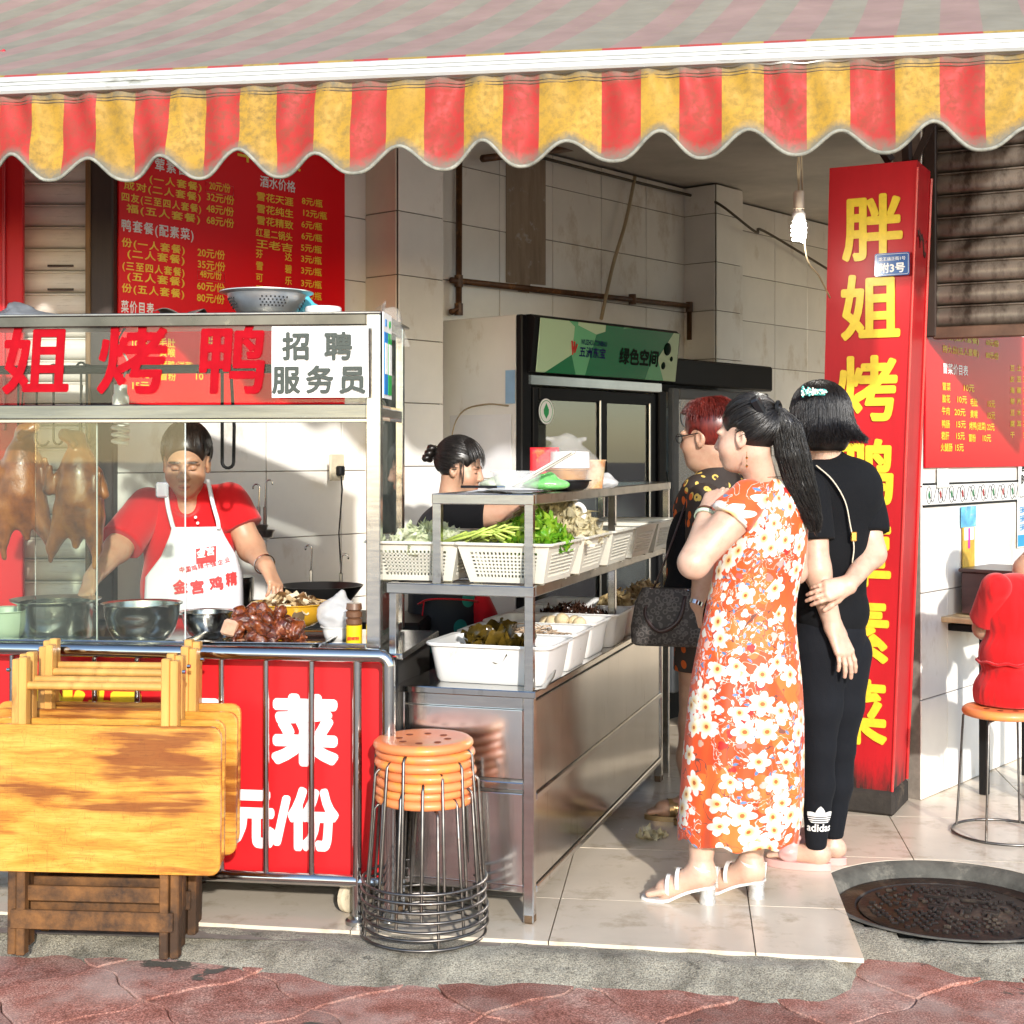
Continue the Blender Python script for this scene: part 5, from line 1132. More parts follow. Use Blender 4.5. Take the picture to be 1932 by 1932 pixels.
for n_, l_, x, y in bl:
    o = thing(n_, l_, 'basket', Q(x, y, Z2 + .013), QA + random.uniform(-.02, .02) + (.05 if x < -.42 else 0), 'slotted baskets on the rack')
    if bk is None: bk = basket_mesh(BW, BD, BH, baskm); bk.parent = o
    else: inst(bk, o)
    bks.append(o)
green = leafmat('green_leaf', (.34, .48, .04), (.09, .34, .012), .4, .35); lett = leafmat('pale_lettuce', (.82, .82, .68), (.62, .70, .42), .4, .4); cabb = leafmat('pale_cabbage', (.70, .64, .44), (.58, .50, .28), .45, .35)
leaf_heap('lettuce_leaves', bks[0], 95, .115, .145, .045, .095, .07, lett, .30, None, 21, 1.1, .8)
leaf_heap('green_leaves', bks[1], 150, .075, .15, .085, .10, .062, green, .30, None, 22, 1.3, .9).location = (.055, 0, 0)
b = MB(); r_ = np.random.RandomState(4)
for i in range(46):
    x, y = r_.uniform(-.15, .02), r_.uniform(-.16, .08); z = .115 + .035 * r_.rand() + .03 * (1 - abs(x + .0) * 6); a = r_.uniform(-.5, .5); L_ = .11 + .08 * r_.rand()
    b.tube([(x - L_ / 2 * math.cos(a), y - L_ / 2 * math.sin(a), z - .02), (x, y, z + .015 * r_.rand()), (x + L_ / 2 * math.cos(a), y + L_ / 2 * math.sin(a), z + .02 * r_.randn())], [.0055, .005, .003], 5)
o = b.build('stems', M('pale_green_stem', (.40, .50, .10), rough=.4, var=.35, scale=9), bks[1], smooth=180); o['kind'] = 'stuff'
leaf_heap('cabbage_leaves', bks[2], 130, .12, .155, .115, .10, .085, cabb, .30, 1, 23, 1.3, .9)
MB().tube([(.1, -.1, .13), (.18, -.2, .10)], [.02, .012], 7, flat=.5).build('cabbage_rib', M('cabbage_rib', (.68, .62, .46), rough=.4), bks[2])

# ---------------------------------------------------------------- things on the top shelf
TZ = Z3 + .0075
o = thing('order_papers', 'loose white order slips at the front of the top shelf', 'paper', Q(-.15, .10, TZ), QA)
for k in range(4):
    b = MB(); a_ = k * .12 - .1; b.surf(lambda u, v: ((u - .5) * .22, (v - .5) * .15, .002 + k * .0035 + .006 * math.sin(u * 6 + k * 2) * v), 12, 6); s_ = b.build('sheet', white_ink, o, smooth=180, loc=(.02 * k, .015 * k, 0), rz=a_)
o = thing('ballpoint_pen', 'black pen lying on the order slips', 'pen', Q(-.19, .07, TZ + .022), QA + .05); b = MB(); b.tube([(-.07, 0, 0), (.05, 0, 0)], .0042, 8); b.build('barrel', black_ink, o); b = MB(); b.tube([(.05, 0, 0), (.075, 0, 0)], [.0045, .0038], 8); b.build('cap', steel_p, o)
pbm = M('clear_tub_plastic', (.82, .82, .80), rough=.12, alpha=.16, var=.03)
o = bowl('plastic_bowl', 'clear plastic bowl with wrapped chopsticks on the top shelf', 'bowl', Q(-.135, .27, TZ), .085, .072, pbm, rim=.006, prof=[(0, 0), (.062, 0), (.068, .004), (.082, .066), (.089, .067), (.089, .071), (.08, .071), (.066, .006), (0, .004)])
cp = thing('chopstick_packet', 'paper-wrapped chopsticks slanting out of the clear bowl', 'chopsticks', Q(-.15, .25, TZ + .012), QA); b = MB(); b.M = Matrix.Rotation(R(-29), 4, 'Y'); b.box((.12, 0, .0), (.26, .022, .007), .002); b.build('wrapper', M('wrapper_paper', (.76, .74, .68), rough=.5, dirt=((.3, .5, .25), .05, 40)), cp, smooth=0)
b = MB(); b.M = Matrix.Rotation(R(-29), 4, 'Y'); b.box((.12, -.022, .004), (.25, .018, .006), .002); b.build('wrapper', MATS['wrapper_paper'], cp, smooth=0)
for k, (x, y, l_, c_) in enumerate(((-.23, .42, 'clear packet of green and white napkins behind the plastic bowl', (.6, .66, .5)), (-.06, .36, 'green tinted packet beside the plastic bowl', (.16, .5, .14)))):
    vs, fs = bagmesh(.08, .05, .04, 20 + k, amp=.006); o = np_mesh('wrapped_packet', vs, fs, M('packet_%d' % k, c_, rough=.2, var=.4, scale=18)); o.location = Q(x, y, TZ + .004); tag(o, l_, 'packet')
o = thing('takeaway_bag', 'knotted clear plastic bag holding a takeaway tub on the top shelf', 'bag', Q(-.06, .62, TZ), QA)
s = SD(); s.el((0, 0, .07), (.125, .085, .085), None, .03); s.rc((0, 0, .10), (0, 0, .165), .075, .035, .05); s.rc((0, 0, .165), (-.07, -.01, .185), .012, .008, .02); s.rc((0, 0, .165), (.07, -.01, .18), .012, .008, .02); s.cut((0, 0, -1), .0)
vs, fs = s.mesh(.006); n_ = vs - np.array([0, 0, .06]); n_ /= np.linalg.norm(n_, axis=1)[:, None]; vs = vs + n_ * (.005 * nz3(vs, 80, 3) + .004 * np.abs(nz3(vs, 170, 8)))[:, None]
np_mesh('clear_bag', vs, fs, M('clear_bag_film', (.8, .78, .76), rough=.12, alpha=.16, var=.1), o)
MB().lathe([(0, .004), (.06, .004), (.075, .07), (.08, .072), (.08, .076), (0, .076)], 28).build('food_tub', M('amber_broth', (.40, .19, .05), rough=.2, var=.4, scale=20), o)
MB().lathe([(0, .078), (.072, .078), (.07, .135), (0, .138)], 28).build('white_tub', white_gl, o, loc=(.01, 0, 0))
b = MB(); b.surf(lambda u, v: (-.12 + .10 * u, -.05 + .02 * u, .02 + .13 * v), 8, 8); b.build('red_wrapper', M('red_green_wrap', (.55, .02, .03), rough=.3, var=.1, scale=14, dirt=((.03, .35, .05), .22, 10)), o, solid=.003)
o = bowl('black_bowl', 'shallow black plastic bowl in front of the takeaway bag', 'bowl', Q(-.015, .47, TZ), .075, .035, black_ink, foot=.5)
o = thing('paper_cup', 'cream paper cup printed with orange flowers on the top shelf', 'cup', Q(-.03, .90, TZ)); MB().lathe([(0, 0), (.03, 0), (.042, .1), (.045, .102), (.045, .106), (.04, .104), (.029, .004), (0, .004)], 28).build('cup_wall', M('flower_cup', (.66, .53, .32), rough=.5, var=.06, scale=8, dirt=((.62, .16, .02), .5, 26)), o, smooth=60)
vs, fs = bagmesh(.05, .045, .04, 33, amp=.009); o = np_mesh('crumpled_bag', vs, fs, M('clear_bag_film2', (.75, .75, .75), rough=.15, alpha=.55)); o.location = Q(-.03, 1.06, TZ); tag(o, 'crumpled clear bag behind the flowered paper cup', 'bag')
o = thing('tape_ring', 'white tape ring hanging under the top shelf', 'tape', Q(-.02, .60, Z3 - .07), QA); b = MB(); b.tube([(.03 * math.cos(a), 0, .03 * math.sin(a)) for a in np.linspace(0, 6.283, 25)[:-1]], .006, 6, closed=True, flat=1.6); b.build('ring', white_gl, o, smooth=180)
# scraps of cabbage on the floor
for k, (x, y, l_) in enumerate(((1228, 1583, 'fallen pale cabbage leaf on the floor tiles beside the dress'), (1098, 1575, 'small cabbage scrap on the floor close to the counter'))):
    p = gp(x, y); o = thing('cabbage_scrap', l_, 'cabbage leaf', p, .3); leaf_heap('leaf_blade', o, 5 if k == 0 else 3, .04, .015, .01, .006, .06, cabb, .2, None, 40 + k, 1.4, .25)

# ---------------------------------------------------------------- fridges along the back wall
fb = c0 + wd * .02 + nn * .02
FW, FD, FH = 1.20, .50, 2.125
fr0 = Vector((.0325, 6.77, 0))
fg = thing('drinks_fridge', 'tall white-sided glass fridge with a green lit-style header panel', 'fridge', fr0, WA)
fwht = M('fridge_enamel', (.74, .73, .70), rough=.28, var=.05, scale=3, dirt=((.5, .44, .34), .1, 5, (1, 1, .5))); fblk = M('fridge_black', (.008, .008, .009), rough=.4, spec=.15); falu = M('fridge_aluminium', (.55, .55, .54), rough=.3, metal=1)
MB().box((.01, FD / 2 + .01, FH / 2), (.02, FD - .02, FH), .004).build('side_wall', fwht, fg, smooth=0)
MB().box((FW - .01, FD / 2 + .01, FH / 2), (.02, FD - .02, FH), .004).build('side_wall', fwht, fg, smooth=0)
MB().box((FW / 2, FD - .01, FH / 2), (FW - .05, .02, FH - .02)).build('back_wall', M('fridge_liner', (.32, .34, .33), rough=.35, metal=.4), fg, smooth=0)
MB().box((FW / 2, FD / 2, FH - .01), (FW - .05, FD - .02, .02)).build('roof', fwht, fg, smooth=0)
MB().box((FW / 2, FD / 2, .13), (FW - .05, FD - .03, .26)).build('plinth', fblk, fg, smooth=0)
MB().box((.03, -.005, FH / 2), (.075, .04, FH - .002), .006).build('left_stile', fblk, fg, smooth=0)
MB().box((FW - .03, -.005, .9), (.07, .04, 1.8), .006).build('right_stile', fblk, fg, smooth=0)
hz0 = 1.845
hd = MB(); hd.prism([(-.02, hz0), (-.045, hz0 + .01), (-.075, FH - .02), (-.05, FH), (-.0, FH), (.0, hz0)], .03, FW + .06, axis='x'); hd.build('header_box', fblk, fg, smooth=0)
gm, nt, b_, L = newmat('header_green'); tc = nd(nt, 'TexCoord'); sp_ = nd(nt, 'SeparateXYZ'); L.new(tc.outputs['Object'], sp_.inputs[0])
vo = nd(nt, 'TexVoronoi'); vo.inputs['Scale'].default_value = 3.2; mp = nd(nt, 'Mapping'); mp.inputs['Rotation'].default_value = (0, R(35), 0); L.new(tc.outputs['Object'], mp.inputs[0]); L.new(mp.outputs[0], vo.inputs['Vector'])
L.new(ramp(nt, vo.outputs['Color'], [(.2, (.006, .17, .06)), (.35, (.015, .26, .10)), (.5, (.12, .42, .20)), (.62, (.44, .60, .38))]).outputs[0], b_.inputs['Base Color']); b_.inputs['Roughness'].default_value = .22; b_.inputs['Emission Strength'].default_value = 0
nt.nodes['Color Ramp'].color_ramp.interpolation = 'CONSTANT'
sl_t = math.atan2(.030, FH - .03 - hz0)
hp_ = MB().box((0, 0, 0), (FW - .02, .006, .26), .002).build('header_panel', gm, fg, smooth=0, loc=(FW / 2 + .055, -.0655, (hz0 + FH) / 2 - .005)); hp_.rotation_euler = (R(6.5), 0, 0)
def ht(s_, x, z, size, m, bold=.03): o = text(s_, size, m, hp_, (x, -.0042, z), bold=bold, copies=5); return o
ht('WUZHOUTONBAO', -.265, .022, .036, M('navy_ink', (.008, .01, .09), rough=.6, spec=.1), .02).scale.x = .024; ht('五洲东宝', -.275, -.035, .055, MATS['navy_ink']); ht('绿色空间', .06, -.05, .088, M('dark_green_ink', (.002, .015, .008), rough=.6, spec=.1), .045)
b = MB(); b.tube([(-.34, -.005, .035), (-.325, -.005, -.03), (-.318, -.005, .03), (-.31, -.005, -.02), (-.296, -.005, .02)], .005, 5); b.build('red_mark', M('mark_red', (.6, .03, .03), rough=.4), hp_)
for x, z, r in ((.485, .04, .034), (.46, -.05, .02), (.53, -.01, .014)):
    b = MB(); b.lathe([(0, .006), (r * .6, .004), (r, 0)], 24); o = b.build('ball_motif', MATS['dark_green_ink'], hp_, loc=(x, -.004, z), smooth=180); o.rotation_euler = (R(90), 0, 0)
MB().box((FW / 2, -.01, hz0 - .03), (FW - .08, .03, .05), .003).build('header_sill', falu, fg, smooth=0)
gfr = glassmat('fridge_glass', (.80, .86, .83), .6, (.5, .55, .53), .05, 3)
for x0, x1, y_ in ((.07, .66, -.02), (.58, 1.13, .005)):
    d_ = MB(); zc, hh = 1.03, 1.5
    d_.box((x0 + .02, y_, zc), (.04, .025, hh), .003); d_.box((x1 - .03, y_, zc), (.06, .025, hh), .003); d_.box(((x0 + x1) / 2, y_, zc + hh / 2 - .03), (x1 - x0 - .1, .024, .06), .003); d_.box(((x0 + x1) / 2, y_, zc - hh / 2 + .03), (x1 - x0 - .1, .024, .06), .003)
    dd = d_.build('sliding_door', fblk, fg, smooth=0); MB().box(((x0 + x1) / 2, y_, zc), (x1 - x0 - .1, .004, hh - .1)).build('door_glass', gfr, dd, smooth=0)
    MB().box((x1 - .062, y_ - .014, zc), (.012, .008, hh - .1), .002).build('aluminium_strip', falu, dd, smooth=0)
for z in (.62, 1.02, 1.42): 
    b = MB(); b.box((FW / 2, .26, z), (FW - .06, .02, .008)); 
    for k in range(16): b.tube([(.05 + k * .073, .05, z), (.05 + k * .073, FD - .03, z)], .003, 5)
    b.tube([(.03, .05, z), (FW - .03, .05, z)], .005, 6); b.build('wire_shelf', falu, fg)
b = MB(); r_ = np.random.RandomState(6)
for k in range(46): x = .12 + .4 * r_.rand(); b.tube([(x, .12 + .1 * r_.rand(), 1.44 + .05 * r_.rand()), (x + .25 * r_.uniform(.5, 1), .12 + .1 * r_.rand(), 1.47 + .08 * r_.rand())], .0028, 4)
o = b.build('bamboo_skewers', M('bamboo', (.34, .20, .09), rough=.6, var=.3), None); o.location = fr0; o.rotation_euler = (0, 0, WA); tag(o, 'loose brown bamboo skewers on the upper fridge shelf', 'skewers')
o = thing('storage_box', 'translucent white box inside the green fridge', 'box', fr0 + wd * .33 - nn * .26 + Vector((0, 0, 1.03)), WA); MB().box((0, 0, .16), (.36, .28, .32), .02).build('box_body', M('frosted_box', (.6, .63, .6), rough=.4), o)
sk = thing('leaf_sticker', 'round white sticker with a green leaf on the fridge door', 'sticker', fr0 + wd * .16 + nn * .037 + Vector((0, 0, 1.665)), WA)
MB().prism([(.056 * math.cos(a), .062 * math.sin(a)) for a in np.linspace(0, 6.283, 33)[:-1]], 0, -.0012, axis='y').build('disc', white_ink, sk, smooth=0)
MB().prism([(0, -.035), (.018, -.012), (.02, .008), (0, .04), (-.02, .008), (-.018, -.012)], -.0014, -.0024, axis='y').build('leaf_print', M('leaf_print_green', (.01, .30, .08), rough=.4), sk, smooth=0)
b = MB(); b.tube([(.047 * math.cos(a), -.002, .052 * math.sin(a)) for a in np.linspace(0, 6.283, 33)[:-1]], .0016, 4, closed=True); b.build('ring_print', MATS['leaf_print_green'], sk)
# tape and a taped sheet on the fridge side (facing the clerk)
ts = thing('taped_sheet', 'glossy white sheet taped on the side of the green fridge', 'sheet', fr0 - nn * .01, WA)
MB().box((-.004, .235, 1.34), (.003, .40, .62)).build('sheet', M('laminated_white', (.70, .70, .72), rough=.12, var=.04, coat=.5), ts, smooth=0)
b = MB(); b.tube(catmull([(-.006, .45, 1.1), (-.006, .43, 1.5), (-.006, .36, 1.66), (-.006, .2, 1.70), (-.006, .05, 1.69)], 6), .004, 4); b.tube(catmull([(-.006, .46, 1.30), (-.006, .2, 1.34), (-.006, .03, 1.33)], 5), .002, 4); b.build('brown_tape', M('old_tape', (.42, .33, .2), rough=.4, alpha=.8), ts)
MB().box((-.004, .04, 1.78), (.003, .06, .16)).build('blue_tape', M('blue_tape', (.25, .42, .62), rough=.4), ts, smooth=0)
# second fridge, darker
f2 = fr0 + wd * 1.26
fd2 = thing('dark_fridge', 'black glass-door fridge behind the three customers', 'fridge', f2, WA)
MB().box((.58, .28, 1.915), (1.16, .50, .15), .01).build('top_box', fblk, fd2, smooth=0)
MB().box((.58, .52, .85), (1.14, .03, 1.68)).build('back_wall', M('pale_liner', (.55, .58, .58), rough=.4), fd2, smooth=0)
for x in (.015, 1.145): MB().box((x, .28, .85), (.03, .48, 1.68)).build('side_wall', falu if x < .5 else fblk, fd2, smooth=0)
MB().box((.58, .28, .08), (1.12, .46, .16)).build('plinth', fblk, fd2, smooth=0)
d_ = MB()
for x in (.03, .98): d_.box((x, -.01, .99), (.06, .04, 1.66), .008)
for z in (1.79, .2): d_.box((.505, -.01, z), (.88, .038, .06), .008)
dd = d_.build('glass_door', M('door_gasket_grey', (.13, .14, .15), rough=.4, spec=.2), fd2, smooth=0); MB().box((.505, -.012, .99), (.89, .004, 1.54)).build('door_glass', glassmat('fridge_glass2', (.75, .82, .82), .9, (.5, .58, .6), .22, 2.5), dd, smooth=0)
for z in (.6, 1.0, 1.35): MB().box((.56, .26, z), (1.0, .4, .012)).build('shelf', falu, fd2, smooth=0)
b = MB(); b.prism([(.055 * math.cos(a), .055 * math.sin(a)) for a in np.linspace(0, 6.283, 29)[:-1]], 0, -.002, axis='y'); o = b.build('round_sticker', M('pale_sticker', (.5, .55, .6), rough=.3), fd2, loc=(.15, -.016, 1.66), smooth=0)
# ---------------------------------------------------------------- folded wooden tables leaning on the railing
woodm, nt, b_, L = newmat('varnished_board'); tc = nd(nt, 'TexCoord'); oi = nd(nt, 'ObjectInfo'); ad = nd(nt, 'VectorMath', operation='ADD'); L.new(tc.outputs['Object'], ad.inputs[0]); L.new(oi.outputs['Random'], ad.inputs[1]); v_ = ad.outputs[0]
g1 = noise(nt, v_, 3.0, 6, .6, (1.6, 1, 9), .5); c = ramp(nt, g1, [(.25, (.36, .13, .015)), (.48, (.58, .26, .035)), (.75, (.72, .40, .085))]).outputs[0]
g2 = noise(nt, v_, 2.2, 4, .6, (1, 1, 16), .2); big = noise(nt, v_, 2.4, 3, .5, (1, 1, 2.6))
st_f = ramp(nt, mth(nt, 'ADD', mth(nt, 'MULTIPLY', g2, .45), mth(nt, 'MULTIPLY', big, .75)), [(.615, (0, 0, 0)), (.70, (1, 1, 1))]).outputs[0]
c = mixc(nt, mth(nt, 'MULTIPLY', st_f, .85), c, (.17, .035, .006))
scr = noise(nt, v_, 8, 3, .7, (7, 1, .7), 1.2); c = mixc(nt, ramp(nt, scr, [(.655, (0, 0, 0)), (.675, (.6, .6, .6)), (.69, (0, 0, 0))]).outputs[0], c, (.16, .05, .012))
fg_ = ramp(nt, noise(nt, v_, 9, 6, .7, (2.2, 1, 34), .3), [(.35, (.72, .62, .5)), (.5, (1, 1, 1)), (.7, (1.08, 1.1, 1.15))]).outputs[0]; c = mixc(nt, .8, c, fg_, 'MULTIPLY'); sc2 = noise(nt, v_, 5, 2, .6, (6, 1, 3), 2.2); c = mixc(nt, ramp(nt, sc2, [(.60, (0, 0, 0)), (.612, (.5, .5, .5)), (.624, (0, 0, 0))]).outputs[0], c, (.13, .04, .01))
L.new(c, b_.inputs['Base Color']); b_.inputs['Roughness'].default_value = .36; b_.inputs['Coat Weight'].default_value = .25; b_.inputs['Coat Roughness'].default_value = .15
legm = M('varnished_leg', (.58, .30, .075), rough=.42, var=.25, scale=5, sc=(3, 3, .5), coat=.2, dirt=((.18, .07, .02), .2, 7, (2, 2, .6)))
lowm = M('worn_black_wood', (.20, .085, .022), rough=.65, var=.35, scale=9, dirt=((.008, .006, .005), .75, 7), bump=.4, bscale=40)
board_poly = rrect(.775, .432, .03, 4)
def table(label, first=None, lean=0, **k):
    if first: t = copy_tree(first); tag(t, label); return t
    t = thing('folding_table', label, 'folding table', (0, 0, 0), 0, 'folded tables leaning on the railing')
    o = MB().prism([(x, z + .463) for x, z in board_poly], -.012, .008, axis='y', ch=.003).build('tabletop', woodm, t, smooth=0)
    for sx_ in (-1, 1):
        for j, (dx, y, zt2) in enumerate(((0, .016, .875), (.026, .024, .868))):
            x = sx_ * .216 + dx * sx_ * .9
            MB().box((x, y, (zt2 + .34) / 2), (.024, .036, zt2 - .34), .003).build('leg', legm, t, smooth=0, loc=(0, 0, 0)) if False else MB().box((x, y, (zt2 + .0) / 2 + .17), (.024, .036, zt2 - .34), .003).build('leg', legm, t, smooth=0)
            MB().box((x + .006 * sx_ * j, y + .004, .17), (.026, .036, .345), .003).build('leg_end', lowm, t, smooth=0)
        MB().tube([(sx_ * .262, .02, .835), (sx_ * .272, .02, .835)], .006, 8).build('bolt', steel_p, t)
    MB().tube([(-.21, .02, .79), (.21, .02, .79)], .0125, 10).build('dowel_rod', legm, t, smooth=40)
    MB().box((0, .006, .105), (.49, .014, .056), .002).build('stretcher', lowm, t, smooth=0)
    MB().box((0, .034, .175), (.43, .014, .045), .002).build('stretcher', lowm, t, smooth=0)
    return t
tf = table('front folded wooden table with scratched honey-coloured top')
spec = [(tf, 171, 1818, 4.17, 0, 0), ('second folded table peeking right behind the front scratched top', 181, 1800, 4.25, .012, .5), ('third folded table, its top edge right of the second', 211, 1780, 4.345, -.02, .1), ('hindmost folded table closest to the red banner', 219, 1765, 4.42, .01, -.3)]
for k, (s_, pc_, pb, Y, rz, rr_) in enumerate(spec):
    t = s_ if k == 0 else table(s_, tf)
    p = px(pc_, pb, Y); t.location = (p.x, Y, (-.022, -.018, -.01, .0)[k]); t.rotation_euler = (R(-1.5 - .4 * k), R(.2 * rr_), RA * .55 + rz)

# ---------------------------------------------------------------- stack of orange stools
seatm = M('orange_stool_plastic', (.80, .245, .085), rough=.4, var=.08, scale=6, rnd=.12, dirt=((.62, .30, .04), .2, 10), coat=.1)
wirem = M('stool_wire', (.17, .16, .15), rough=.38, metal=1.0, var=.35, scale=14, dirt=((.09, .045, .025), .2, 30))
def stool(label, first=None, group='stacked orange stools'):
    if first: t = copy_tree(first); tag(t, label, None, group); return t
    t = thing('plastic_stool', label, 'stool', (0, 0, 0), 0, group)
    hs_ = .432
    MB().lathe([(0, hs_ - .006), (.10, hs_ - .004), (.128, hs_ - .001), (.142, hs_ - .002), (.151, hs_ - .009), (.1535, hs_ - .018), (.149, hs_ - .027), (.14, hs_ - .03), (0, hs_ - .026)], 48).build('seat', seatm, t, smooth=60)
    for k in range(8):
        a = 6.283 * k / 8 + .2; o = MB().lathe([(0, -.0012), (.009, -.0005), (.0115, .0003)], 12).build('seat_hole', M('hole_shadow', (.22, .04, .01), rough=.7), t, loc=(.075 * math.cos(a), .075 * math.sin(a), hs_ - .0035))
    for k in range(4):
        a = 6.283 * k / 4; c_, s_ = math.cos(a), math.sin(a)
        MB().tube([(.10 * c_, .10 * s_, hs_ - .034), (.148 * c_, .148 * s_, hs_ - .034), (.157 * c_, .157 * s_, hs_ - .045), (.172 * c_, .172 * s_, .16), (.184 * c_, .184 * s_, .004)], .0048, 8).build('leg', wirem, t, smooth=60)
    MB().tube([(.189 * math.cos(a), .189 * math.sin(a), .006) for a in np.linspace(0, 6.283, 49)[:-1]], .0048, 8, closed=True).build('foot_ring', wirem, t, smooth=60)
    return t
sp0 = gp(801, 1767, -.02)
lab_ = ['bottom orange stool of the tall stack by the counter', 'second orange stool from the bottom of the stack', 'third orange stool from the bottom of the stack', 'middle orange stool of the seven in the stack', 'third orange stool from the top of the stack', 'second orange stool from the top of the stack', 'top orange stool of the stack with a round perforated seat']
stool0 = None
for k in range(7):
    t = stool(lab_[k], stool0)
    if stool0 is None: stool0 = t
    t.location = (sp0.x + random.uniform(-.004, .004), sp0.y + random.uniform(-.004, .004), -.006 + k * .0275); t.rotation_euler = (random.uniform(-.012, .012), random.uniform(-.012, .012), k * .42 + .3)
# stool, table and box on the right
ts_ = stool('single orange stool under the seated person in red', stool0, 'loose stools'); rs0 = gp(1893, 1573); ts_.location = (rs0.x, rs0.y, .0); ts_.rotation_euler = (0, 0, .9)
ts_.scale = (1.0, 1.0, 1.13)
dt = thing('dining_table', 'narrow dark-legged dining table with a wooden top by the wall', 'table', px(1845, 1160, 6.08)[:2] + (0,), WA)
for x in (.02, .50):
    for y in (-.02, .22): MB().box((x, y, .36), (.035, .035, .72), .003).build('leg', blk, dt, smooth=0)
MB().box((.27, .10, .705), (.52, .30, .03), .003).build('apron', blk, dt, smooth=0)
MB().box((.27, .10, .745), (.66, .40, .024), .004).build('tabletop', M('pale_table_wood', (.62, .45, .24), rough=.35, var=.15, scale=5, sc=(1, 8, 1)), dt, smooth=0)
bxx = thing('cutlery_box', 'dark maroon wooden box on the dining table', 'box', px(1885, 1150, 6.2)[:2] + (.758,), WA)
MB().box((.05, .0, .095), (.34, .24, .18), .004).build('box_body', M('maroon_wood', (.055, .022, .022), rough=.35, var=.3, scale=5, sc=(1, 1, 6)), bxx, smooth=0)
MB().box((.05, .0, .194), (.36, .26, .016), .004).build('lid', M('maroon_lid', (.07, .03, .028), rough=.35, var=.3, scale=5), bxx, smooth=0)
# ---------------------------------------------------------------- people: kit
def nv(v): v = V3(v); return v / np.linalg.norm(v)
def skinmat(name, c, rough=.42):
    m, nt, b, L = newmat(name); at = nd(nt, 'Attribute', attribute_name='Col'); tc = nd(nt, 'TexCoord')
    n_ = ramp(nt, noise(nt, tc.outputs['Object'], 26, 5, .6), [(.28, (c[0] * .93, c[1] * .82, c[2] * .80)), (.5, c), (.72, tuple(min(1, x * 1.1) for x in c))]).outputs[0]
    col = mixc(nt, 1.0, n_, at.outputs['Color'], 'MULTIPLY'); L.new(col, b.inputs['Base Color']); b.inputs['Roughness'].default_value = rough
    b.inputs['Subsurface Weight'].default_value = .18; b.inputs['Subsurface Radius'].default_value = (.012, .004, .002); b.inputs['Subsurface Scale'].default_value = .5
    bp = nd(nt, 'Bump'); bp.inputs['Strength'].default_value = .3; bp.inputs['Distance'].default_value = .002; L.new(noise(nt, tc.outputs['Object'], 240, 3, .6), bp.inputs['Height']); L.new(bp.outputs[0], b.inputs['Normal']); return m
skin_l = skinmat('skin_light', (.58, .375, .275)); skin_m = skinmat('skin_medium', (.50, .295, .195)); skin_d = skinmat('skin_tanned', (.50, .28, .175))
def hairmat(name, a, b2, rough=.34):
    m, nt, b, L = newmat(name); tc = nd(nt, 'TexCoord'); n_ = noise(nt, tc.outputs['Object'], 30, 4, .6, (3, 3, .6))
    L.new(ramp(nt, n_, [(.35, a), (.7, b2)]).outputs[0], b.inputs['Base Color']); b.inputs['Roughness'].default_value = rough; b.inputs['Specular IOR Level'].default_value = .6; return m
hair_b = hairmat('black_hair', (.006, .005, .005), (.018, .014, .012)); hair_r = hairmat('dyed_red_hair', (.07, .006, .005), (.20, .022, .014)); hair_br = hairmat('brown_black_hair', (.012, .007, .005), (.035, .02, .014))
def rotm(f, u):
    f = nv(f); u = V3(u); r = nv(np.cross(f, u)); u = np.cross(r, f); return np.stack([r, f, u], 1)
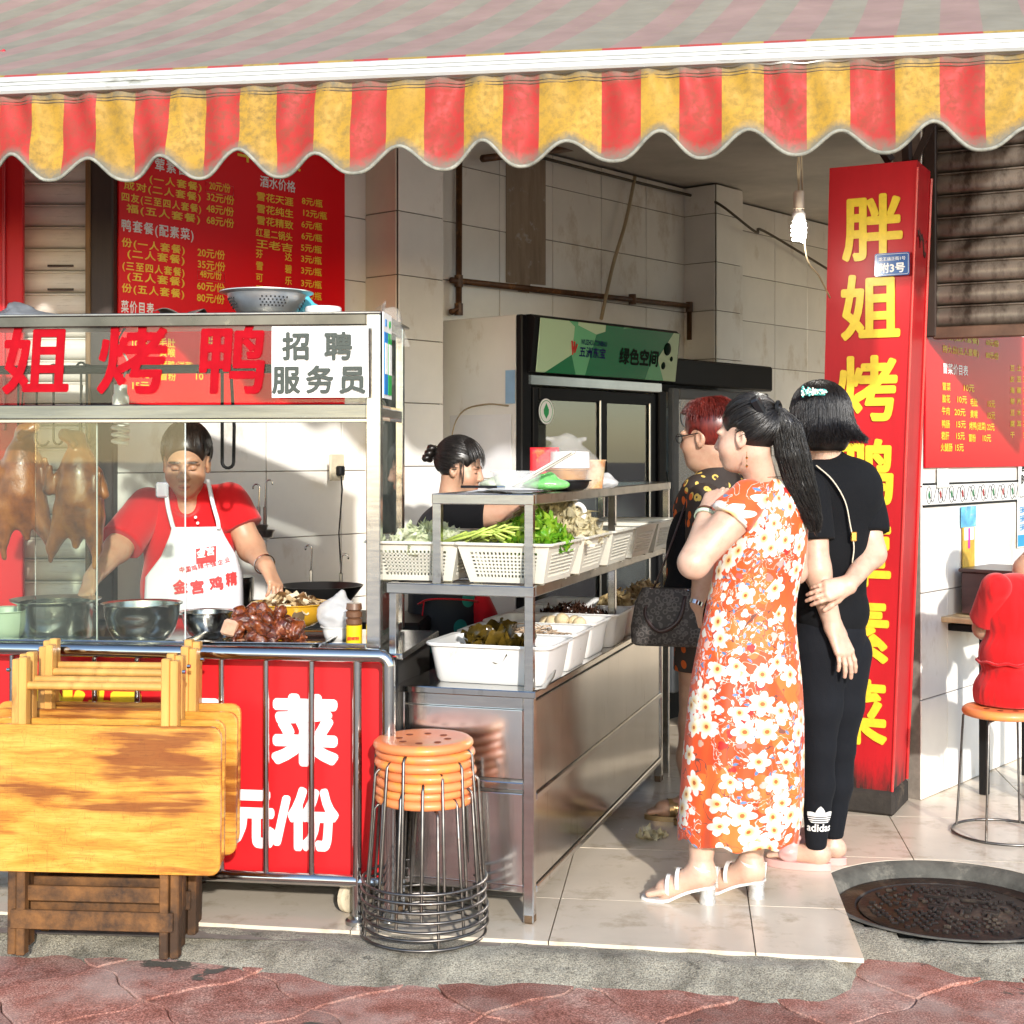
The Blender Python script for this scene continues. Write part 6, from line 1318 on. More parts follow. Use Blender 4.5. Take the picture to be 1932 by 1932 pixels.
class Person:
    def __init__(s, label, base, group=None, cat='person'):
        s.root = thing('person', label, cat, base, 0, group); s.base = V3(base); s.sd = SD(); s.masks = []; s.fine = []
    def head(s, c, f, u=(0, 0, 1), k=1.0, eyes='open', brow=(.08, .06, .05), lips=(1.0, .55, .52)):
        A = rotm(f, u); c = V3(c); s.hc, s.hA, s.hk = c, A, k
        L = lambda x, y, z: c + A @ (np.array([x, y, z]) * k)
        sd = s.sd; E_ = lambda p, r, kk=.02, mode='u': sd.el(L(*p), np.array(r) * k, A, kk, mode)
        E_((0, -.012, .035), (.076, .094, .090)); E_((0, .028, -.035), (.060, .068, .078), .03); E_((0, .058, -.085), (.034, .030, .026), .03)
        for x in (-1, 1):
            E_((x * .040, .052, -.035), (.027, .032, .032), .03); E_((x * .033, .078, .020), (.024, .014, .010), .015)
            E_((x * .032, .092, .004), (.017, .012, .010), .012, 's'); sd.el(L(x * .031, .0765, .002), np.array([.0145, .0125, .0115]) * k, A, .004)
            sd.rc(L(x * .013, .098, -.031), L(x * .012, .101, -.030), .0085 * k, None, .008)
            E_((x * .0755, -.008, -.008), (.010, .020, .031), .006); E_((x * .086, -.004, -.004), (.008, .011, .020), .004, 's'); sd.rc(L(x * .074, -.002, -.034), L(x * .076, -.004, -.030), .008 * k, None, .006)
            s.masks.append((('el', L(x * .032, .090, .024), np.array([.022, .02, .0048]) * k, A), brow, .0022))
            if eyes == 'open': s.masks.append((('el', L(x * .031, .088, .002), np.array([.014, .012, .0050]) * k, A), (.06, .05, .05), .0015))
            else: s.masks.append((('el', L(x * .031, .089, -.0045), np.array([.0155, .012, .0024]) * k, A), (.10, .07, .06), .0015))
            s.masks.append((('el', L(x * .031, .092, .006), np.array([.020, .012, .012]) * k, A), (.86, .78, .76), .006))
            s.masks.append((('el', L(x * .044, .07, -.035), np.array([.024, .03, .022]) * k, A), (1.0, .86, .84), .014))
        sd.rc(L(0, .090, .012), L(0, .107, -.024), .0075 * k, .0115 * k, .016)
        E_((0, .093, -.0585), (.021, .0095, .0058), .006); E_((0, .0915, -.070), (.018, .0105, .0068), .006)
        s.masks.append((('el', L(0, .097, -.064), np.array([.0225, .016, .0115]) * k, A), lips, .003)); s.masks.append((('el', L(0, .10, -.0645), np.array([.021, .02, .0016]) * k, A), (.35, .16, .15), .0012))
        s.fine.append((c - .155 * k, c + .155 * k, .0034))
    def neck(s, base, r0=.050, r1=.060):
        L = s.hc + s.hA @ (np.array([0, -.025, -.06]) * s.hk); s.sd.rc(L, base, r0, r1, .03)
    def hand(s, w, d, n, side, curl=.35, k=1.0, spread=.0, thumb=.6, curls=None):
        d = nv(d); n = V3(n); n = nv(n - d * (n @ d)); t = np.cross(d, n) * side; w = V3(w); sd = s.sd
        kn = [w + d * q * k + t * o * k for q, o in ((.086, .029), (.090, .010), (.086, -.009), (.078, -.026))]
        for i, q in enumerate(kn): sd.rc(w + t * (.017 - .011 * i) * k, q, .0155 * k, .0118 * k, .016)
        for i, (L_, r) in enumerate(((.070, .0088), (.078, .0090), (.072, .0086), (.055, .0076))):
            p = kn[i]; a = 0; cu = curls[i] if curls else curl; fd = nv(d + t * spread * (1.5 - i))
            for j, fr_ in enumerate((.45, .31, .24)):
                a += cu * (1.0, 1.25, .8)[j]; q = p + (fd * math.cos(a) - n * math.sin(a)) * L_ * fr_ * k; sd.rc(p, q, r * (1 - .09 * j) * k, r * (1 - .09 * (j + 1)) * k, .0035); p = q
            s.masks.append((('el', p + n * .005 * math.cos(a), np.array([.006, .006, .006]) * k, np.eye(3)), (1.05, .9, .88), .002))
        p = w + t * .022 * k + d * .018 * k; dd = nv(d * .75 + t * thumb - n * .35)
        for L_, r0, r1 in ((.040, .0145, .0115), (.032, .0112, .010), (.026, .0098, .008)):
            q = p + dd * L_ * k; sd.rc(p, q, r0 * k, r1 * k, .008); p = q; dd = nv(dd + d * .25 - n * .12)
        c = w + d * .085 * k; s.fine.append((c - .115 * k, c + .115 * k, .0032))
    def foot(s, ankle, heel, ball, toe, k=1.0):
        sd = s.sd; ankle, heel, ball, toe = map(V3, (ankle, heel, ball, toe))
        sd.rc(ankle, heel, .034 * k, .030 * k, .03); sd.rc(heel, ball, .027 * k, .028 * k, .03); sd.rc(ankle, ball, .034 * k, .022 * k, .04)
        f_ = nv(toe - ball); t = nv(np.cross(f_, (0, 0, 1)))
        for i in range(5):
            o = (i - 2) * .0155 * k; L_ = np.linalg.norm(toe - ball) * (1 - .09 * abs(i - 1.0)); sd.rc(ball + t * o, ball + t * o + f_ * L_ - np.array([0, 0, .004]), .013 * k, .0105 * k, .006)
        s.fine.append((np.minimum(np.minimum(ankle, heel), toe) - .05, np.maximum(np.maximum(ankle, heel), toe) + .05, .004))
    def body(s, mat, res=.0068):
        lo, hi = s.sd.bounds(res * 2); vs, fs = s.sd.mesh(res, (lo, hi)); keep = np.ones(len(fs), bool)
        for a, b, _ in s.fine: ins = ((vs > V3(a)) & (vs < V3(b))).all(1); keep &= ~ins[fs].all(1)
        VS, FS = [vs], [fs[keep]]; n = len(vs)
        done = []
        for a, b, r in s.fine:
            v2, f2 = s.sd.mesh(r, (V3(a) - r, V3(b) + r)); k2 = np.ones(len(f2), bool)
            for a3, b3 in done: ins = ((v2 > a3) & (v2 < b3)).all(1); k2 &= ~ins[f2].all(1)
            done.append((V3(a), V3(b))); VS.append(v2); FS.append(f2[k2] + n); n += len(v2)
        vs = np.vstack(VS); fs = np.vstack(FS); used = np.unique(fs); mp = np.full(len(vs), -1); mp[used] = np.arange(len(used)); vs = vs[used]; fs = mp[fs]
        col = np.ones((len(vs), 3))
        for op, c, soft in s.masks:
            d = SD.dist((op[0], op[1], op[2], op[3]), vs[:, 0], vs[:, 1], vs[:, 2]); w = np.clip(.5 - d / (2 * soft), 0, 1)[:, None]; col = col * (1 - w) + col * np.array(c) * w
        return np_mesh('body', vs, fs, mat, s.root, s.base, cols=col)
    def cloth(s, name, parts, mat, res=.0075, wr=.004, sc=30, seed=1, uvc=None, it=1, zs=.55):
        VS, FS, n = [], [], 0
        for sd in parts:
            v, f = sd.mesh(res); v = relax(v, f, it, .5); VS.append(v); FS.append(f + n); n += len(v)
        vs, fs = np.vstack(VS), np.vstack(FS)
        if wr:
            st = vs * np.array([1, 1, zs]); d = nz3(st, sc, seed, 7) * wr + np.abs(nz3(st, sc * 2.1, seed + 3, 6)) * wr * .8
            ctr = vs.mean(0); r = vs - ctr; r[:, 2] = 0; r /= np.linalg.norm(r, axis=1)[:, None] + 1e-6; vs = vs + r * d[:, None]
        uv = None
        if uvc is not None: th = np.arctan2(vs[:, 0] - uvc[0], -(vs[:, 1] - uvc[1])); uv = np.stack([th * .17, vs[:, 2]], 1)
        return np_mesh(name, vs, fs, mat, s.root, s.base, uv=uv)
    def mb(s, b, name, mat, **k):
        b.v = [tuple(np.array(v) - s.base) for v in b.v]; return b.build(name, mat, s.root, **k)
    def cap(s, rad=(.086, .104, .104), c=(0, -.02, .04)):
        return lambda d, inf=0: s.hc + s.hA @ ((np.array(c) + np.array(d) * (np.array(rad) + inf)) * s.hk)
def slerp(a, b, t):
    a, b = nv(a), nv(b); w = math.acos(max(-1, min(1, a @ b))); 
    if w < 1e-4: return a
    return (math.sin((1 - t) * w) * a + math.sin(t * w) * b) / math.sin(w)
def hair_to_tie(P, tie, n, mat, hairline=(.55, .25), seed=1, rad=(.084, .101, .102), c=(0, -.018, .04), low=-.55, name='hair', fringe=0, r0=.0026, minx=None):
    # strands combed over the skull from the hairline to one tie point; local axes x right, y forward, z up
    r_ = np.random.RandomState(seed); b = MB(); cp = P.cap(rad, c); tie = nv(tie)
    sd = SD(); L = lambda x, y, z: P.hc + P.hA @ (np.array([x, y, z]) * P.hk)
    sd.el(L(*c), np.array(rad) * P.hk, P.hA, .01)
    sd.el(L(0, .100, -.030), np.array([.078, .085, .092]) * P.hk, P.hA, .02, 's'); sd.el(L(0, .03, -.13), np.array([.1, .1, .085]) * P.hk, P.hA, .02, 's')
    for x in (-1, 1): sd.el(L(x * .085, .022, -.02), np.array([.03, .038, .055]) * P.hk, P.hA, .012, 's')
    vs, fs = sd.mesh(.0045); VS = [vs]; FS = [fs]
    for i in range(n):
        while True:
            d = r_.randn(3); d /= np.linalg.norm(d)
            if d[1] < (hairline[0] + .22 if d[2] > .25 else hairline[0] - hairline[1] * max(0, -d[2])) and d[2] > low and not (abs(d[0]) > .55 and d[1] > .30 and d[2] < .0) and d @ tie < .93: break
        k = r_.uniform(.35, 1.0) if d[1] < .2 else 1.0; m = 9
        pts = [cp(slerp(d, tie, t * k), .002 + .004 * math.sin(math.pi * t) + .002 * r_.rand()) for t in np.linspace(0, 1, m)]
        b.tube(pts, [r0 * (.5 + .5 * math.sin(math.pi * min(1, .25 + t * .8))) for t in np.linspace(0, 1, m)], 4, cap=False, flat=.6)
    v2 = np.array(b.v); f2 = np.array(b.f); f2 = f2 + len(vs); vs = np.vstack([vs, v2]); fs = np.vstack([fs, f2])
    return np_mesh(name, vs, fs, mat, P.root, P.base)
def strands(P, name, mat, paths, r=.0025, sides=4):
    b = MB()
    for p in paths: m = len(p); b.tube(p, [r * (1 - .65 * (i / (m - 1)) ** 2) for i in range(m)], sides, cap=False, flat=.6)
    return P.mb(b, name, mat, smooth=180)
def clothmat(name, c, rough=.85, var=.12, bump=.3, bs=260, sheen=.2, **k):
    m = M(name, c, rough=rough, var=var, scale=4, bump=bump, bscale=bs, spec=.15, **k); m.node_tree.nodes['Principled BSDF'].inputs['Sheen Weight'].default_value = sheen; return m
# ---------------------------------------------------------------- woman in the orange flowered dress
def dressmat():
    m, nt, b, L = newmat('orange_flower_dress'); uvn = nd(nt, 'UVMap'); uv = uvn.outputs[0]
    def vor(scale, rnd=1.0, off=(0, 0, 0)):
        mp = nd(nt, 'Mapping'); mp.inputs['Scale'].default_value = (scale, scale, scale); mp.inputs['Location'].default_value = off; L.new(uv, mp.inputs[0])
        v = nd(nt, 'TexVoronoi', voronoi_dimensions='2D'); v.inputs['Scale'].default_value = 1; v.inputs['Randomness'].default_value = rnd; L.new(mp.outputs[0], v.inputs['Vector'])
        s_ = nd(nt, 'VectorMath', operation='SUBTRACT'); L.new(mp.outputs[0], s_.inputs[0]); L.new(v.outputs['Position'], s_.inputs[1])
        q = nd(nt, 'SeparateXYZ'); L.new(s_.outputs[0], q.inputs[0]); cr = nd(nt, 'SeparateColor'); L.new(v.outputs['Color'], cr.inputs[0])
        th = mth(nt, 'ADD', mth(nt, 'ARCTAN2', q.outputs[1], q.outputs[0]), mth(nt, 'MULTIPLY', cr.outputs[0], 6.28)); r = mth(nt, 'SQRT', mth(nt, 'ADD', mth(nt, 'POWER', q.outputs[0], 2.0), mth(nt, 'POWER', q.outputs[1], 2.0)))
        return r, th, cr.outputs[1], cr.outputs[2]
    def petals(r, th, R_, n, dep): return mth(nt, 'LESS_THAN', r, mth(nt, 'MULTIPLY', R_, mth(nt, 'MULTIPLY_ADD', mth(nt, 'ABSOLUTE', mth(nt, 'COSINE', mth(nt, 'MULTIPLY', th, n / 2))), dep, 1 - dep)))
    base = ramp(nt, noise(nt, uv, 5, 3, .5), [(.3, (.66, .055, .008)), (.7, (.78, .10, .012))]).outputs[0]
    r, th, g, h = vor(6.5, .9, (3, 1, 0)); f = petals(r, th, .46, 6, .45); c = mixc(nt, mth(nt, 'MULTIPLY', mth(nt, 'MULTIPLY', f, mth(nt, 'GREATER_THAN', g, .45)), .55), base, (.80, .20, .03))
    br = noise(nt, uv, 13, 3, .55, None, 1.6); line = mth(nt, 'LESS_THAN', mth(nt, 'ABSOLUTE', mth(nt, 'SUBTRACT', br, .5)), .011)
    dens = noise(nt, uv, 3.4, 2, .5); c = mixc(nt, mth(nt, 'MULTIPLY', line, mth(nt, 'GREATER_THAN', dens, .44)), c, (.70, .56, .50))
    br2 = noise(nt, uv, 9, 2, .5, None, 1.2); l2 = mth(nt, 'LESS_THAN', mth(nt, 'ABSOLUTE', mth(nt, 'SUBTRACT', br2, .47)), .006); c = mixc(nt, l2, c, (.16, .05, .03))
    r, th, g, h = vor(42, 1, (1, 4, 0)); f = mth(nt, 'MULTIPLY', mth(nt, 'LESS_THAN', mth(nt, 'MULTIPLY', r, mth(nt, 'MULTIPLY_ADD', mth(nt, 'ABSOLUTE', mth(nt, 'SINE', th)), 1.2, 1.0)), .42), mth(nt, 'MULTIPLY', mth(nt, 'GREATER_THAN', dens, .50), mth(nt, 'GREATER_THAN', g, .35)))
    c = mixc(nt, f, c, ramp(nt, h, [(.3, (.10, .20, .36)), (.55, (.32, .46, .58)), (.8, (.72, .66, .66))]).outputs[0])
    r, th, g, h = vor(26, .9, (5, 2, 0)); f = mth(nt, 'MULTIPLY', petals(r, th, .40, 3, .35), mth(nt, 'MULTIPLY', mth(nt, 'GREATER_THAN', dens, .43), mth(nt, 'GREATER_THAN', g, .62))); c = mixc(nt, f, c, ramp(nt, h, [(.4, (.84, .78, .68)), (.85, (.45, .015, .01))]).outputs[0])
    for sc, off, gate, R_ in ((11.5, (0, 0, 0), .52, .47), (13.5, (2.3, 7.1, 0), .66, .46)):
        r, th, g, h = vor(sc, .85, off); f = mth(nt, 'MULTIPLY', petals(r, th, R_, 6 if sc < 12 else 5, .42), mth(nt, 'GREATER_THAN', g, gate))
        pet = ramp(nt, r, [(.05, (.78, .34, .06)), (.13, (.80, .58, .26)), (.24, (.84, .76, .60)), (.36, (.86, .82, .74))]).outputs[0]
        ve = mth(nt, 'MULTIPLY', mth(nt, 'GREATER_THAN', mth(nt, 'ABSOLUTE', mth(nt, 'COSINE', mth(nt, 'MULTIPLY', th, 9.0))), .97), .25); pet = mixc(nt, ve, pet, (.70, .50, .30))
        c = mixc(nt, f, c, pet); ce = mth(nt, 'MULTIPLY', mth(nt, 'LESS_THAN', r, .075), mth(nt, 'GREATER_THAN', g, gate)); c = mixc(nt, ce, c, (.42, .10, .015))
    L.new(c, b.inputs['Base Color']); b.inputs['Roughness'].default_value = .62; b.inputs['Sheen Weight'].default_value = .15
    bp = nd(nt, 'Bump'); bp.inputs['Strength'].default_value = .25; bp.inputs['Distance'].default_value = .006; tc = nd(nt, 'TexCoord'); L.new(noise(nt, tc.outputs['Object'], 16, 4, .6, (1.2, 1.2, .5)), bp.inputs['Height']); L.new(bp.outputs[0], b.inputs['Normal']); return m
dress_m = dressmat()
Y1 = 4.62
P1 = Person('person in an orange flowered dress with a long black ponytail', (px(1400, 1700, Y1).x, Y1, 0))
P1.head(px(1409, 824, Y1 - .02), (-.86, .50, -.08), (-.05, .05, 1), .96, lips=(1.0, .6, .56)); P1.neck(px(1438, 915, Y1 + .01), .047, .056)
s = P1.sd
s.rc(px(1445, 965, Y1 + .02), px(1432, 1100, Y1 + .02), .070, .065, .03); s.rc(px(1428, 1100, Y1 + .02), px(1415, 1240, Y1 + .02), .065, .075, .03); s.rc(px(1420, 945, Y1 - .04), px(1485, 945, Y1 + .06), .036, .036, .03)
sh, el, wr = px(1398, 962, Y1 - .10), px(1309, 1062, Y1 - .17), px(1333, 968, Y1 - .04)
s.chain([sh, el], [.060, .046], .03); s.chain([el, wr], [.045, .028], .03); P1.hand(wr, (px(1352, 925, Y1 + .02) - wr), (-.6, -.7, .3), 1, .5)
s.rc(px(1500, 960, Y1 + .10), px(1500, 1080, Y1 + .16), .045, .04, .03); s.rc(px(1500, 1080, Y1 + .16), px(1440, 1090, Y1 + .26), .036, .027, .02); P1.hand(px(1440, 1090, Y1 + .26), (-1, .2, 0), (0, 1, .2), 1, .4)
kL, aL = px(1345, 1400, Y1 - .02), px(1321, 1648, Y1 - .01); kR, aR = px(1440, 1400, Y1 + .05), px(1414, 1640, Y1 + .05)
s.chain([px(1385, 1230, Y1 - .02), kL, px(1328, 1540, Y1), aL], [.055, .05, .054, .034], .03); s.chain([px(1455, 1230, Y1 + .03), kR, px(1426, 1540, Y1 + .05), aR], [.055, .05, .052, .033], .03)
def sandal_pair(P, ank, dx, dyv, L_=.145, lift=.062, mat=None, heelm=None, straps=True):
    ank = V3(ank); d = nv((dx, dyv, 0)); z0 = ank[2]
    heel = np.array([ank[0], ank[1], lift + .030]) - d * .02; ball = np.array([ank[0], ank[1], .034]) + d * (L_ - .03); toe = ball + d * .055 - np.array([0, 0, .010])
    P.foot(ank, heel, ball, toe, .92)
    side = nv(np.cross(d, (0, 0, 1))); b = MB(); N = 14
    path = [heel - d * .03 + np.array([0, 0, -.030])] + [heel * (1 - t) + ball * t - np.array([0, 0, .030 - .0 * t]) + np.array([0, 0, .006 * math.sin(math.pi * t) - .002]) for t in np.linspace(0, 1, 8)] + [toe - np.array([0, 0, .018]), toe + d * .02 - np.array([0, 0, .017])]
    for k2, th in enumerate((.0, -.009)): pass
    rings = []
    for i, p in enumerate(path):
        w = (.022, .030, .031, .029, .028, .030, .034, .037, .040, .036, .018)[min(i, 10)]; p = p.copy(); p[2] = max(p[2], .009); rings.append([p + side * w, p - side * w, p - side * w - np.array([0, 0, .009]), p + side * w - np.array([0, 0, .009])])
    b.loft(rings); P.mb(b, 'sandal_sole', mat, smooth=40)
    return heel, ball, toe, d, side
whit = M('white_patent', (.76, .75, .72), rough=.25, coat=.3); acry = M('silver_acrylic_heel', (.72, .72, .70), rough=.12, metal=.6, var=.3, scale=60, bump=.8, bscale=90)
def ringstrap(P, c, ax, r, w, m, name='strap', sq=1.0, tilt=None):
    A_ = rotm(nv(ax), (0, 0, 1) if abs(nv(ax)[2]) < .9 else (1, 0, 0)); b = MB(); c = V3(c)
    rr_ = [[c + A_ @ np.array([math.cos(a) * (r + t) * sq, o, math.sin(a) * (r + t)]) for o, t in ((-w, 0), (w, 0), (w, .004), (-w, .004))] for a in np.linspace(0, 6.283, 29)[:-1]]
    n = len(rr_); vs = [p for q in rr_ for p in q]; fs = [(i * 4 + k, i * 4 + (k + 1) % 4, ((i + 1) % n) * 4 + (k + 1) % 4, ((i + 1) % n) * 4 + k) for i in range(n) for k in range(4)]
    b.add(vs, fs); return P.mb(b, name, m, smooth=60)
for ank, dx, dy_ in ((aL, -1, .28), (aR, -.9, .42)):
    heel, ball, toe, d, side = sandal_pair(P1, ank, dx, dy_, mat=whit)
    hb = MB(); hp0 = heel - d * .004; 
    hb.loft([[(hp0[0] + r * math.cos(a), hp0[1] + r * math.sin(a), z) for a in np.linspace(0, 6.283, 17)[:-1]] for r, z in ((.026, .0), (.027, .006), (.024, .03), (.028, lift_ if False else .058))]); P1.mb(hb, 'block_heel', acry, smooth=40)
    ringstrap(P1, V3(ank) + np.array([0, 0, .02]) - d * .006, (-.25 * d[0], -.25 * d[1], 1), .040, .007, whit, 'ankle_strap')
    for t_ in (.15, .55): ringstrap(P1, ball * (1 - t_ * .6) + heel * t_ * .6 + np.array([0, 0, .006 + .02 * t_]), d, .031 + .006 * t_, .006, whit, 'toe_strap', 1.15)
    b = MB(); b.tube([heel + side * .03 + np.array([0, 0, -.02]), heel + side * .034 + np.array([0, 0, .03]), V3(ank) + side * .038 + np.array([0, 0, .02])], .006, 5, flat=.4); b.tube([heel - d * .032 + np.array([0, 0, -.02]), heel - d * .036 + np.array([0, 0, .03]), V3(ank) - d * .04 + np.array([0, 0, .02])], .008, 5, flat=.4); P1.mb(b, 'heel_strap', whit, smooth=180)
P1.body(skin_l)
# dress: lofted from its outline, with folds that deepen to the hem
SEC = [(905, 1418, 1492, .062), (916, 1402, 1505, .085), (935, 1392, 1515, .105), (965, 1385, 1522, .118), (1010, 1374, 1524, .125), (1060, 1354, 1519, .125), (1095, 1348, 1511, .118), (1130, 1340, 1505, .116), (1171, 1332, 1503, .122), (1215, 1322, 1507, .135), (1290, 1308, 1515, .155), (1360, 1300, 1519, .165), (1440, 1293, 1520, .172), (1520, 1287, 1519, .178), (1560, 1284, 1513, .178), (1586, 1284, 1508, .178)]
sec = catmull([(a, b_, c_, d_) for a, b_, c_, d_ in SEC], 5); NT = 120; rings = []; uvs = []
for i, (yy, xl, xr, ry) in enumerate(sec):
    t = max(0, min(1, (yy - 1130) / 440)); ctr = px((xl + xr) / 2, yy, Y1); rx_ = (xr - xl) / 2 * Y1 / F; ring = []
    for k in range(NT):
        a = 2 * math.pi * k / NT; fold = (.013 * math.sin(9 * a + 1.3 + .6 * math.sin(yy * .006)) + .008 * math.sin(17 * a + yy * .004)) * t ** 1.2 * (0.35 if abs(math.cos(a)) > .93 else 1)
        wr_ = .003 * math.sin(yy * .045 + 5 * math.sin(a * 2)) * (1 - t); rr_ = 1 + (fold + wr_) / ry
        hz = .010 * math.sin(9 * a + 1.1) * (1 if i == len(sec) - 1 else t ** 6)
        ring.append((ctr.x + rx_ * math.cos(a) * (1 + fold * 1.5 * (1 - abs(math.cos(a)))), Y1 + .02 + ry * math.sin(a) * rr_ + (yy - 900) * .00005, ctr.z + hz)); uvs.append((((a - math.pi / 2) % (2 * math.pi)) * .165, ctr.z))
    rings.append(ring)
V_ = np.array([p for r in rings for p in r]); n = NT
fs = np.array([(i * n + k, (i + 1) * n + k, (i + 1) * n + (k + 1) % n, i * n + (k + 1) % n) for i in range(len(rings) - 1) for k in range(n)])
o = np_mesh('dress', V_, fs, dress_m, P1.root, P1.base, uv=uvs); md = o.modifiers.new('solid', 'SOLIDIFY'); md.thickness = .003; md.offset = 1
# cap sleeves
sl1 = SD(); sl1.rc(px(1412, 940, Y1 - .07), px(1384, 972, Y1 - .115), .062, .072, .03); dn = nv(V3(el) - V3(sh)); cpt = V3(px(1384, 986, Y1 - .118)); sl1.cut(nv(dn + np.array([-.25, 0, -.55])), nv(dn + np.array([-.25, 0, -.55])) @ cpt)
sl2 = SD(); sl2.rc(px(1490, 940, Y1 + .08), px(1500, 975, Y1 + .12), .055, .06, .03)
P1.cloth('sleeve', [sl1, sl2], dress_m, .006, .004, 45, 3, uvc=(px(1440, 900, Y1).x, Y1 + .2))
hair_to_tie(P1, (0, -.86, .42), 1300, hair_b, (.52, .2), 5, low=-.62, r0=.0016)
tieP = P1.hc + P1.hA @ (np.array([0, -.118, .085]) * P1.hk)
r_ = np.random.RandomState(3); core = [px(1463, 778, Y1 - .04), px(1482, 800, Y1 - .06), px(1496, 860, Y1 - .06), px(1512, 920, Y1 - .06), px(1530, 975, Y1 - .06), px(1540, 1012, Y1 - .06)]; core[0] = Vector(tieP)
cc_ = catmull(core, 5); pw = [.016, .05, .056, .05, .036, .01]
pts_ = []; N_ = len(cc_)
for i in range(1300):
    a, q = r_.rand() * 6.283, r_.rand() ** .35; end = r_.uniform(.72, 1.0); fr_ = r_.rand() * 6
    pth = []
    for j in range(0, N_, 1):
        t = j / (N_ - 1)
        if t > end: break
        w = np.interp(t, np.linspace(0, 1, 6), pw); pth.append(V3(cc_[j]) + np.array([math.cos(a) * q * w, math.sin(a) * q * w * .8, 0]) + .003 * np.array([math.sin(t * 26 + fr_), math.cos(t * 21 + fr_), 0]))
    if len(pth) > 3: pts_.append(pth)
sdp = SD(); sdp.chain(core, [.012, .034, .037, .031, .018, .004], .02); v, f = sdp.mesh(.006); v = v + .003 * nz3(v * np.array([1, 1, .2]), 160, 2)[:, None]; np_mesh('ponytail_core', v, f, hair_b, P1.root, P1.base)
strands(P1, 'ponytail', hair_b, pts_, .0014, 3)
b = MB(); tA_ = V3(tieP); b.box(tuple(P1.hc + P1.hA @ (np.array([-.06, -.075, .085]) * P1.hk)), (.032, .03, .085), .006, Matrix(P1.hA.tolist()) @ Euler((R(-20), R(-32), R(12))).to_matrix()); P1.mb(b, 'hair_clip', M('black_clip', (.012, .013, .015), rough=.3), smooth=30)
b = MB(); b.tube([tA_ + P1.hA @ np.array([.02 * math.cos(a), 0, .02 * math.sin(a)]) for a in np.linspace(0, 6.28, 17)[:-1]], .007, 6, closed=True); P1.mb(b, 'hair_tie', black_ink)
goldm = M('gold_metal', (.65, .42, .12), rough=.2, metal=1); 
er = V3(px(1409, 852, Y1 - .105)); b = MB(); b.tube([er, er - np.array([0, 0, .035])], .0008, 4); b.lathe([(0, -.006), (.005, 0), (0, .006)], 10, tuple(er - np.array([0, 0, .020]))); b.lathe([(0, -.007), (.005, 0), (0, .007)], 10, tuple(er - np.array([0, 0, .046]))); P1.mb(b, 'earring', goldm, smooth=60)
jade = M('jade', (.45, .56, .44), rough=.15, coat=.5); ringstrap(P1, V3(wr) * .93 + V3(el) * .07, V3(wr) - V3(el), .033, .006, jade, 'bangle'); ringstrap(P1, V3(wr), V3(wr) - V3(el), .030, .004, M('dark_beads', (.10, .045, .025), rough=.3), 'bead_bracelet')
b = MB(); nb = V3(px(1438, 906, Y1)); b.tube([nb + np.array([.064 * math.cos(a), .055 * math.sin(a), .012 * math.sin(a + 2.5)]) for a in np.linspace(0, 6.283, 33)[:-1]], .0012, 4, closed=True); P1.mb(b, 'necklace', steel_p)

# ---------------------------------------------------------------- woman in the black T-shirt and leggings
Y3 = 4.98
P3 = Person('person in black t-shirt and leggings with arms held behind the back', (px(1540, 1640, Y3).x, Y3, 0))
P3.head(px(1540, 800, Y3), (-.78, .62, -.1), (0, 0, 1), 1.0); P3.neck(px(1562, 885, Y3), .05, .058); s = P3.sd
s.rc(px(1570, 930, Y3), px(1572, 1080, Y3), .075, .075, .03); s.rc(px(1570, 1100, Y3), px(1568, 1200, Y3), .08, .08, .03)
lsh, lel, lwr = px(1530, 930, Y3 - .08), px(1541, 1075, Y3 - .12), px(1572, 1182, Y3 - .13)
s.chain([lsh, lel], [.055, .044], .03); s.chain([lel, lwr], [.045, .031], .03); P3.hand(lwr, px(1606, 1262, Y3 - .16) - lwr, (.55, -.8, .25), -1, .20, 1.12, .10, .7)
rsh, rel, rwr = px(1625, 920, Y3 + .04), px(1645, 1045, Y3 - .03), px(1601, 1103, Y3 - .17)
s.chain([rsh, rel], [.055, .046], .03); s.chain([rel, rwr], [.044, .028], .03); P3.hand(rwr, px(1545, 1118, Y3 - .20) - rwr, (.25, -.9, .35), -1, .35, .98, .0, .4)
lg = [(px(1545, 1230, Y3 - .02), .10), (px(1545, 1330, Y3 - .03), .080), (px(1545, 1410, Y3 - .03), .055), (px(1543, 1480, Y3 - .02), .056), (px(1540, 1590, Y3 - .01), .036)]
rg = [(px(1590, 1230, Y3 + .02), .10), (px(1585, 1330, Y3 + .03), .080), (px(1583, 1410, Y3 + .04), .054), (px(1578, 1480, Y3 + .05), .054), (px(1572, 1570, Y3 + .06), .036)]
for g_ in (lg, rg): s.chain([q[0] for q in g_], [q[1] - .014 for q in g_], .03)
pinkm = M('pink_satin', (.62, .36, .34), rough=.28, var=.1, scale=8, bump=.6, bscale=28); pinks = M('pink_rubber', (.60, .36, .33), rough=.5)
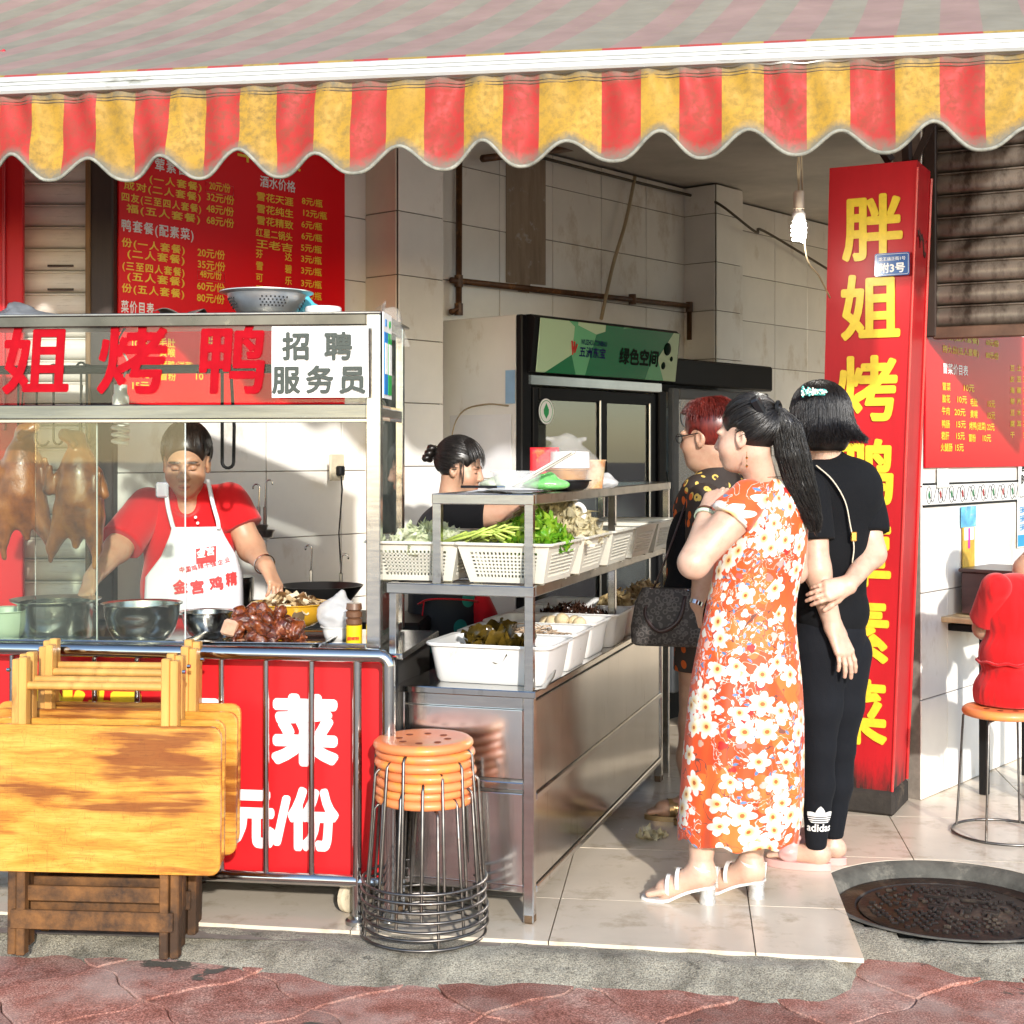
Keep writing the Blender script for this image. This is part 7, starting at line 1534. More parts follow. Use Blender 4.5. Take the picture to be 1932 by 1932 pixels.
def slipper(P, ank, d, zf):
    ank = V3(ank); d = nv(d); side = nv(np.cross(d, (0, 0, 1))); heel = np.array([ank[0], ank[1], .055]) - d * .03; ball = np.array([ank[0], ank[1], .048]) + d * .115; toe = ball + d * .055 - np.array([0, 0, .006])
    P.foot(ank, heel + d * .012, ball, toe, .8); b = MB(); N = 30; ctr0 = heel - d * .02; L_ = .235; top = []; bot = []
    for k in range(N):
        a = 2 * math.pi * k / N; u = .5 + .5 * math.cos(a); w = (.033 + .012 * u) * math.sin(a) * (1.0 if abs(math.cos(a)) < .95 else .9); p = ctr0 + d * (L_ * u) + side * w; top.append((p[0], p[1], .027)); bot.append((p[0], p[1], .001))
    b.loft([bot, top]); P.mb(b, 'slipper_sole', pinks, smooth=40)
    up = SD(); c_ = ball - d * .02 + np.array([0, 0, .006]); up.el(c_, (.046, .046, .040), rotm(d, (0, 0, 1)), .01); up.cut((0, 0, -1), -.02); up.rc(c_ + np.array([0, 0, .045]) - d * .01, c_ + np.array([0, 0, .05]) + d * .035 + side * .02, .018, .010, .02); up.rc(c_ + np.array([0, 0, .045]) - d * .01, c_ + np.array([0, 0, .055]) - d * .035 - side * .02, .018, .010, .02)
    v, f = up.mesh(.0045); v = v + .0035 * nz3(v, 120, 4)[:, None]; np_mesh('satin_bow', v, f, pinkm, P.root, P.base)
lank = px(1541, 1612, Y3); rank = px(1570, 1596, Y3 + .07)
slipper(P3, lank, (-.93, .36, 0), 0); slipper(P3, rank, (-.93, .36, 0), 0)
P3.body(skin_l)
blackk = clothmat('black_tshirt_cotton', (.008, .0085, .010), .95, sheen=.02)
t3 = SD(); t3.el(px(1580, 935, Y3), (.155, .118, .14), None, .06); t3.rc(px(1535, 905, Y3 - .05), px(1622, 905, Y3 + .03), .055, .055, .05); t3.rc(px(1562, 870, Y3), px(1562, 890, Y3), .055, .065, .03); t3.el(px(1573, 1040, Y3), (.125, .115, .19), None, .06); t3.el(px(1571, 1150, Y3), (.128, .128, .13), None, .06); t3.cut((0, 0, -1), -px(1, 1189, Y3).z)
def sleeve(a, b_, r0, r1, cutp=None):
    q = SD(); q.rc(a, b_, r0, r1, .02); d = nv(V3(b_) - V3(a)); q.cut(d, d @ V3(b_)); return q
lsl = sleeve(lsh, lsh + (lel - lsh) * .62, .066, .070); rsl = sleeve(rsh, rsh + (rel - rsh) * .70, .066, .070)
P3.cloth('t_shirt', [t3, lsl, rsl], blackk, .0075, .011, 20, 5)
legm3 = clothmat('black_leggings_jersey', (.009, .010, .013), .85, sheen=.02); g1 = SD(); g1.chain([q[0] for q in lg], [q[1] + .001 for q in lg], .02); g2 = SD(); g2.chain([q[0] for q in rg], [q[1] + .001 for q in rg], .02); g1.rc(px(1568, 1190, Y3), px(1568, 1225, Y3 + .02), .118, .125, .05)
for g_, q in ((g1, lg), (g2, rg)): g_.cut((0, 0, -1), -(q[-1][0].z - .02))
P3.cloth('leggings', [g1, g2], legm3, .0065, .0025, 40, 9)
# emblem on the left shin: three leaves cut by lines, and the word below
lz = px(1541, 1540, Y3 - .07); em = bpy.data.objects.new('emblem', None)
def leafpoly(ang, L_=.062, w=.0185):
    pts = []
    for t in np.linspace(0, 1, 9): pts.append((w * math.sin(math.pi * t) ** .8, L_ * t))
    for t in np.linspace(1, 0, 9)[1:-1]: pts.append((-w * math.sin(math.pi * t) ** .8, L_ * t))
    c_, s_ = math.cos(ang), math.sin(ang); return [(x * c_ - y * s_, x * s_ + y * c_) for x, y in pts]
lgx = px(1541, 1540, Y3).x; z_ = px(1541, 1547, Y3 - .06).z; yfront = Y3 - .055
def on_shin(x, z, up_=.0015):
    t = (z - lg[-1][0].z) / (lg[3][0].z - lg[-1][0].z); r = .037 + (.057 - .037) * max(0, min(1.3, t)) + up_; cx_ = lg[-1][0].x + (lg[3][0].x - lg[-1][0].x) * t; cy_ = lg[-1][0].y + (lg[3][0].y - lg[-1][0].y) * t
    a = x / r; return (cx_ + r * math.sin(a), cy_ - r * math.cos(a), z)
b = MB()
for ang in (-.88, 0, .88):
    P_ = leafpoly(ang); base_z = z_ - .012
    # fan of strips clipped by three gaps near the base
    for i in range(16):
        for (lo, hi) in ((.002, .006), (.0095, .0135), (.017, .021), (.0245, .08)):
            q = [(x, y) for x, y in P_]; q = clip(q, (0, 1), lo); q = clip(q, (0, -1), -hi) if len(q) > 2 else []; x0 = -.06 + i * .0075; q = clip(q, (1, 0), x0) if len(q) > 2 else []; q = clip(q, (-1, 0), -(x0 + .0075)) if len(q) > 2 else []
            if len(q) > 2: b.add([on_shin(x, base_z + y, .0062) for x, y in q], [tuple(range(len(q)))])
P3.mb(b, 'trefoil_print', white_ink, smooth=0)
tw_ = text('adidas', .036, white_ink, P3.root, (0, 0, 0), bold=.025, copies=5); me_ = tw_.data.copy(); tw_.data = me_; co_ = np.empty(len(me_.vertices) * 3); me_.vertices.foreach_get('co', co_); co_ = co_.reshape(-1, 3); mid = (co_[:, 0].min() + co_[:, 0].max()) / 2
nw = np.array([on_shin((x - mid) * .038, z_ - .040 + y * .038, .0055 + z * .1) for x, y, z in co_]) - P3.base; me_.vertices.foreach_set('co', nw.astype(np.float32).ravel()); tw_.scale = (1, 1, 1); tw_.rotation_euler = (0, 0, 0); me_.update()
# bob hair
cp = P3.cap((.090, .106, .106), (0, -.018, .038)); r_ = np.random.RandomState(9); paths = []
for i in range(1900):
    az = r_.rand() * 6.283; fx, fy = math.cos(az), math.sin(az)
    if fy > .72: continue
    p0 = r_.uniform(.05, .5); L_ = .105 + .02 * r_.rand(); pth = []
    for t in np.linspace(0, 1, 8): pol = p0 + (1.55 - p0) * t; pth.append(cp((math.sin(pol) * fx, math.sin(pol) * fy, math.cos(pol)), .004 + .007 * r_.rand()))
    e = pth[-1]; out = P3.hA @ np.array([fx, fy, 0])
    for t in np.linspace(.2, 1, 5): pth.append(e + np.array([0, 0, -L_ * t]) + out * (.012 * t + .040 * t ** 3) + .004 * r_.randn(3) * t)
    paths.append(pth)
sdh = SD(); Lh = lambda x, y, z: P3.hc + P3.hA @ np.array([x, y, z]); sdh.el(Lh(0, -.018, .038), (.088, .104, .104), P3.hA, .02); sdh.el(Lh(0, -.035, -.03), (.088, .085, .095), P3.hA, .03); sdh.el(Lh(0, .12, -.05), (.085, .08, .11), P3.hA, .02, 's'); sdh.cut((0, 0, -1), -(P3.hc[2] - .095))
v, f = sdh.mesh(.006); np_mesh('hair_core', v, f, hair_b, P3.root, P3.base); strands(P3, 'hair', hair_b, paths, .0015, 3)
b = MB(); cpx = cp((-.72, -.1, .72), .014); cl_ = px(1532, 742, Y3 - .11); r_ = np.random.RandomState(2)
b.M = Matrix.Translation(cl_)
for i in range(70): u = r_.rand(); b.mi = r_.randint(2); b.box((-.035 + .085 * u, 0 - .004 * r_.rand(), (r_.rand() - .5) * (.036 - .03 * u) + .006), (.006, .005, .006), .001)
b.mi = 0; b.box((.005, .006, .004), (.085, .006, .022), .004); P3.mb(b, 'hair_slide', [M('turquoise_gem', (.05, .42, .42), rough=.1, coat=.6, var=.5, scale=200), M('clear_gem', (.8, .82, .8), rough=.08, metal=.4)], smooth=0)
cream = M('cream_strap', (.68, .60, .46), rough=.4); b = MB(); b.tube(catmull([px(1540, 878, Y3 - .11), px(1570, 905, Y3 - .128), px(1594, 945, Y3 - .130), px(1604, 990, Y3 - .128), px(1611, 1030, Y3 - .125), px(1608, 1062, Y3 - .124)], 5), .0085, 6, flat=.3); P3.mb(b, 'bag_strap', cream, smooth=180)
b = MB(); b.box(tuple(px(1611, 1012, Y3 - .132)), (.022, .008, .034), .004); P3.mb(b, 'strap_buckle', goldm)
# ---------------------------------------------------------------- red-haired customer with glasses and shoulder bag
Y2 = 5.50
P2 = Person('person with short red hair, glasses and a dark patterned shoulder bag', (px(1310, 1545, Y2 + .05).x, Y2 + .08, 0))
P2.head(px(1336, 824, Y2), (-.80, .58, -.08), (0, 0, 1), 1.05, lips=(1, .62, .6)); P2.neck(px(1352, 905, Y2 + .02), .058, .066); s = P2.sd
s.el(P2.hc + P2.hA @ np.array([0, .03, -.10]), (.05, .055, .035), None, .04)
s.rc(px(1352, 960, Y2), px(1345, 1130, Y2), .075, .08, .03); s.rc(px(1345, 1130, Y2), px(1345, 1210, Y2), .08, .085, .03)
l2s, l2e, l2w = px(1330, 945, Y2 - .12), px(1332, 1085, Y2 - .16), px(1312, 1140, Y2 - .2)
s.chain([l2s, l2e], [.058, .046], .03); s.chain([l2e, l2w], [.044, .030], .03); P2.hand(l2w, px(1302, 1215, Y2 - .2) - l2w, (-.5, -.8, 0), 1, .32, .98)
s.chain([px(1400, 945, Y2 + .1), px(1420, 1080, Y2 + .12), px(1400, 1180, Y2 + .1)], [.055, .045, .03], .03); P2.hand(px(1400, 1180, Y2 + .1), (-.2, 0, -1), (.9, -.2, 0), 1, .4)
la, ra = px(1303, 1515, Y2 + .14), px(1360, 1530, Y2 + .05)
s.chain([px(1315, 1215, Y2 + .04), px(1306, 1365, Y2 + .10), px(1303, 1430, Y2 + .13), la], [.075, .050, .052, .032], .03); s.chain([px(1375, 1215, Y2), px(1368, 1365, Y2), px(1365, 1430, Y2 + .02), ra], [.075, .05, .052, .032], .03)
gsand = M('gold_sandal', (.45, .30, .14), rough=.3, metal=.6, var=.2, scale=14)
for ank in (la, ra):
    a_ = V3(ank); d = nv((-.95, .2, 0)); heel = np.array([a_[0], a_[1], .05]) - d * .03; ball = np.array([a_[0], a_[1], .042]) + d * .11; toe = ball + d * .055 - np.array([0, 0, .006]); P2.foot(a_, heel, ball, toe, .95)
    side = nv(np.cross(d, (0, 0, 1))); b = MB(); top = []; bot = []
    for k in range(28):
        a = 2 * math.pi * k / 28; u = .5 + .5 * math.cos(a); w = (.031 + .012 * u) * math.sin(a); p = heel - d * .02 + d * (.235 * u) + side * w; top.append((p[0], p[1], .020)); bot.append((p[0], p[1], .001))
    b.loft([bot, top]); P2.mb(b, 'sandal_sole', gsand, smooth=40)
    for q, tl in ((.55, .5), (.75, -.5)): ringstrap(P2, heel * (1 - q) + ball * q + np.array([0, 0, .004]), nv(d + np.array([0, 0, 0]) + side * tl * .6), .034, .016, gsand, 'sandal_strap', 1.15)
P2.body(skin_m)
def leopard():
    m, nt, b, L = newmat('leopard_cardigan'); tc = nd(nt, 'TexCoord'); v = nd(nt, 'TexVoronoi'); v.inputs['Scale'].default_value = 30; mp = nd(nt, 'Mapping'); mp.inputs['Scale'].default_value = (1, 1, .75); L.new(tc.outputs['Object'], mp.inputs[0]); L.new(mp.outputs[0], v.inputs['Vector'])
    sp = nd(nt, 'SeparateXYZ'); L.new(tc.outputs['Object'], sp.inputs[0]); hi = mth(nt, 'GREATER_THAN', mth(nt, 'ADD', sp.outputs[2], mth(nt, 'MULTIPLY', noise(nt, tc.outputs['Object'], 9, 2), .3)), 1.44)
    spot = mth(nt, 'LESS_THAN', v.outputs['Distance'], .40); cs = nd(nt, 'SeparateColor'); L.new(v.outputs['Color'], cs.inputs[0])
    inner = mth(nt, 'MULTIPLY', mth(nt, 'LESS_THAN', v.outputs['Distance'], .2), hi)
    c = mixc(nt, mth(nt, 'MULTIPLY', spot, mth(nt, 'GREATER_THAN', cs.outputs[0], .18)), (.025, .016, .012), mixc(nt, hi, (.60, .11, .012), (.60, .42, .09))); c = mixc(nt, inner, c, (.05, .03, .02))
    L.new(c, b.inputs['Base Color']); b.inputs['Roughness'].default_value = .75; return m
leo = leopard(); blk2 = clothmat('black_jersey', (.007, .007, .008), .95, sheen=.02)
c2 = SD(); c2.el(px(1352, 965, Y2), (.165, .125, .15), None, .06); c2.rc(px(1318, 925, Y2 - .07), px(1395, 925, Y2 + .05), .06, .06, .05); c2.rc(px(1352, 895, Y2), px(1352, 915, Y2), .066, .08, .04); c2.el(px(1342, 1080, Y2), (.175, .14, .19), None, .06); c2.el(px(1340, 1170, Y2), (.18, .15, .12), None, .06); c2.cut((0, 0, -1), -px(1, 1225, Y2).z)
s2a = sleeve(l2s, l2s + (l2e - l2s) * .75, .07, .078); s2b = sleeve(px(1400, 945, Y2 + .1), px(1415, 1060, Y2 + .12), .065, .07)
P2.cloth('cardigan', [c2, s2a, s2b], leo, .008, .005, 24, 15)
i2 = SD(); i2.el(px(1318, 1040, Y2 - .035), (.125, .118, .20), None, .05); i2.el(px(1312, 1130, Y2 - .03), (.13, .125, .12), None, .05); P2.cloth('black_top', [i2], blk2, .008, .003, 24, 16)
sh2 = SD(); sh2.rc(px(1318, 1215, Y2 + .02), px(1309, 1275, Y2 + .05), .095, .082, .03); sh2.rc(px(1372, 1215, Y2), px(1370, 1275, Y2), .095, .082, .03); sh2.cut((0, 0, -1), -px(1, 1268, Y2).z); P2.cloth('patterned_shorts', [sh2], leo, .008, .003, 30, 17)
# short hair
cp = P2.cap((.090, .108, .108), (0, -.016, .038)); r_ = np.random.RandomState(12); paths = []
for i in range(1800):
    az = r_.rand() * 6.283; fx, fy = math.cos(az), math.sin(az); p0 = r_.uniform(.05, .7); pe = min(1.62 + .55 * max(0, -fy), p0 + r_.uniform(.5, .9)) if fy < .55 else min(1.12, p0 + .6)
    if abs(fx) > .7 and fy > -.35: pe = min(pe, 1.45)
    lift = r_.uniform(0, .012)
    paths.append([cp((math.sin(p) * fx, math.sin(p) * fy, math.cos(p)), .001 + .010 * r_.rand() * t + lift * t * t) for t, p in zip(np.linspace(0, 1, 7), np.linspace(p0, pe, 7))])
sdh = SD(); Lh = lambda x, y, z: P2.hc + P2.hA @ (np.array([x, y, z]) * P2.hk); sdh.el(Lh(0, -.018, .04), np.array((.086, .102, .102)) * P2.hk, P2.hA, .02); sdh.el(Lh(0, .11, -.045), np.array((.085, .085, .105)) * P2.hk, P2.hA, .02, 's'); sdh.el(Lh(0, .01, -.125), np.array([.1, .1, .075]) * P2.hk, P2.hA, .02, 's')
for x in (-1, 1): sdh.el(Lh(x * .085, .018, -.02), np.array([.03, .036, .05]) * P2.hk, P2.hA, .012, 's')
v, f = sdh.mesh(.0055); np_mesh('hair_core', v, f, hair_r, P2.root, P2.base); strands(P2, 'hair', hair_r, paths, .0018, 3)
b = MB()
for x in (-1, 1):
    b.tube([P2.hc + P2.hA @ (np.array([x * .032 + .024 * math.cos(a), .104, .002 + .017 * math.sin(a)]) * P2.hk) for a in np.linspace(0, 6.283, 17)[:-1]], .0018, 5, closed=True); b.tube([P2.hc + P2.hA @ (np.array(q) * P2.hk) for q in ((x * .057, .102, .008), (x * .078, .06, .008), (x * .082, -.005, .012))], .0022, 5)
P2.mb(b, 'glasses', black_ink, smooth=60)
ringstrap(P2, V3(l2w), V3(l2w) - V3(l2e), .031, .008, steel_p, 'wrist_watch')
# shoulder bag hanging at the hip
bg_ = thing('shoulder_bag', 'dark monogram fabric shoulder bag hanging beside the red-haired person', 'bag', px(1258, 1218, Y2 - .16), R(-14))
bm_, nt, b_, L = newmat('monogram_canvas'); tc = nd(nt, 'TexCoord'); v = nd(nt, 'TexVoronoi'); v.inputs['Scale'].default_value = 52; L.new(tc.outputs['Object'], v.inputs['Vector']); ring_ = mth(nt, 'LESS_THAN', mth(nt, 'ABSOLUTE', mth(nt, 'SUBTRACT', v.outputs['Distance'], .42)), .10)
L.new(mixc(nt, ring_, (.030, .026, .024), (.085, .076, .070)), b_.inputs['Base Color']); b_.inputs['Roughness'].default_value = .7
def bagring(w, d, z, r=.03): return [(x, y, z) for x, y in rrect(w, d, r, 5)]
MB().loft([bagring(.24, .06, 0), bagring(.268, .085, .012, .04), bagring(.272, .10, .07, .045), bagring(.24, .08, .16, .038), bagring(.19, .05, .212, .024), bagring(.185, .04, .216, .018)]).build('bag_body', bm_, bg_, smooth=50)
b = MB(); b.tube(catmull([(-.06, -.02, .19), (-.075, -.05, .12), (-.02, -.065, .06), (.05, -.06, .10), (.075, -.03, .19)], 6), .008, 6, flat=.5); b.build('handle_strap', M('dark_leather', (.03, .014, .012), rough=.35), bg_, smooth=180)
b = MB(); b.tube(catmull([(-.05, 0, .21), (.02, .03, .40), (.07, .09, .56), (.09, .12, .62)], 6), .008, 6, flat=.5); b.build('shoulder_strap', MATS['dark_leather'], bg_, smooth=180)
for x in (-.055, .075): b = MB(); b.tube([(x + .012 * math.cos(a), -.02, .20 + .014 * math.sin(a)) for a in np.linspace(0, 6.283, 17)[:-1]], .003, 5, closed=True); b.build('metal_ring', steel_p, bg_)

# ---------------------------------------------------------------- seated person in red at the right edge
Y4 = 5.5
P4 = Person('person in a red dress seated on a stool at the right edge', (px(1900, 1573, Y4).x, Y4, 0))
P4.head(px(1992, 1000, Y4 + .05), (.75, .62, -.2), (.1, 0, 1), 1.0); P4.neck(px(1938, 1075, Y4 + .02), .048, .056); s = P4.sd
s.rc(px(1915, 1150, Y4), px(1898, 1290, Y4), .075, .085, .03); a4, e4, w4 = px(1880, 1110, Y4 - .06), px(1858, 1185, Y4 + .05), px(1880, 1190, Y4 + .28)
s.chain([a4, e4], [.05, .042], .03); s.chain([e4, w4], [.04, .027], .03); P4.hand(w4, (.5, 1, 0), (0, 0, 1), 1, .4)
s.chain([px(1965, 1115, Y4 + .05), px(1985, 1185, Y4 + .15), px(1975, 1190, Y4 + .3)], [.05, .042, .027], .03); P4.hand(px(1975, 1190, Y4 + .3), (.2, 1, 0), (0, 0, 1), -1, .4)
for o in (0, 45): s.chain([px(1905 + o, 1310, Y4), px(1990 + o, 1330, Y4 + .32), px(1985 + o, 1530, Y4 + .34)], [.08, .06, .035], .03); q = V3(px(1985 + o, 1530, Y4 + .34)); P4.foot(q, q + [0, 0, -.02], q + [.09, .07, -.03], q + [.13, .1, -.035])
P4.body(skin_m, .008)
redm = clothmat('red_dress_cotton', (.56, .008, .010), .8, sheen=.25); d4 = SD()
d4.el(px(1915, 1150, Y4), (.135, .11, .13), None, .05); d4.rc(px(1884, 1110, Y4 - .05), px(1950, 1112, Y4 + .03), .05, .05, .05); d4.el(px(1900, 1235, Y4), (.105, .11, .10), None, .05); d4.el(px(1903, 1305, Y4 + .02), (.125, .135, .095), None, .04); d4.rc(px(1905, 1310, Y4 + .02), px(1985, 1335, Y4 + .32), .115, .10, .05); d4.cut((0, 0, -1), -.488)
P4.cloth('red_dress', [d4, sleeve(a4, a4 + (e4 - a4) * .8, .060, .068)], redm, .0065, .006, 62, 21, zs=.16)
b = MB(); wz = px(1900, 1247, Y4).z
for k in range(1): b.tube([(px(1900, 1247, Y4).x + .112 * math.cos(a), Y4 + .118 * math.sin(a), wz + .004 * math.sin(a * 9)) for a in np.linspace(0, 6.283, 41)[:-1]], .006, 6, closed=True)
P4.mb(b, 'waist_band', redm, smooth=180)
hair_to_tie(P4, (0, -.8, .5), 200, hair_b, (.5, .2), 8)

# ---------------------------------------------------------------- cook behind the case
YC = 5.30
PC = Person('cook in a red shirt and white lettered apron looking down behind the case', (px(352, 1500, YC).x, YC + .05, 0))
PC.head(px(352, 872, YC - .02), (.10, -.95, -.28), (.03, -.28, .95), 1.04, eyes='down', lips=(1, .66, .62)); PC.neck(px(356, 952, YC + .05), .052, .062); s = PC.sd
s.rc(px(355, 985, YC + .06), px(356, 1130, YC + .05), .075, .08, .03); s.rc(px(356, 1130, YC + .05), px(356, 1260, YC + .05), .08, .085, .03)
cl_s, cl_e, cl_w = px(280, 955, YC + .04), px(222, 1035, YC - .12), px(176, 1088, YC - .30)
s.chain([cl_s, cl_e], [.056, .048], .03); s.chain([cl_e, cl_w], [.047, .031], .03); PC.hand(cl_w, (-.05, -.7, -.6), (-.5, -.5, .7), 1, .45)
cr_s, cr_e, cr_w = px(432, 945, YC + .06), px(474, 1035, YC + .02), px(502, 1068, YC - .12)
s.chain([cr_s, cr_e], [.056, .048], .03); s.chain([cr_e, cr_w], [.047, .030], .03); PC.hand(cr_w, px(526, 1118, YC - .18) - cr_w, (.8, -.35, .5), -1, .38, 1.0, .05, .6)
for x in (-1, 1): s.chain([(PC.base[0] + x * .09, YC + .06, .85), (PC.base[0] + x * .09, YC + .06, .48), (PC.base[0] + x * .09, YC + .06, .09)], [.075, .055, .038], .03); q = np.array([PC.base[0] + x * .09, YC + .06, .08]); PC.foot(q, q + [0, .02, -.04], q + [0, -.12, -.05], q + [0, -.17, -.05])
PC.body(skin_d)
redc = clothmat('red_polo_cotton', (.58, .010, .014), .85, sheen=.25); t = SD()
t.el(px(356, 1005, YC + .06), (.185, .125, .15), None, .06); t.rc(px(288, 948, YC + .05), px(425, 938, YC + .06), .052, .052, .05); t.rc(px(356, 932, YC + .07), px(356, 955, YC + .06), .062, .085, .03); t.el(px(356, 1110, YC + .05), (.18, .135, .22), None, .06); t.el(PC.hc + PC.hA @ np.array([0, .06, -.14]), (.05, .05, .05), None, .02, 's'); t.cut((0, 0, -1), -.70)
PC.cloth('red_shirt', [t, sleeve(cl_s, cl_s + (cl_e - cl_s) * .88, .072, .082), sleeve(cr_s, cr_s + (cr_e - cr_s) * .58, .072, .084)], redc, .0075, .005, 28, 31)
apm = clothmat('white_apron_cotton', (.74, .74, .78), .85, sheen=.1)
xc = px(356, 1, YC).x
def apron(u, v):
    yy = 994 + v * 165; xl = np.interp(yy, [994, 1010, 1050, 1090, 1160], [326, 322, 305, 272, 268]); xr = np.interp(yy, [994, 1010, 1050, 1090, 1160], [414, 420, 440, 449, 450]); p = px(xl + (xr - xl) * u, yy, YC - .10)
    dx = (p.x - xc) / .215; Y = YC + .05 - .155 * math.sqrt(max(.05, 1 - min(.95, dx * dx))) - .01 - .006 * math.sin(u * 14 + v * 3) * v; return (p.x, Y, p.z)
b = MB(); b.surf(apron, 30, 24); PC.mb(b, 'apron', apm, smooth=180, solid=.003)
b = MB(); b.tube(catmull([px(313, 905, YC - .03), px(316, 950, YC - .08), px(324, 985, YC - .10), px(328, 998, YC - .105)], 5), .0085, 6, flat=.3); b.tube(catmull([px(392, 905, YC - .02), px(402, 950, YC - .075), px(411, 982, YC - .10), px(413, 998, YC - .105)], 5), .0085, 6, flat=.3); PC.mb(b, 'apron_strap', apm, smooth=180)
apr = M('apron_red_print', (.60, .05, .05), rough=.7)
def on_apron(pxx, py, n_, size, bold=.04, tilt=0):
    v = (py - 994) / 165; xl = np.interp(py, [994, 1010, 1050, 1090, 1160], [326, 322, 305, 272, 268]); xr = np.interp(py, [994, 1010, 1050, 1090, 1160], [414, 420, 440, 449, 450]); u = (pxx - xl) / (xr - xl); p = V3(apron(u, v)); q = V3(apron(min(1, u + .03), v)); a = math.atan2(q[1] - p[1], q[0] - p[0])
    return text(n_, size, apr, PC.root, p - PC.base + np.array([math.sin(a) * .004, -math.cos(a) * .004 - .001, 0]), rot=(R(90), tilt, a), align='CENTER', bold=bold)
for ch, x, y in (('中', 347, 1078), ('国', 358, 1077), ('鸡', 369, 1075), ('精', 380, 1072), ('十', 391, 1070), ('强', 402, 1068), ('企', 414, 1065), ('业', 425, 1061)): on_apron(x, y, ch, .022, .02, -R(12))
for ch, x, y in (('金', 344, 1116), ('宫', 374, 1117), ('鸡', 408, 1111), ('精', 432, 1104)): on_apron(x, y, ch, .052, .05, -R(6))
b = MB(); pq = [(371, 1035), (407, 1030), (407, 1060), (372, 1064)]
def ap_pt(x, y): xl = np.interp(y, [994, 1010, 1050, 1090, 1160], [326, 322, 305, 272, 268]); xr = np.interp(y, [994, 1010, 1050, 1090, 1160], [414, 420, 440, 449, 450]); p = V3(apron((x - xl) / (xr - xl), (y - 994) / 165)); return p - np.array([0, .0035, 0])
b.add([ap_pt(x, y) for x, y in pq], [(3, 2, 1, 0)]); PC.mb(b, 'red_logo_square', apr, smooth=0)
for ch, x, y in (('金', 381, 1050), ('宫', 397, 1046)): o = on_apron(x, y, ch, .032, .03, -R(6)); o.data = o.data.copy(); o.data.materials[0] = white_ink; o.location.y -= .004
o = on_apron(392, 1062, 'Gong’s', .017, .03, -R(6)); o.data = o.data.copy(); o.data.materials[0] = apr
b = MB()
for y in (978, 988): b.lathe([(0, .003), (.0045, .002), (.005, 0)], 10)
hair_to_tie(PC, (.05, -.45, .9), 1200, hair_br, (.62, .1), 18, r0=.0016, rad=(.085, .101, .103))
bp_ = PC.hc + PC.hA @ (np.array([.01, -.07, .15]) * PC.hk); sdb = SD(); sdb.el(bp_, (.05, .045, .04), None, .01); v, f = sdb.mesh(.005); v = v + .004 * nz3(v, 110, 4)[:, None]; np_mesh('hair_bun', v, f, hair_br, PC.root, PC.base)
r_ = np.random.RandomState(5); strands(PC, 'bun_strands', hair_br, [[bp_ + (.046 + .004 * r_.rand()) * np.array(slerp(d0_, d1_, t)) * np.array([1, .9, .82]) for t in np.linspace(0, 1, 8)] for d0_, d1_ in [(r_.randn(3), r_.randn(3)) for _ in range(90)]], .0024)
wr_ = V3(cr_w); ringstrap(PC, wr_ * .9 + V3(cr_e) * .1, V3(cr_w) - V3(cr_e), .036, .002, steel_p, 'bracelet')
b = MB()
for x, y in ((369, 976), (373, 987)): q = px(x, y, YC - .085); b.M = Matrix.Translation(q) @ Matrix.Rotation(R(90), 4, 'X'); b.lathe([(0, .004), (.005, .003), (.006, 0)], 12)
PC.mb(b, 'shirt_button', white_gl)

# ---------------------------------------------------------------- clerk behind the counter
YK = 5.95
PK = Person('server in a dark teal-dotted apron leaning behind the counter', (px(850, 1500, YK).x, YK, 0))
PK.head(px(868, 884, YK), (.95, -.22, -.22), (.1, 0, 1), .93, eyes='down'); PK.neck(px(848, 958, YK + .0), .046, .055); s = PK.sd
s.rc(px(845, 1000, YK), px(838, 1130, YK), .06, .06, .03); s.rc(px(838, 1130, YK), px(838, 1240, YK), .06, .06, .03)
ks, ke, kw = px(868, 972, YK - .10), px(985, 968, YK - .16), px(1000, 962, YK + .06)
s.chain([ks, ke], [.062, .052], .03); s.chain([ke, kw], [.05, .034], .03); PK.hand(kw, (.5, .8, .0), (.2, 0, 1), -1, .4, .95)
s.chain([px(850, 985, YK + .12), px(920, 1020, YK + .16), px(985, 1000, YK + .2)], [.05, .042, .028], .03); PK.hand(px(985, 1000, YK + .2), (1, .1, 0), (0, 0, 1), 1, .4, .95)
for x in (-1, 1): s.chain([(PK.base[0] + .0, YK + x * .09, .80), (PK.base[0], YK + x * .09, .45), (PK.base[0], YK + x * .09, .09)], [.05, .045, .036], .03); q = np.array([PK.base[0], YK + x * .09, .08]); PK.foot(q, q + [-.02, 0, -.04], q + [.12, 0, -.05], q + [.17, 0, -.05])
PK.body(skin_m)
def dotmat():
    m, nt, b, L = newmat('teal_dot_apron'); tc = nd(nt, 'TexCoord'); v = nd(nt, 'TexVoronoi'); v.inputs['Scale'].default_value = 9.5; v.inputs['Randomness'].default_value = .75; mp = nd(nt, 'Mapping'); mp.inputs['Scale'].default_value = (1, .45, .8); L.new(tc.outputs['Object'], mp.inputs[0]); L.new(mp.outputs[0], v.inputs['Vector'])
    c = mixc(nt, mth(nt, 'LESS_THAN', v.outputs['Distance'], .27), (.008, .012, .018), (.01, .20, .17)); L.new(c, b.inputs['Base Color']); b.inputs['Roughness'].default_value = .75; return m
dm = dotmat(); t = SD(); t.el(px(842, 1020, YK), (.135, .15, .16), None, .05); t.rc(px(852, 978, YK - .09), px(848, 978, YK + .09), .055, .055, .05); t.el(px(836, 1110, YK), (.145, .16, .17), None, .06); t.rc(px(836, 1170, YK), px(836, 1330, YK), .15, .165, .05); t.cut((0, 0, -1), -.42); PK.cloth('dotted_apron', [t], dm, .008, .005, 24, 41)
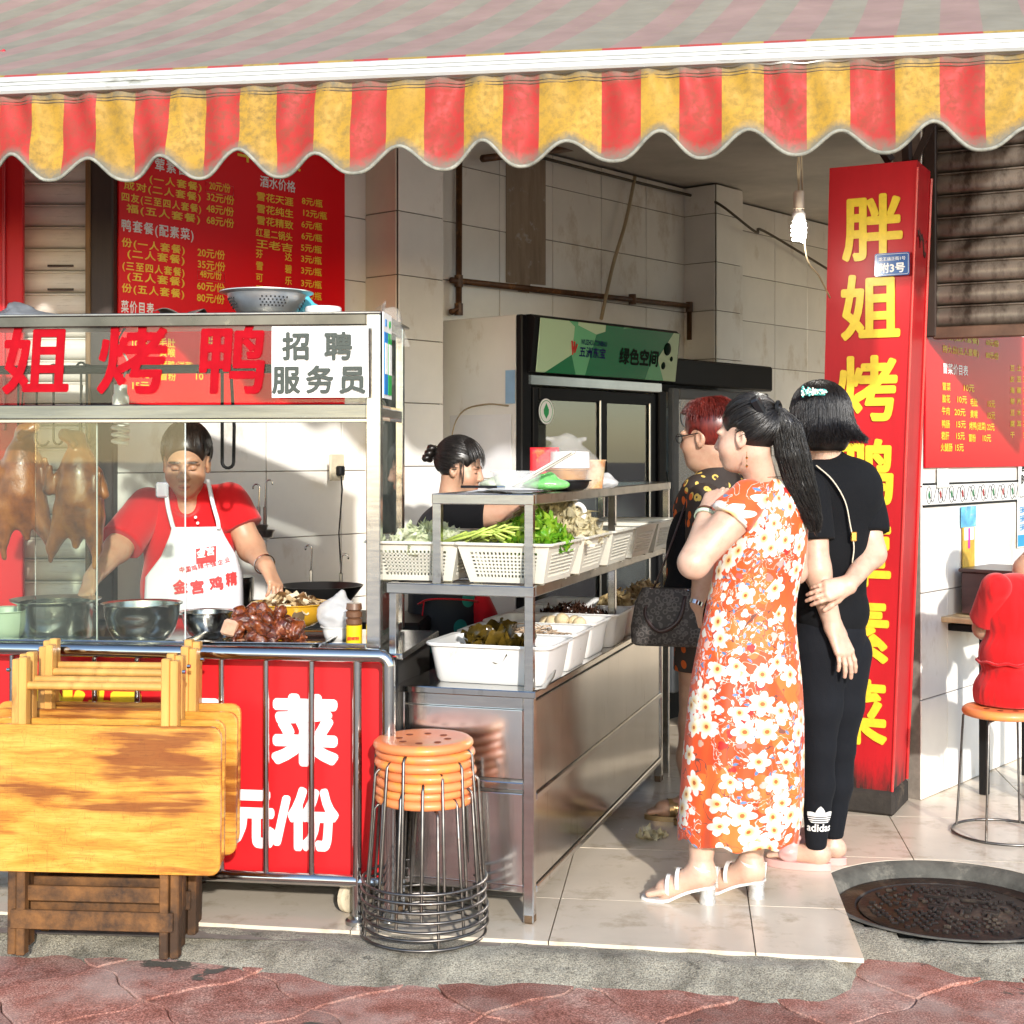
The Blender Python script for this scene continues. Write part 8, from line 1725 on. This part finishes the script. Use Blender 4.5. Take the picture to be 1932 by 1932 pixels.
PK.cloth('black_shirt', [sleeve(ks + Vector((-.03, 0, .01)), ks + (ke - ks) * .42, .075, .082), sleeve(px(850, 985, YK + .12), px(890, 1005, YK + .14), .065, .07)], blk2, .0075, .004, 26, 43)
redt = clothmat('red_tie', (.50, .006, .014), .7); b = MB(); b.tube(catmull([px(790, 1140, YK - .14), px(806, 1132, YK - .17), px(835, 1130, YK - .185), px(880, 1132, YK - .15), px(905, 1136, YK - .05)], 5), .010, 6, flat=.4); b.tube(catmull([px(800, 1134, YK - .17), px(796, 1170, YK - .175), px(792, 1215, YK - .17)], 5), .007, 6, flat=.4); PK.mb(b, 'apron_tie', redt, smooth=180)
rc_ = SD(); rc_.rc(px(905, 1140, YK - .03), px(915, 1170, YK - .03), .05, .06, .03); PK.cloth('red_cloth', [rc_], redt, .0075, .006, 30, 44)
hair_to_tie(PK, (0, -.93, -.05), 1200, hair_b, (.50, .1), 27, r0=.0016, rad=(.088, .104, .104), low=-.7)
bq = PK.hc + PK.hA @ (np.array([0, -.135, .035]) * PK.hk); b = MB()
for k in range(3): c_ = bq + PK.hA @ np.array([0, -.006 * k, .022 - .022 * k]); b.tube([c_ + PK.hA @ np.array([.024 * math.cos(a), .010 * math.sin(a) - .01, .004 * math.sin(3 * a)]) for a in np.linspace(0, 6.283, 15)[:-1]], .014, 8, closed=True)
PK.mb(b, 'hair_scrunchie', hair_b, smooth=180)
cp = PK.cap((.088, .106, .104), (0, -.016, .04)); r_ = np.random.RandomState(6); wis = []
for i in range(46):
    x = r_.uniform(-.9, .9); st0 = nv((x, .25, 1.0)); en = nv((x * 1.15, .98, r_.uniform(-.25, .12))); wis.append([cp(slerp(st0, en, t), .006 + .010 * t) for t in np.linspace(0, 1, 9)])
for i in range(14): p0 = cp(nv((-1, .35, .1)), .008); p1 = cp(nv((1, .35, .1)), .008); q = p1 if i % 2 else p0; wis.append([q + np.array([.008 * math.sin(t * 2 + i), 0, -.10 * t - .01 * r_.rand()]) for t in np.linspace(0, 1, 7)])
strands(PK, 'loose_fringe', hair_b, wis, .0022)
# bowl of greens in the server's hands
bh = bowl('mixing_bowl', 'small steel bowl of green herbs in the hands of the server', 'bowl', tuple(px(1012, 1000, YK + .15)), .085, .06, pan); leaf_heap('herbs', bh, 40, .07, .07, .05, .05, .05, green, .3, None, 51, 1.3, .9)
